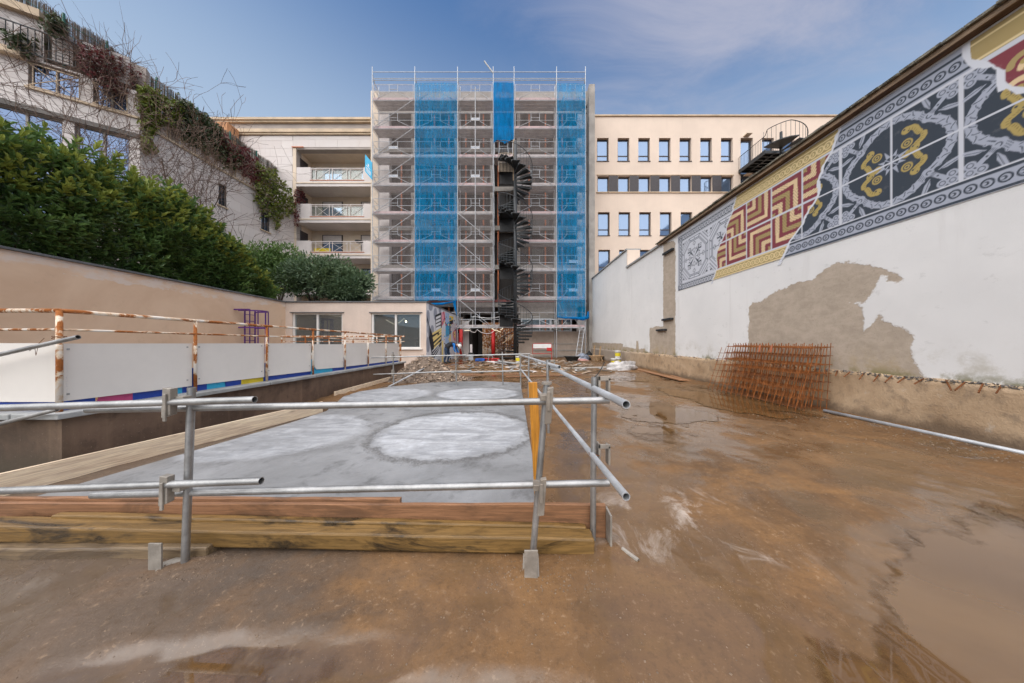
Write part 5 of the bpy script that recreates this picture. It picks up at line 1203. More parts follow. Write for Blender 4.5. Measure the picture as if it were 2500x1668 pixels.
# blue company sign on the left flank
sg = thing('hanging_sign', 'blue advertising board hung on the left edge of the scaffold', 'sign', (-10.4,YS,13))
p = [W(893,366,YS+.9), W(908,385,YS), W(908,410,YS), W(893,391,YS+.9)]
xs0 = SX[0]+.16
pts = [(xs0,YS+1.15,H+(CY-368)/F*(YS+.6)),(xs0,YS-.2,H+(CY-384)/F*(YS-.1)),(xs0,YS-.2,H+(CY-409)/F*(YS-.1)),(xs0,YS+1.15,H+(CY-392)/F*(YS+.6))]
zc2 = 13.25
a = Vector((xs0-.42,YS+.0,zc2)); nrm = Vector((-.35,-1,0)).normalized()
m = MB(); hx = .36
m.prism([(xs0-.62,YS-.10,zc2+1.02),(xs0-.12,YS-.10,zc2+.42),(xs0-.12,YS-.10,zc2-.80),(xs0-.62,YS-.10,zc2-.18)],(0,.03,0)); m.build('board', M['cyanpaint'], sg)
for k, (w, dz) in enumerate(((.28,.02),(.34,-.14),(.34,-.24),(.30,-.36))):
    zz = zc2+.1+dz; MB().prism([(xs0-.54,YS-.104,zz+.17),(xs0-.54+w,YS-.104,zz+.17-w*1.2),(xs0-.54+w,YS-.104,zz+.12-w*1.2),(xs0-.54,YS-.104,zz+.12)],(0,.003,0)).build('lettering', M['whiteplastic'], sg)
MB().prism([(xs0-.42,YS-.104,zc2+.36),(xs0-.34,YS-.104,zc2+.26),(xs0-.34,YS-.104,zc2+.1),(xs0-.42,YS-.104,zc2+.2)],(0,.003,0)).build('emblem', M['whiteplastic'], sg)
MB().tube((xs0-.12,YS-.09,zc2+.2),(SX[0],YS,zc2+.2),.02,5).build('bracket', M['galv'], sg); MB().tube((xs0-.12,YS-.09,zc2-.6),(SX[0],YS,zc2-.6),.02,5).build('bracket', M['galv'], sg)

# ------------------------------------------------------------------ spiral stair
st = thing('spiral_stair', 'tall black spiral stair standing in front of the scaffold', 'stair', (-.1,18.2,0))
CXs, CYs, RS = -.11, 18.25, 1.10; top = 13.9; rise = .2; per = 16
MB().tube((CXs,CYs,0),(CXs,CYs,top+.15),.105,14).build('pole', M['darkmetal'], st, smooth=True)
m = MB(); a0, a1 = 0, R(27)
m.prism([(.09,-.06,0),(RS,-.02,0),(RS*math.cos(a1),RS*math.sin(a1),0),(.08,.09,0)],(0,0,-.035)); m.prism([(.09,-.06,-.04),(RS,-.02,-.04),(RS,.02,-.04),(.09,-.02,-.04)],(0,0,-.075))
sp0 = m.build('step', M['steptop'], st); base_off = Vector(WLOC[sp0.name]); bpy.data.objects.remove(sp0); stepmesh = [me for me in bpy.data.meshes if me.name.startswith('step')][-1]
stepmesh.transform(Matrix.Translation(base_off)); n = int(12.9/rise)
A0 = 7.5*2*math.pi/per
hand = []; helix = []
for i in range(n):
    ang = A0 - i*2*math.pi/per; z = .2+i*rise
    o = bpy.data.objects.new('step', stepmesh); o.rotation_euler = (0,0,ang); place(o,(CXs,CYs,z),st)
    x, y = CXs+RS*math.cos(ang+.1), CYs+RS*math.sin(ang+.1); hand.append((x,y,z+1.0))
    for s in (.0,.5):
        aa = ang+.1-s*2*math.pi/per; x2, y2 = CXs+RS*math.cos(aa), CYs+RS*math.sin(aa); zz = z+s*rise
        if i == 0 and s == 0: bl = MB().tube((x2,y2,zz-.04),(x2,y2,zz+1.0),.010,5).build('baluster', M['darkmetal'], st)
        else: inst(bl, (x2,y2,zz-.04), st, 'baluster')
    for q in (.33,.66): aa = ang+.1-q*2*math.pi/per; hand.append((CXs+RS*math.cos(aa),CYs+RS*math.sin(aa),z+1.0+q*rise))
MB().path(hand,.021,6).build('handrail', M['darkmetal'], st, smooth=True)
for k in range(1,5):                                       # landings towards the building
    z = k*3.2+.1-.15
    if z > 13: break
    MB().box(CXs-1.1,CXs-.09,CYs+.05,CYs+2.4,z-.06,z).build('landing', M['darkmetal'], st); MB().box(CXs-1.08,CXs-1.02,CYs+.1,CYs+2.3,z-.25,z-.065).build('landing_beam', M['darkmetal'], st)
    MB().box(CXs-1.05,CXs-.12,CYs+.9,CYs+.95,z-.95,z-.07).build('landing_panel', M['black'], st)
MB().tube((CXs-.08,CYs+.1,top-2.3),(CXs-.08,CYs+.1,top+.3),.07,8).build('top_post', M['woodz'], st)
for k in range(11):
    x = CXs-1.05+k*.09; MB().tube((x,CYs-.15,top-1.9),(x,CYs-.15,top-.75),.012,5).build('baluster', M['stonewarm'], st)
MB().path([(CXs-1.05,CYs-.15,top-.75),(CXs-.6,CYs-.15,top-.70),(CXs-.1,CYs-.15,top-.75)],.02,5).build('top_rail', M['stonewarm'], st)
# ------------------------------------------------------------------ stone apartment building on the left
YB = 22.0; SB = F/YB
def bx_(px): return (px-CX)/SB
def bz_(py): return H + (CY-py)/SB
ap = thing('apartment_building', 'pale stone apartment block with stacked balconies left of the scaffold', 'building', (-16,YB,0))
xr = bx_(908); xl = bx_(470); xo = bx_(724); ztop = bz_(292)
open_bays = [(bz_(409)+.0, bz_(365)), (bz_(498), bz_(456)), (bz_(588), bz_(544)), (bz_(677), bz_(632)), (0, bz_(720))]
def panel_stone():
    t = NT('pale_stone_panel'); rnd = t.n('ShaderNodeObjectInfo').outputs['Random']
    col = t.mix(rnd, (.635,.58,.55), (.71,.66,.625)); b = t.noise(1.1, 6, .62); col = t.mix(t.rng(b,.35,.7,0,.2), col, (.58,.49,.43))
    st = t.noise(1, 5, .6, t.map(scale=(6,6,.3))); col = t.mix(t.rng(st,.52,.8,0,.2), col, (.42,.36,.33)); t.bump(t.noise(40,4,.6), .1, .005); return t.fin(col, .8, 0, .3)
M['stonepanel'] = panel_stone(); M['stonej'] = surf('stone_joint_mortar', (.40,.35,.315), .1, 1, 20, .9, 0)
PANELS = {}
def clad(parent, O, U, N_, u0, u1, v0, v1, holes_=(), w=1.72, h=.62, vis=None):
    """stone facing: one panel per stone, joints left open, cut round the openings"""
    O = Vector(O); U = Vector(U); N_ = Vector(N_); r = 0; v = v0
    while v < v1-.05:
        vb = min(v+h, v1); u = u0-(w*.5 if r % 2 else 0)
        while u < u1-.02:
            a, b = max(u,u0), min(u+w,u1); rects = [(a,b,v,vb)]
            for hu0, hu1, hv0, hv1 in holes_:
                nr = []
                for A,B,C,D in rects:
                    if hu1 <= A or hu0 >= B or hv1 <= C or hv0 >= D: nr.append((A,B,C,D)); continue
                    if hu0 > A: nr.append((A,hu0,C,D))
                    if hu1 < B: nr.append((hu1,B,C,D))
                    A2, B2 = max(A,hu0), min(B,hu1)
                    if hv0 > C: nr.append((A2,B2,C,hv0))
                    if hv1 < D: nr.append((A2,B2,hv1,D))
                rects = nr
            for A,B,C,D in rects:
                if B-A < .05 or D-C < .05: continue
                g_ = .006; p0 = O+U*(A+g_); p1 = O+U*(B-g_)
                if vis and not vis((A+B)/2,(C+D)/2): continue
                MB().prism([(p0.x,p0.y,C+g_),(p1.x,p1.y,C+g_),(p1.x,p1.y,D-g_),(p0.x,p0.y,D-g_)], N_*.018).build('stone_panel', M['stonepanel'], parent)
            u += w
        v = vb; r += 1
MB().box(xl,xo,YB,YB+.5,0,ztop-.003).box(xo,xr,YB,YB+.5,bz_(365),ztop-.003).build('front_wall', M['stonej'], ap)
clad(ap, (0,YB-.002,0), (1,0,0), (0,-1,0), xl, xo-.26, 6.2, bz_(332)); clad(ap, (0,YB-.002,0), (1,0,0), (0,-1,0), xo-.26, xr, bz_(360), bz_(332))
MB().box(xl,xr,YB-.18,YB+.6,bz_(302),ztop).box(xl,xr,YB-.28,YB-.181,bz_(298),ztop-.02).build('upper_cornice', M['cornice'], ap); MB().box(xl,xr,YB-.22,YB-.002,bz_(327),bz_(319)).box(xl,xr,YB-.14,YB-.002,bz_(331),bz_(327.2)).build('lower_cornice', M['cornice'], ap)
MB().box(xo-.25,xo,YB-.05,YB-.003,bz_(800),bz_(361)).build('corner_pilaster', M['stonewarm'], ap); MB().box(xo-.3,xo+.6,YB-.12,YB-.052,bz_(362),bz_(360)).build('drip_edge', M['orangeprop'], ap)
MB().box(xo,xr,YB+1.65,YB+1.8,0,bz_(365)).build('loggia_wall', M['stonewarm'], ap); MB().box(xo-.2,xo,YB+.5,YB+1.65,0,bz_(365)).build('loggia_side', M['stonewarm'], ap)
MB().box(xo,xr,YB+.5,YB+1.65,bz_(365),bz_(363)).build('loggia_ceiling', M['stonewarm'], ap)
MB().box(xl,xr,YB+9,YB+9.2,0,ztop-.05).build('rear_wall', M['stone'], ap); MB().box(xl,xr,YB+.5,YB+9,ztop-.4,ztop-.06).build('roof', M['slate'], ap)
lev = [(456,409),(544.5,498),(631.5,588),(720,677)]
for i, (yb, yt) in enumerate(lev):
    zb, zt = bz_(yb), bz_(yt)
    MB().box(xo,xr,YB-.05,YB+1.65,zb,zb+.30).build('balcony_slab', M['stone'], ap)
    MB().box(xo,xr,YB-.09,YB-.051,zb+.22,zb+.30).build('slab_moulding', M['stonewarm'], ap)
    MB().box(xo,bx_(759),YB-.02,YB+.13,zb+.302,zt).build('parapet', M['stone'], ap); MB().box(bx_(888),xr,YB-.02,YB+.13,zb+.302,zt).build('parapet', M['stone'], ap)
    MB().box(bx_(759),bx_(888),YB-.02,YB+.13,zb+.302,zb+.48).build('parapet', M['stone'], ap); MB().box(bx_(757),bx_(890),YB-.05,YB-.021,zb+.46,zb+.50).build('drip_edge', M['orangeprop'], ap)
    ra, rb_ = bx_(760), bx_(887); z0, z1 = zb+.5, zt-.06; rl = MB()
    rl.bar((ra,YB+.03,z1),(rb_,YB+.03,z1),.05,.05); rl.bar((ra,YB+.03,z1-.12),(rb_,YB+.03,z1-.12),.025,.025); rl.bar((ra,YB+.03,z0+.04),(rb_,YB+.03,z0+.04),.03,.03)
    edges = [ra, ra+.33, ra+1.38, ra+1.62, ra+2.75, ra+3.0, rb_]
    for e in edges: rl.bar((e,YB+.03,z0),(e,YB+.03,z1),.035,.035)
    for a, b in ((ra+.33,ra+1.38),(ra+1.62,ra+2.75),(ra+3.0,rb_)): rl.bar((a,YB+.03,z0),(b,YB+.03,z1-.12),.022,.022); rl.bar((a,YB+.03,z1-.12),(b,YB+.03,z0),.022,.022)
    R_ = rl.build('balcony_railing', M['stone'], ap)
    if i < 2: MB().box(ra,rb_,YB+.07,YB+.08,z0,z1-.1).build('glass_screen', M['glassclear'], R_)
    for a, b in ((772,823),(869,905)):
        zt2 = zb+2.42; fr = MB(); x0, x1 = bx_(a)*1.04, bx_(b)*1.04; y = YB+1.60
        fr.box(x0,x0+.08,y,y+.045,zb+.3,zt2).box(x1-.08,x1,y,y+.045,zb+.3,zt2).box(x0,x1,y,y+.045,zt2-.08,zt2).box((x0+x1)/2-.05,(x0+x1)/2+.05,y,y+.04,zb+.3,zt2)
        w_ = fr.build('window', M['stone'] if i == 0 else M['winframe'], ap); MB().box(x0+.08,x1-.08,y+.01,y+.02,zb+.3,zt2-.08).build('pane', M['glass'], w_)
        if i in (1,2): MB().box(x0+.08,x1-.08,y-.02,y+.005,zt2-(.5 if a < 800 else 1.5),zt2-.05).build('blind', M['stone'], w_)
    MB().box(xo+.003,xo+.04,YB+.35,YB+1.15,zt-.2,zt+.95).build('side_window', M['winframe'], ap)
    if i == 2: MB().box(bx_(760),bx_(800),YB+.3,YB+.4,zb+.3,zb+.9).build('balcony_chair', M['yellowpaint'], ap); MB().lathe([(.05,0),(.3,.15),(.3,.22),(.05,.25)],(bx_(872),YB+.25,zt-.15),10).build('balcony_pot', M['black'], ap)
    if i == 1: MB().box(bx_(815),bx_(850),YB+.4,YB+.55,zb+.3,zb+.75).build('balcony_bench', M['yellowpaint'], ap)

# ------------------------------------------------------------------ terrace wing along the left
XWg = -17.2
wg = thing('terrace_wing', 'long pale stone wing with planted roof terrace above the laurel hedge', 'building', (XWg,16,0))
ZTe = 11.1; Bp = Vector((-17.2,13.0)); dA = Vector((-2.4,-1.63)).normalized()
def holes_wall(name, pt, L, z0, z1, holes_, mat, parent, th=.35):      # pt(s)->(x,y); openings (s0,s1,za,zb)
    zs = sorted(set([z0,z1]+[q for h in holes_ for q in h[2:4]])); m = MB(); n = Vector((pt(1)[1]-pt(0)[1], -(pt(1)[0]-pt(0)[0]))).normalized()
    for a, b in zip(zs[:-1],zs[1:]):
        hs = sorted([h for h in holes_ if h[2] < (a+b)/2 < h[3]]); s = 0
        for h in hs+[(L,L,0,0)]:
            if h[0] > s: p0, p1 = pt(s), pt(h[0]); m.prism([(*p0,a),(*p1,a),(*p1,b),(*p0,b)],(n.x*th,n.y*th,0))
            s = h[1]
    return m.build(name, mat, parent), n
def win_at(pt, s0, s1, za, zb, n, parent, mat, mull=1, fmat=None):
    m = MB(); ins = -.14; f_ = .07
    P_ = lambda s, z: Vector((pt(s)[0]+n.x*ins, pt(s)[1]+n.y*ins, z))
    for s in (s0+f_/2, s1-f_/2): m.bar(P_(s,za),P_(s,zb),.06,f_,up=(n.x,n.y,0))
    for k in range(mull): s = s0+(s1-s0)*(k+1)/(mull+1); m.bar(P_(s,za),P_(s,zb),.06,.1,up=(n.x,n.y,0))
    for z in (za+f_/2,zb-f_/2): m.bar(P_(s0,z),P_(s1,z),.06,f_,up=(n.x,n.y,0))
    w_ = m.build('window', fmat or M['concretedark'], parent); a, b, c, d = P_(s0,za),P_(s1,za),P_(s1,zb),P_(s0,zb)
    MB().prism([a,b,c,d],(-n.x*.01,-n.y*.01,0)).build('pane', mat, w_); return w_
pm = lambda s: (XWg, YB - s)                              # main wing wall, from the corner towards the camera
mh = []
for (xa_, xb_, ya_, yb_) in ((533,551,462,492),(637,657,523,560)):
    Ya = -XWg*F/(CX-xb_); Yb_ = -XWg*F/(CX-xa_); zc3 = H+(CY-(ya_+yb_)/2)/F*(Ya+Yb_)/2; mh.append((YB-Ya, YB-Yb_, zc3-.62, zc3+.62))
mh = [(min(a,b),max(a,b),c,d) for a,b,c,d in mh]
o, n = holes_wall('wing_wall', pm, YB-13.0, 0, ZTe, mh, M['stonej'], wg)
clad(wg, (XWg+.002,YB,0), (0,-1,0), (1,0,0), 0, YB-13.0, 3.6, ZTe, mh)
for h in mh: win_at(pm, *h, Vector((1,0)), wg, M['glass'], 1, M['darkmetal']); MB().box(XWg-.0,XWg+.08,YB-h[1]-.1,YB-h[0]+.1,h[2]-.08,h[2]-.003).build('sill', M['cornice'], wg)
for h in mh:
    m = MB()
    for k in range(5): y = YB-h[1]+(h[1]-h[0])*(k+.5)/5; m.tube((XWg+.03,y,h[2]),(XWg+.03,y,h[3]),.015,5)
    m.build('window_bars', M['darkmetal'], wg)
MB().box(XWg-1.6,XWg-.36,13,YB,ZTe-.3,ZTe-.004).build('terrace_floor', M['stone'], wg); MB().box(XWg-.4,XWg+.08,13.0,YB,ZTe+.003,ZTe+.10).build('terrace_edge', M['cornice'], wg)
MB().box(XWg-2.0,XWg-1.6,13.9,YB,ZTe-.3,13.2).build('upper_wall', M['stonej'], wg)
for k in range(5): y = 14.2+k*1.6; MB().box(XWg-1.605,XWg-1.56,y,y+1.1,ZTe+.2,13.0).build('louvre_shutter', M['stone'], wg)
# terrace railing panels
for k in range(8):
    y0 = 13.1+k*1.1; y1 = y0+.98; m = MB(); x = XWg-.1; z0, z1 = ZTe+.14, ZTe+.95
    for z in (z0,z1,z1-.13): m.bar((x,y0,z),(x,y1,z),.03,.035)
    for y in (y0,y1,(y0+y1)/2): m.bar((x,y,z0),(x,y,z1),.03,.03)
    m.bar((x,y0,z0),(x,y1,z1-.13),.02,.02); m.bar((x,y0,z1-.13),(x,y1,z0),.02,.02); m.build('terrace_railing', M['cornice'], wg)
# angled block nearer the camera
pa = lambda s: (Bp.x+dA.x*s, Bp.y+dA.y*s)
def s_of(px):                                             # where the sight line of picture x meets the angled face
    k = (px-CX)/F; return (k*Bp.y-Bp.x)/(dA.x-k*dA.y)
def za(px, py): s = s_of(px); return H+(CY-py)/F*pa(s)[1]
LA = 8.0
ah = [(s_of(316),s_of(183),6.2,10.42),(s_of(153),s_of(-40),6.2,10.42),(s_of(312),s_of(228),11.42,12.5),(s_of(196),s_of(70),11.42,12.5),(s_of(190),s_of(108),13.0,14.1)]
ah = [(min(a,b),max(a,b),c,d) for a,b,c,d in ah]
s1_ = s_of(108); sC = s1_+.02
o, nA = holes_wall('angled_wall', pa, s1_, 0, 12.6, [h for h in ah if h[0] < s1_ and h[3] < 12.9 and h[1] <= s1_] + [(h[0],s1_,h[2],h[3]) for h in ah if h[0] < s1_ < h[1] and h[3] < 12.9], M['stonej'], wg)
pc = lambda s: pa(s+s1_)
holes_wall('angled_wall', pc, LA-s1_, 0, 14.35, [(max(0,h[0]-s1_),h[1]-s1_,h[2],h[3]) for h in ah if h[1] > s1_ and h[3] < 12.9], M['stonej'], wg)
pu = lambda s: (pa(s)[0]-.5*.562, pa(s)[1]+.5*.827)
holes_wall('set_back_wall', pu, s1_+.5, 12.0, 14.1, [h for h in ah if h[3] > 13], M['stonej'], wg)
nA = Vector((-dA.y, dA.x)); nA = nA if nA.dot(Vector((1,-1))) > 0 else -nA
_p0 = pa(0); clad(wg, (_p0[0]+nA.x*.002,_p0[1]+nA.y*.002,0), (dA.x,dA.y,0), (nA.x,nA.y,0), 0, s1_, 6.0, 12.58, ah); clad(wg, (_p0[0]+nA.x*.002,_p0[1]+nA.y*.002,0), (dA.x,dA.y,0), (nA.x,nA.y,0), s1_, 5.2, 6.0, 14.2, ah)
for h in ah: win_at(pa if h[3] < 13 else pu, *h, nA, wg, M['glassbig'], 1, M['concrete'])
def band(z0, z1, out, s0, s1, nm, mat):
    p0, p1 = pa(s0), pa(s1); MB().prism([(p0[0]+nA.x*.003,p0[1]+nA.y*.003,z0),(p1[0]+nA.x*.003,p1[1]+nA.y*.003,z0),(p1[0]+nA.x*.003,p1[1]+nA.y*.003,z1),(p0[0]+nA.x*.003,p0[1]+nA.y*.003,z1)],(nA.x*out,nA.y*out,0)).build(nm, mat, wg)
band(14.2,14.5,.25,s_of(108),LA,'cornice',M['cornice']); band(12.38,12.62,.30,s_of(64),LA,'balcony_cornice',M['cornice']); band(11.32,11.40,.10,0,s_of(64),'sill_band',M['cornice']); band(10.43,10.62,.10,0,LA,'lintel_band',M['concretedark'])
def rail_s(s0, s1, z0, z1, out, mat, nm, step=.16, x=False):
    m = MB(); A = lambda s, z: Vector((pa(s)[0]+nA.x*out, pa(s)[1]+nA.y*out, z))
    m.bar(A(s0,z1),A(s1,z1),.04,.04); m.bar(A(s0,z0),A(s1,z0),.03,.03); k = s0
    while k <= s1: m.bar(A(k,z0),A(k,z1),.02,.02); k += step
    if x: m.bar(A(s0,z0),A(s1,z1),.025,.025); m.bar(A(s0,z1),A(s1,z0),.025,.025)
    m.build(nm, mat, wg)
rail_s(s_of(225), LA, 12.65, 13.65, .22, M['darkmetal'], 'balcony_railing'); rail_s(*ah[3][:2], 11.45, 12.35, .06, M['cornice'], 'window_railing', .55, True); rail_s(*ah[2][:2], 11.45, 12.35, .06, M['cornice'], 'window_railing', .55, True)
for k in range(6):                                        # white louvred shutters seen through the railings
    s = .3+k*.75; z = 12.75; p0, p1 = pa(s), pa(s+.5); m = MB()
    for q in range(9): zz = z+q*.14; m.prism([(p0[0]+nA.x*.02,p0[1]+nA.y*.02,zz),(p1[0]+nA.x*.02,p1[1]+nA.y*.02,zz),(p1[0]+nA.x*.05,p1[1]+nA.y*.05,zz+.09),(p0[0]+nA.x*.05,p0[1]+nA.y*.05,zz+.09)],(nA.x*.01,nA.y*.01,0))
    m.build('louvre_shutter', M['stone'], wg)
# reed screen with green posts on the roof edge
M['reed'] = surf('grey_reed', (.17,.145,.12), .45, 3, 60, .9, .6, 90, .02, stretch=(4,4,.5)); M['greenmetal'] = surf('green_post', (.015,.11,.085), .2, 5, 40, .5, 0)
XRd = -18.5; rs_ = thing('reed_screen', 'grey reed fence with green posts along the roof of the wing', 'fence', (XRd,14,13)); m = MB(); g = np.random.default_rng(4)
def reed_at(k):                                           # along the wing, then along the angled block
    y = 12.25+k*.0098
    if y >= 12.25 and k >= 0: return XRd, y, 14.66
    d = -k*.0098; return XRd+dA.x*d, 12.25+dA.y*d, 14.66+d*.33
for k in range(-300, 990):
    x, y, zt3 = reed_at(k); h = zt3+g.uniform(-.10,.05)+.04*math.sin(k*.05); m.tube((x+g.uniform(-.02,.02),y,12.7),(x+g.uniform(-.03,.03),y+g.uniform(-.02,.02),h),.008,3,cap=False)
tag(m.build('reeds', M['reed'], rs_, recalc=False), kind='stuff')
for k in (-240,-60,60,240,430,620,810): x, y, z3 = reed_at(k); MB().bar((x+.07,y-.05,12.6),(x+.07,y-.05,z3+.05),.06,.06).build('post', M['greenmetal'], rs_)
for dz in (-1.3,-.75,-.3): MB().path([Vector(reed_at(k))+Vector((.05,-.03,dz)) for k in (-300,0,300,980)],.012,5).build('wire', M['greenmetal'], rs_)
tag(MB().box(-22.6,-21.3,20.9,21.8,14,17.35).build('chimney_block', surf('terracotta_render',(.55,.27,.13),.1,1,20,.85,.1)), 'orange rendered roof block behind the terrace plants', 'roof block')
# raised garden behind the tan wall
tag(MB().box(-40,XT-.36,-6,21.9,-.2,2.75).build('garden_terrace', M['concretedark']), kind='structure')
# ------------------------------------------------------------------ plants
M['laurel'] = leafmat('laurel_leaves', (.098,.175,.048), (.175,.275,.075), (.056,.11,.036), .33, .2, .9, .5)
M['laureltip'] = leafmat('laurel_young_leaves', (.25,.30,.055), (.34,.37,.075), (.14,.19,.04), .40, .22, 1.5, .45)
M['bushleaf'] = leafmat('bush_leaves', (.10,.185,.05), (.175,.26,.065), (.055,.11,.032), .5, .15, .9)
M['bushleaf2'] = leafmat('grey_green_bush_leaves', (.085,.14,.065), (.135,.195,.085), (.045,.08,.042), .5, .15, .9)
M['ivy'] = leafmat('ivy_leaves', (.13,.18,.025), (.24,.26,.035), (.05,.085,.018), .5, .25, 1.6)
M['ivydark'] = leafmat('dark_ivy_leaves', (.05,.075,.03), (.085,.11,.035), (.03,.045,.02), .5, .2, 1.6)
M['creeper'] = leafmat('red_creeper_leaves', (.20,.03,.035), (.13,.03,.03), (.07,.02,.02), .5, .25, 1.6)
M['bark'] = surf('grey_brown_bark', (.115,.082,.062), .3, 8, 60, .9, .3)
M['twig'] = surf('dry_twigs', (.15,.095,.07), .3, 8, 60, .9, 0)
def blades(name, B, D, Nn, L, w, mat, parent, fold=.35):
    n = len(B); S_ = np.cross(D, Nn); S_ /= np.linalg.norm(S_,axis=1)[:,None]+1e-9; U_ = np.cross(S_, D); L = L[:,None]; w = w[:,None]
    arch = U_*L*.06
    t_ = B+D*L-arch*1.5; l1 = B+D*L*.33+S_*w*.5+U_*w*fold; l2 = B+D*L*.70+S_*w*.40+U_*w*fold; r1 = B+D*L*.33-S_*w*.5+U_*w*fold; r2 = B+D*L*.70-S_*w*.40+U_*w*fold
    V_ = np.stack([B,l1,l2,t_,r2,r1],1).reshape(-1,3); i = np.arange(n)*6
    F_ = np.concatenate([np.stack([i,i+1,i+2,i+3],1), np.stack([i,i+3,i+4,i+5],1)])
    return np_mesh(name, V_, F_, mat, parent, smooth=False)
prof_y = [4.0,5.0,6.6,7.2,7.8,8.7,9.7,10.6,11.5,12.2,12.9]; prof_z = [6.1,6.0,6.15,6.40,6.30,6.30,6.45,5.9,5.15,4.5,3.9]
def laurel(yc, label, seed):
    g = np.random.default_rng(seed); t = thing('laurel_shrub', label, 'shrub', (-12.1,yc,2.75), 'laurel shrubs above the tan wall')
    B = []; D = []; N_ = []; L = []; w = []; tipf = []; stems = MB()
    ns = 360
    for s in range(ns):
        y = yc + g.uniform(-1.05,1.05)*.98; zt_l = np.interp(y, prof_y, prof_z)+g.normal()*.10-.25*abs(y-yc)**2
        k = g.random(); z = 2.85+(zt_l-2.85)*(k**.8); q = (z-2.85)/(zt_l-2.85)
        bulge = (.95*math.sqrt(max(0,1-(2*q-1.0)**2*.75)))*(1+.3*(float(vnoise(y*1.3,z*1.3,seed))-.5)*2)
        front = g.random() < .82
        x = -12.05 + (bulge if front else -bulge*g.random())
        if q > .86: x = -12.05+g.uniform(-.9,.75)
        base = np.array([x,y,z]); out = np.array([.75 if front else -.5, (y-yc)*.35+g.normal()*.25, .55+.9*q+g.normal()*.2]); out /= np.linalg.norm(out)
        ln = g.uniform(.38,.62); st0 = base-out*ln*.6
        stems.tube(st0, base+out*ln*.45, .006, 3, .003, cap=False)
        young = q > .5 and g.random() < .65
        m_ = g.integers(9,14)
        for j in range(m_):
            f = j/m_; p = st0+out*ln*(.25+.85*f); a = j*2.4+g.random(); e = np.cross(out,[0,0,1]); e /= np.linalg.norm(e)+1e-9; e2 = np.cross(out,e)
            side = e*math.cos(a)+e2*math.sin(a); d = side*(.85-.5*f)+out*(.45+.55*f)+np.array([0,0,-.12*(1-f)]); d /= np.linalg.norm(d)
            B.append(p); D.append(d); nn = out-d*out.dot(d); N_.append(nn/(np.linalg.norm(nn)+1e-9)); L.append(g.uniform(.18,.28)*(.75+.25*(1-f))); w.append(g.uniform(.06,.09)); tipf.append(young and f > .45)
    B, D, N_, L, w, tipf = map(np.array, (B,D,N_,L,w,tipf))
    blades('foliage', B[~tipf], D[~tipf], N_[~tipf], L[~tipf], w[~tipf], M['laurel'], t)
    if tipf.any(): blades('young_foliage', B[tipf], D[tipf], N_[tipf], L[tipf], w[tipf], M['laureltip'], t)
    for k in range(5): stems.tube((-12.2+g.uniform(-.2,.2),yc+g.uniform(-.4,.4),2.75),(-12.0+g.uniform(-.4,.5),yc+g.uniform(-.9,.9),4.8),.03,5,.012)
    stems.build('stems', M['bark'], t, recalc=False)
    P, Dd = leafcloud(900, (-12.15,yc,4.2), 1, .2, (.75,1.15,1.45), seed, .2); leaves_mesh('inner_foliage', P, Dd, .2, M['laurel'], t, seed, .45)
for i, (y, lb_) in enumerate(((4.7,'dark green laurel shrub cut off by the left edge of the picture'),(6.3,'tall laurel shrub with yellow green shoots, second from the left edge'),(7.8,'tall laurel shrub in the middle of the hedge, bright tips'),(9.3,'highest laurel shrub of the hedge, below the bare tree'),(10.7,'sloping laurel shrub where the hedge begins to drop'),(11.9,'lowest laurel shrub at the far end of the hedge'))): laurel(y, lb_, 30+i)
def bush(c, r, h, n, mat, label, seed, leaf=.18):
    g = np.random.default_rng(seed); t = thing('evergreen_bush', label, 'bush', (c[0],c[1],c[2]), 'round bushes above the pavilion roof')
    P = []; D = []
    for k in range(18):                                    # built from many uneven lumps
        a = g.random()*6.28; rr = g.random()**.5*.72; lc = (c[0]+r*rr*math.cos(a), c[1]+r*.7*rr*math.sin(a), c[2]+h*(.30+.48*g.random()*(1-rr*.55))); s = r*g.uniform(.36,.58)
        p, d = leafcloud(n//14, lc, 1, .1, (s,s*.85,s*.8), seed*31+k, .55); P.append(p); D.append(d)
    P = np.concatenate(P); D = np.concatenate(D); D[:,2] += .45
    keep = P[:,2] > c[2]; leaves_mesh('crown', P[keep], D[keep], leaf, mat, t, seed, .36, 0, .55)
    m = MB()
    for k in range(6): m.tube((c[0]+g.uniform(-.2,.2),c[1],c[2]-.05),(c[0]+g.uniform(-.6,.6)*r,c[1]+g.uniform(-.3,.3),c[2]+h*.6),.035,5,.012)
    m.build('trunk', M['bark'], t)
bush((-14.7,14.6,2.75), 2.0, 4.1, 9000, M['bushleaf'], 'leafy bush next to the laurel hedge, tallest above the pavilion', 51)
bush((-12.5,14.9,2.75), 1.9, 4.2, 9000, M['bushleaf'], 'round bush above the left pavilion window', 52)
bush((-10.7,15.0,3.1), 1.8, 3.5, 8500, M['bushleaf2'], 'grey green bush in the middle of the pavilion roof', 53)
bush((-9.0,15.1,3.1), 1.35, 2.3, 6500, M['bushleaf2'], 'low grey green bush beside the scaffold', 54)
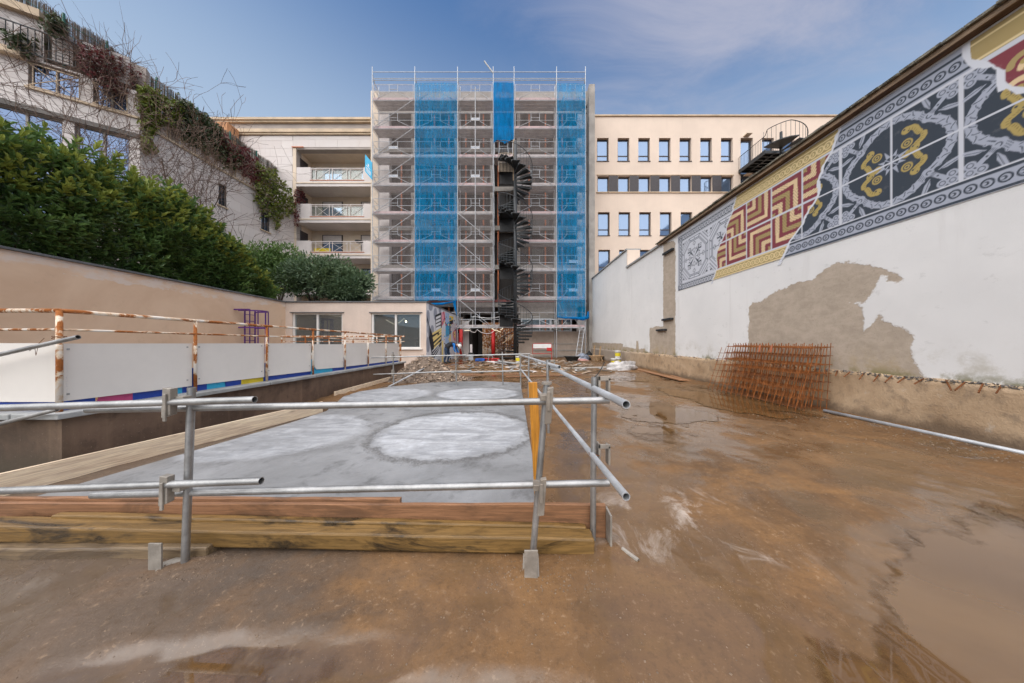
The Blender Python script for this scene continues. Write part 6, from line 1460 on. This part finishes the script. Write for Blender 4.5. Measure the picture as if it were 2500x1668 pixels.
# climbers on the terrace
def ppoly(pts, n, X, seed, depth=.4):
    g = np.random.default_rng(seed); a = np.array(pts, float); out = []
    while len(out) < n:
        q = g.uniform(a.min(0), a.max(0), (n*2,2)); ok = sdist(q[:,0], q[:,1], pts)+ (fbm(q[:,0]*.06, q[:,1]*.06, seed, 3)-.5)*34 > 0
        out += q[ok].tolist()
    q = np.array(out[:n]); xx = X + g.random(n)**1.5*depth; Y = -xx*F/(CX-q[:,0]); Z = H+(CY-q[:,1])/F*Y; return np.stack([xx,Y,Z],1)
def climber(name, label, pts, n, X, mat, leaf, seed, depth=.45, cat='climber', twigs=40):
    P = ppoly(pts, n, X, seed, depth); c = P.mean(0); t = thing(name, label, cat, (c[0],c[1],P[:,2].min())); D = np.tile(np.array([[.55,-.1,-.45]]),(n,1))
    leaves_mesh('foliage', P, D, leaf, mat, t, seed, .75, 0, .55)
    g = np.random.default_rng(seed+1); m = MB()
    for k in range(twigs):
        p = P[g.integers(n)]; pts_ = [p]; d = np.array([g.normal()*.15,g.normal()*.5,g.normal()*.5])
        for j in range(5): d = d+g.normal(size=3)*np.array([.06,.2,.2])+np.array([0,0,-.06]); pts_.append(pts_[-1]+d*.35)
        m.path(pts_, [.012,.010,.008,.006,.005,.003], 4)
    m.build('stems', M['twig'], t, recalc=False)
climber('climbing_ivy', 'yellow green climber hanging over the middle of the terrace', [(338,205),(400,225),(440,262),(445,300),(400,300),(372,330),(378,372),(352,368),(345,300),(335,260)], 1500, -17.3, M['ivy'], .17, 61)
climber('climbing_ivy', 'olive green climber trailing along the terrace rail towards the apartment block', [(430,225),(500,285),(560,340),(600,400),(575,420),(540,395),(500,375),(440,345),(425,300)], 2300, -17.3, M['ivydark'], .17, 62)
climber('climbing_ivy', 'bright green ivy draped over the far end of the terrace', [(622,392),(660,410),(700,445),(722,480),(716,520),(700,545),(690,520),(672,560),(655,528),(632,520),(625,470)], 2100, -17.25, M['ivy'], .18, 63)
climber('red_creeper', 'dark red creeper tuft hanging at the corner of the balconies', [(718,462),(738,468),(745,500),(730,545),(722,560),(718,520)], 500, -17.1, M['creeper'], .15, 64, .35, twigs=10)
climber('red_creeper', 'red brown creeper on the terrace above the small barred window', [(530,320),(600,365),(650,420),(630,450),(590,430),(550,395)], 1300, -17.3, M['creeper'], .15, 65, twigs=60)
climber('red_creeper', 'dry reddish creeper tangled over the upper balcony at left', [(190,105),(260,125),(330,165),(345,215),(330,250),(280,225),(230,200),(190,160)], 1100, -18.0, M['creeper'], .12, 66, .6, twigs=420)
climber('climbing_ivy', 'dark climber growing through the balcony railing, top left corner', [(0,70),(60,85),(110,105),(160,140),(190,175),(150,185),(90,150),(30,110)], 800, -19.8, M['ivydark'], .15, 67, .5, twigs=40)
climber('climbing_ivy', 'small dark plant on the roof by the green fence posts', [(100,30),(140,40),(160,75),(130,90),(105,60)], 350, -18.9, M['ivydark'], .15, 68, .4, twigs=15)
def bare_tree(label, base, h, spread, seed, n1=7, lean=(0,0)):
    g = np.random.default_rng(seed); t = thing('bare_tree', label, 'tree', base); tr = MB(); br = MB(); cnt = [0]
    def grow(p, d, ln, r, lv):
        pts = [p]; rr = [r]; k = 4; dd = d.copy()
        for j in range(k): dd = dd+g.normal(size=3)*np.array([.10,.17,.13]); dd /= np.linalg.norm(dd); pts.append(pts[-1]+dd*ln/k); rr.append(max(.0055,r*(1-.45*(j+1)/k)))
        (tr if lv < 2 else br).path(pts, rr, 6 if lv < 2 else 3); cnt[0] += 1
        if lv >= 5: return
        for c in range(2 if lv == 0 else g.integers(2,4)):
            i = g.integers(2,5); e = dd+g.normal(size=3)*np.array([.35,.62,.40])*spread; e[2] += .12; e /= np.linalg.norm(e); grow(pts[i], e, ln*g.uniform(.6,.85), max(rr[i]*.68,.0062), lv+1)
    for k in range(n1):
        d = np.array([g.normal()*.08+lean[0], g.normal()*.35*spread+lean[1], 1.0]); d /= np.linalg.norm(d); grow(np.array(base)+np.array([g.normal()*.1,g.normal()*.2,0]), d, h*g.uniform(.35,.5), .075*g.uniform(.6,1), 0)
    tr.build('trunk', M['bark'], t, recalc=False); br.build('branches', M['twig'], t, recalc=False)
bare_tree('bare many stemmed tree in front of the terrace wing, centre left', (-15.7,13.4,2.75), 7.4, 1.0, 71, 10)
bare_tree('bare tree behind the laurel hedge in front of the big windows', (-15.9,11.0,2.75), 8.6, 1.0, 72, 9, (0,-.05))
bare_tree('bare leafless shrub between laurel hedge and round bushes', (-15.6,16.6,2.75), 4.0, 1.2, 73, 4, (0,.2))
bare_tree('bare thin tree at the left edge behind the laurels', (-15.6,9.2,2.75), 7.6, 1.1, 74, 6, (0,-.15))
# ------------------------------------------------------------------ things lying about the site
def gz(x, y): return float(ground_h(np.array([float(x)]), np.array([float(y)]))[0])
# rubble heap
rp = thing('rubble_heap', 'heap of broken brown rubble at the far left of the slab', 'rubble', (-2.75,8.75,0)); g = np.random.default_rng(8)
nu, nv = 40, 30; us = np.linspace(-4.1,-1.4,nu); vs = np.linspace(7.9,9.9,nv); U, V_ = np.meshgrid(us, vs)
def heap(x, y): return np.maximum(0, .70*np.exp(-(((x+2.95)/.62)**2+((y-8.9)/.5)**2)) + .30*np.exp(-(((x+2.2)/.55)**2+((y-8.7)/.4)**2)) + .16*np.exp(-(((x+3.4)/.3)**2+((y-8.4)/.3)**2)))
Zh = heap(U,V_)+(fbm(U*6,V_*6,91,3)-.5)*.06-.02
np_mesh('mound', np.stack([U.ravel(),V_.ravel(),Zh.ravel()],1), gridfaces(nu,nv), surf('rubble_soil',(.16,.12,.09),.3,6,40,.9,.5,40,.02), rp)
M['rubble'] = surf('rubble_chunks', (.36,.27,.20), .35, 7, 40, .9, .3, 60, .01)
m = MB()
for k in range(1500):
    x = g.uniform(-4.0,-1.5); y = g.uniform(8.0,9.7); z = float(heap(np.array([x]),np.array([y]))[0])
    if z < .03: continue
    s = g.uniform(.012,.05)*(1.5 if g.random() < .12 else 1); q = [(x+g.uniform(-1,1)*s, y+g.uniform(-1,1)*s, z+g.uniform(-.4,1)*s) for _ in range(6)]
    m.add(q, [(0,1,2),(0,2,3),(0,3,4),(0,4,1),(5,2,1),(5,3,2),(5,4,3),(5,1,4)])
tag(m.build('broken_chunks', M['rubble'], rp), kind='stuff')
# low rough bank and boards between slab and building
bk_ = MB()
def bd(a, b, w, th, mat, label, z=.05, tilt=0): return board_g('plank', a, b, w, th, mat, label, z, 'plank', tilt, 'boards lying on the far ground')
bd(Gp(1062,921,.05), Gp(1270,917,.05), .16, .03, M['woodx'], 'long orange toned board on the ground behind the far guardrail', .10)
bd(Gp(1235,925), Gp(1420,919), .12, .025, M['woodx'], 'narrow pale board right of the far guardrail corner', .06)
bd(Gp(1068,898), Gp(1155,884), .14, .03, M['woodx'], 'board lying diagonally at the foot of the painted side wall', .07)
bd(Gp(1080,901), Gp(1120,893), .10, .03, M['woodreddish'], 'short board beside the diagonal one near the worker', .05)
bd(Gp(1195,886), Gp(1245,893), .45, .03, M['stone'], 'wide pale sheet of board in front of the spiral stair', .08)
bd(Gp(1215,889), Gp(1262,896), .35, .03, M['coping'], 'grey sheet of board leaning over rubbish before the stair', .14, .03)
bd(Gp(1235,899), Gp(1285,896), .3, .02, M['coping'], 'dirty grey plastic sheet on the ground right of the stair foot', .06)
bd(Gp(1350,911), Gp(1500,909), .10, .06, M['woodoldgrey'], 'old muddy beam on the ground near the tarpaulin bundle', .03)
bd(Gp(1340,903), Gp(1490,899), .5, .08, M['concrete'], 'muddy raised kerb of rubble near the right wall', .02)
ms_ = MB(); g = np.random.default_rng(18)
for k in range(900):
    x = g.uniform(-3.6,4.8); y = g.uniform(9.8,17.5); s = g.uniform(.008,.04); z = gz(x,y) if k % 3 == 0 else .03
    if -4.4 < x < -3.0 and y > 13: continue
    q = [(x+g.uniform(-1,1)*s*1.6, y+g.uniform(-1,1)*s*1.6, z+g.uniform(-.1,.9)*s) for _ in range(4)]; ms_.add(q, [(0,1,2),(0,2,3),(0,3,1),(1,3,2)])
for k in range(420):                                       # flat shards, offcuts and torn sheets
    x = g.uniform(-3.2,3.6); y = g.uniform(10.5,18.2); w = g.uniform(.03,.16); l = w*g.uniform(1,4); a = g.uniform(0,3.14); z = gz(x,y)+.012
    if -4.4 < x < -3.2 and y > 13: continue
    c_, s_ = math.cos(a), math.sin(a); t_ = g.uniform(-.25,.25)
    ms_.prism([(x+c_*u*l-s_*v*w, y+s_*u*l+c_*v*w, z+t_*u*l+.02) for u, v in ((-.5,-.5),(.5,-.5),(.5,.5),(-.5,.5))],(0,0,.012), k % 3)
tag(ms_.build('demolition_debris', [M['rubble'],M['coping'],M['woodoldgrey']]), 'small demolition debris strewn over the far ground', 'debris', kind='stuff')
# buckets
def bucket(loc, label, lid=True, h=.34, grp='paint buckets', s=1):
    t = thing('bucket', label, 'bucket', loc, grp); x, y, z = loc
    MB().lathe([(.115*s,0),(.12*s,.02),(.142*s,h-.03),(.15*s,h-.028),(.15*s,h),(.13*s,h)],(x,y,z),18).build('body', M['whiteplastic'], t, smooth=True); MB().lathe([(.1265*s,h*.25),(.139*s,h*.72)],(x,y,z),18).build('label_band', M['bucketyellow'], t)
    if lid: MB().lathe([(.152*s,h+.002),(.152*s,h+.022),(.12*s,h+.024)],(x,y,z),18).build('lid', M['whiteplastic'], t)
    MB().path([(x+.15*s*math.cos(a),y+.15*s*math.sin(a)*.3-.11*s,z+h*.8-.12*abs(math.sin(a))) for a in np.linspace(0,3.14,9)],.004,4).build('handle', M['galv'], t)
bucket((5.02,14.1,.02), 'white and yellow bucket by the right wall, bottom of the pair', True); bucket((4.80,14.1,.0), 'white and yellow bucket standing in front of the pair by the right wall', True)
bucket((5.0,14.1,.39), 'white and yellow bucket stacked on top by the right wall', True); bucket((.06,15.5,.05), 'small yellow labelled bucket at the foot of the spiral stair', False, .36)
# tarpaulin bundle
tb = np.array([0.]); nu, nv = 26, 16
def blob(name, c, r, mat, label, cat, seed, rough=.35, parent=None):
    th = np.linspace(0,2*math.pi,nu,endpoint=True); ph = np.linspace(.02,math.pi/2,nv); T, Pq = np.meshgrid(th,ph); d = np.stack([np.sin(Pq)*np.cos(T),np.sin(Pq)*np.sin(T),np.cos(Pq)],-1)
    k = 1+rough*(fbm(d[...,0]*3+seed,d[...,1]*3+d[...,2]*3,seed,4)-.5)*2; k[:,-1] = k[:,0]; Pp = np.array(c)+d*k[...,None]*np.array(r); Pp[-1,:,2] = c[2]
    o = np_mesh(name, Pp.reshape(-1,3), gridfaces(nu,nv)[:, ::-1], mat, parent, smooth=True)
    return tag(o, label, cat) if parent is None else o
M['tarp'] = surf('pale_tarpaulin', (.55,.53,.52), .25, 5, 12, .5, .7, 9, .05, stain=.7, stainc=(.10,.09,.085)); M['tarpblue'] = surf('blue_grey_sheet', (.30,.34,.42), .3, 6, 12, .5, .6, 12, .04)
blob('tarpaulin_bundle', (4.35,11.75,.0), (.62,.35,.36), M['tarp'], 'crumpled pale tarpaulin bundle on the ground near the right wall', 'tarpaulin', 5, .5)
blob('rubbish_bag', (4.75,18.6,.0), (.35,.3,.5), M['black'], 'black rubbish bag against the wall in the far right corner', 'bag', 6, .4)
blob('rubbish_bag', (4.25,18.3,.0), (.4,.3,.38), M['tarpblue'], 'blue grey crumpled sheet before the black bag in the corner', 'bag', 7, .5)
blob('cement_bag', (4.0,17.6,.0), (.45,.25,.14), surf('pink_sack',(.55,.30,.26),.2,6,30,.7,.3), 'flat pink sack lying among the corner rubbish', 'bag', 8, .25)
blob('cement_bag', (3.85,18.3,.0), (.4,.28,.26), M['tarp'], 'grey white sack leaning in the corner rubbish', 'bag', 9, .4)
for i, (x, y, rx, c, lb_) in enumerate(((3.30,17.0,.40,'black','black mortar tub on the ground in front of the corner rubbish'),(4.95,17.7,.42,'woodz','brown wooden tub under the upturned chair in the corner'))):
    t = thing('mortar_tub', lb_, 'tub', (x,y,.03)); n = 20
    MB().lathe([(.24,.0),(.36,.24),(.40,.25),(.40,.27),(.33,.25),(.23,.03)],(x,y,.03),n,sx=1.2,sy=.85).build('body', M[c], t, smooth=False); MB().lathe([(.405,.262),(.425,.262),(.425,.285),(.405,.285)],(x,y,.03),n,sx=1.2,sy=.85).build('rim', M[c], t)
ch = thing('upturned_chair', 'upturned pale wooden chair lying on the brown tub', 'chair', (5.0,17.6,.3))
for a, b in (((4.75,17.5,.3),(4.72,17.4,.95)),((5.1,17.5,.3),(5.15,17.4,.9)),((4.78,17.75,.3),(4.85,17.7,.98)),((5.12,17.75,.3),(5.2,17.7,.92))): MB().tube(a,b,.025,6).build('leg', M['woodz'], ch)
MB().bar((4.7,17.6,.33),(5.2,17.6,.33),.4,.04).build('seat', M['woodz'], ch); MB().bar((5.15,17.45,.3),(5.2,17.3,.02),.04,.02).build('backrest', M['woodz'], ch)
MB().bar((4.80,17.45,.3),(4.90,17.3,.02),.04,.02).build('backrest', M['woodz'], ch)
# white and red site barrier
br = thing('site_barrier', 'red tube site barrier with white panel right of the spiral stair', 'barrier', (1.65,18.4,0)); x0, x1, y = 1.02, 2.25, 18.4
MB().path([(x0,y,.0),(x0,y,1.0),(x0+.06,y,1.08),(x1-.06,y,1.08),(x1,y,1.0),(x1,y,0)],.02,6).build('frame', M['red'], br)
for z in (.75,.42): MB().tube((x0,y,z),(x1,y,z),.018,6).build('cross_rail', M['red'], br)
MB().box(x0+.03,x1-.03,y-.03,y-.022,.76,1.04).build('panel', M['whiteplastic'], br); MB().box(x1-.32,x1+.01,y-.05,y-.031,.60,.80).build('red_plate', M['red'], br)
for x in (x0,x1): MB().box(x-.03,x+.03,y-.25,y+.25,.0,.03).build('foot', M['red'], br)
# ladder leaning in the corner
ld = thing('ladder', 'light ladder leaning against the scaffold in the right corner', 'ladder', (4.0,18.9,0)); a, b = Vector((4.0,18.7,.02)), Vector((4.55,19.8,2.1))
for s in (-.16,.16): MB().tube(a+Vector((s,0,0)),b+Vector((s,0,0)),.022,6).build('stile', M['galvpale'], ld)
for k in range(8): c = a+(b-a)*(k+.6)/8; MB().tube(c-Vector((.16,0,0)),c+Vector((.16,0,0)),.014,5).build('rung', M['galvpale'], ld)
# tool cases and tools at the passage
def case(x, y, w, mat, label, z=.03):
    t = thing('tool_case', label, 'tool case', (x,y,z), 'tool cases before the passage'); MB().box(x-w/2,x+w/2,y-.18,y+.18,z,z+.15).build('body', mat, t, bevel=.02); MB().box(x-w/2-.004,x+w/2+.004,y-.184,y+.184,z+.075,z+.09).build('lid_seam', M['black'], t)
    MB().path([(x-.09,y-.19,z+.1),(x-.08,y-.23,z+.1),(x+.08,y-.23,z+.1),(x+.09,y-.19,z+.1)],.012,5).build('handle', M['black'], t)
case(-2.20,17.0,.55,M['blueplastic'],'blue tool case on the ground before the dark passage'); case(-1.83,17.4,.42,M['red'],'red tool case behind the blue one'); case(-1.32,17.3,.5,M['red'],'red tool case left of the spiral stair foot')
t = thing('floor_saw', 'grey saw bench standing between the red tool cases', 'machine', (-1.62,17.2,0)); MB().box(-1.78,-1.48,17.1,17.35,.32,.38).build('table', M['galv'], t)
for sx_ in (-1.75,-1.52): MB().bar((sx_,17.2,.02),(sx_+.05,17.2,.32),.04,.04).build('leg', M['galv'], t)
MB().lathe([(.02,.38),(.09,.42),(.06,.5)],(-1.62,17.22,0),10).build('motor', M['black'], t)
# step ladder beside the worker, white pipe, pale door post
sl_ = thing('step_ladder', 'grey aluminium step ladder beside the painted side wall', 'ladder', (-3.25,16.2,0))
for s in (-.2,.2):
    MB().bar((-3.4,16.0+s,.02),(-3.2,16.1+s*.6,1.15),.03,.05).build('front_stile', M['galv'], sl_); MB().bar((-2.95,16.3+s,.02),(-3.2,16.1+s*.6,1.15),.03,.04).build('rear_stile', M['galv'], sl_)
for k in range(4): z = .25+k*.25; x = -3.4+.2*z/1.15; MB().bar((x,15.8+.05*k,z),(x,16.2-.0*k,z),.08,.025).build('tread', M['galv'], sl_)
t = thing('rising_pipe', 'pale upright pipe standing at the mouth of the passage', 'pipe', (-2.82,17.5,0)); MB().tube((-2.82,17.5,.0),(-2.82,17.5,1.02),.085,10,.075).build('pipe', M['stone'], t); MB().box(-2.95,-2.69,17.4,17.6,0,.5).build('sleeve', M['galvpale'], t)
MB().box(-2.97,-2.67,17.38,17.42,.42,.52).build('clamp', M['black'], t)
# festoon lights and cables at the passage mouth
fl = thing('festoon_light', 'string of warm festoon tubes hanging at the mouth of the passage', 'light', (-2.5,19.5,2.4)); y = YS-.25
def fpt(px, py): return W(px, py, y)
cable = [(1133,808),(1140,808),(1147,802),(1150,810),(1160,812),(1165,805),(1175,812),(1188,815),(1200,813),(1208,806),(1212,801)]
MB().path([fpt(*q) for q in cable],.022,5).build('cable', M['stone'], fl)
for a, b in (((1134,807),(1147,807)),((1200,801),(1210,808)),((1211,806),(1222,811)),((1222,806),(1228,801))): MB().tube(fpt(*a),fpt(*b),.028,6).build('light_tube', M['striplamp'], fl)
cb2 = thing('slack_cable', 'pale slack cable looped across the lowest scaffold lift', 'cable', (-2,YS,3)); MB().path([fpt(*q) for q in ((1154,800),(1155,772),(1170,775),(1190,777),(1210,776),(1228,771))],.02,5).build('run', M['whiteplastic'], cb2); MB().path([fpt(*q) for q in ((1242,772),(1238,782),(1228,792),(1222,796))],.02,5).build('tail', M['whiteplastic'], cb2)
t = thing('timber_prop', 'slanting pale timber propped inside the passage behind the stair', 'timber', (-.6,19.6,0)); MB().bar((-1.0,19.4,1.05),(-.15,19.4,1.75),.06,.08).build('strut', M['woodz'], t); MB().bar((-.15,19.4,0),(-.15,19.4,1.8),.08,.08).build('stud', M['woodz'], t)
tag(MB().path([(-.5,12.6,.06),(-.2,12.3,.05),(.05,11.9,.05),(.15,11.5,.05),(.4,11.2,.05),(.75,10.9,.05),(.6,10.6,.05)],.022,5).build('loose_hose', M['stone']), 'pale loose hose on the ground behind the far guardrail', 'hose')
# small offcut pipe by the corner post
tag(MB().tube((.60,1.62,.02),(.655,1.535,.018),.011,8,hollow=.7).build('pipe_offcut', M['castplate']), 'short pipe offcut on the ground beside the corner post', 'pipe')

# ------------------------------------------------------------------ the worker
def skin_body(name, pts, edges, parent, mats, assign, sub=2, root=0):
    me = bpy.data.meshes.new(name); me.from_pydata([p[:3] for p in pts], edges, []); o = bpy.data.objects.new(name, me); COL.objects.link(o)
    o.modifiers.new('skin','SKIN'); me = o.data
    for i, p in enumerate(pts): me.skin_vertices[0].data[i].radius = p[3] if isinstance(p[3], tuple) else (p[3],p[3])
    me.skin_vertices[0].data[root].use_root = True
    s = o.modifiers.new('sub','SUBSURF'); s.levels = sub; s.render_levels = sub
    dg = bpy.context.evaluated_depsgraph_get(); nm = bpy.data.meshes.new_from_object(o.evaluated_get(dg)); bpy.data.objects.remove(o)
    for mm in mats: nm.materials.append(mm)
    nm.polygons.foreach_set('material_index', [assign(pl.center) for pl in nm.polygons]); nm.polygons.foreach_set('use_smooth', [True]*len(nm.polygons)); nm.update()
    ob_ = bpy.data.objects.new(name, nm); return place(ob_, WLOC[parent.name], parent)
pe = thing('person', 'worker bending forward in dark vest, blue sleeves and white helmet', 'person', (-3.78,15.3,.02))
bp = [ # x forward, y left/right (far +), z up, radius
 (0,0,.88,(.135,.15)),      #0 pelvis
 (.13,0,1.0,(.14,.15)),(.30,0,1.06,(.135,.16)),(.44,0,1.03,(.12,.16)),   #1-3 spine to chest
 (.54,0,.99,(.055,.06)),(.62,0,.94,(.085,.08)),(.70,0,.90,(.08,.075)),  #4-6 neck, head
 (.02,.11,.80,.10),(.10,.13,.45,.068),(.02,.14,.10,.05),(.13,.15,.05,.045),(.22,.15,.04,.035),   #7-11 far leg, foot
 (-.02,-.11,.80,.10),(.0,-.13,.45,.068),(-.10,-.14,.10,.05),(.01,-.15,.05,.045),(.10,-.15,.04,.035), #12-16
 (.44,.18,1.0,.07),(.50,.22,.74,.05),(.62,.16,.54,.036),(.66,.13,.47,.032), #17-20 far arm
 (.44,-.18,1.0,.07),(.46,-.24,.74,.05),(.58,-.18,.52,.036),(.62,-.15,.45,.032)] #21-24
be = [(0,1),(1,2),(2,3),(3,4),(4,5),(5,6),(0,7),(7,8),(8,9),(9,10),(10,11),(0,12),(12,13),(13,14),(14,15),(15,16),(3,17),(17,18),(18,19),(19,20),(3,21),(21,22),(22,23),(23,24)]
M['jeans'] = surf('blue_grey_jeans',(.035,.06,.11),.3,8,60,.85,.2); M['vest'] = surf('dark_work_vest',(.03,.032,.038),.2,8,60,.8,.2); M['sleeve'] = surf('bright_blue_sleeves',(.01,.16,.52),.1,8,60,.7,.2); M['skin'] = surf('skin',(.45,.25,.17),.1,9,60,.6,0); M['boot'] = surf('work_boot',(.03,.025,.02),.2,8,60,.7,.1); M['hair'] = M['boot']
def asg(c):
    if c.z < .085: return 3
    if c.x > .52 and c.z > .80 and abs(c.y) < .12: return 4
    if c.z < .80 and c.x < .36: return 0
    if abs(c.y) > .185 and c.z > .58 or c.x > .40 and .58 < c.z < .90 and abs(c.y) > .1: return 2
    if c.x > .4 and c.z <= .58: return 4
    return 1
body = skin_body('body', bp, be, pe, [M['jeans'],M['vest'],M['sleeve'],M['boot'],M['skin']], asg)
for s, (hx, hy, hz) in ((1,(.66,.13,.47)),(-1,(.62,-.15,.45))):       # hands: palm, four fingers, thumb
    hp = [(hx,hy,hz,.026),(hx+.03,hy,hz-.055,.027)]; he = [(0,1)]
    for f in range(4):
        o_ = (f-1.5)*.017; i = len(hp); ln = (.062,.074,.07,.055)[f]; hp += [(hx+.04,hy+o_,hz-.085,.0095),(hx+.035,hy+o_,hz-.085-ln*.55,.0085),(hx+.015,hy+o_,hz-.085-ln,.0075)]; he += [(1,i),(i,i+1),(i+1,i+2)]
    i = len(hp); hp += [(hx+.05,hy-s*.028,hz-.05,.011),(hx+.065,hy-s*.03,hz-.085,.009)]; he += [(1,i),(i,i+1)]
    skin_body('hand', hp, he, pe, [M['skin']], lambda c: 0, 1)
hb = WLOC[pe.name]
hm = MB().lathe([(.155,0),(.15,.01),(.115,.02),(.112,.06),(.09,.10),(.05,.13),(.01,.14)],(0,0,0),16).build('helmet', M['whiteplastic'], pe, smooth=True)
hm.location = (.665,0,.925); hm.rotation_euler = (0, R(62), 0)
nose = MB().lathe([(.004,-.02),(.016,0),(.004,.02)],(0,0,0),6).build('nose', M['skin'], pe); nose.location = (.735,0,.83)
vs_ = MB().box(.05,.36,-.165,.165,1.06,1.075);
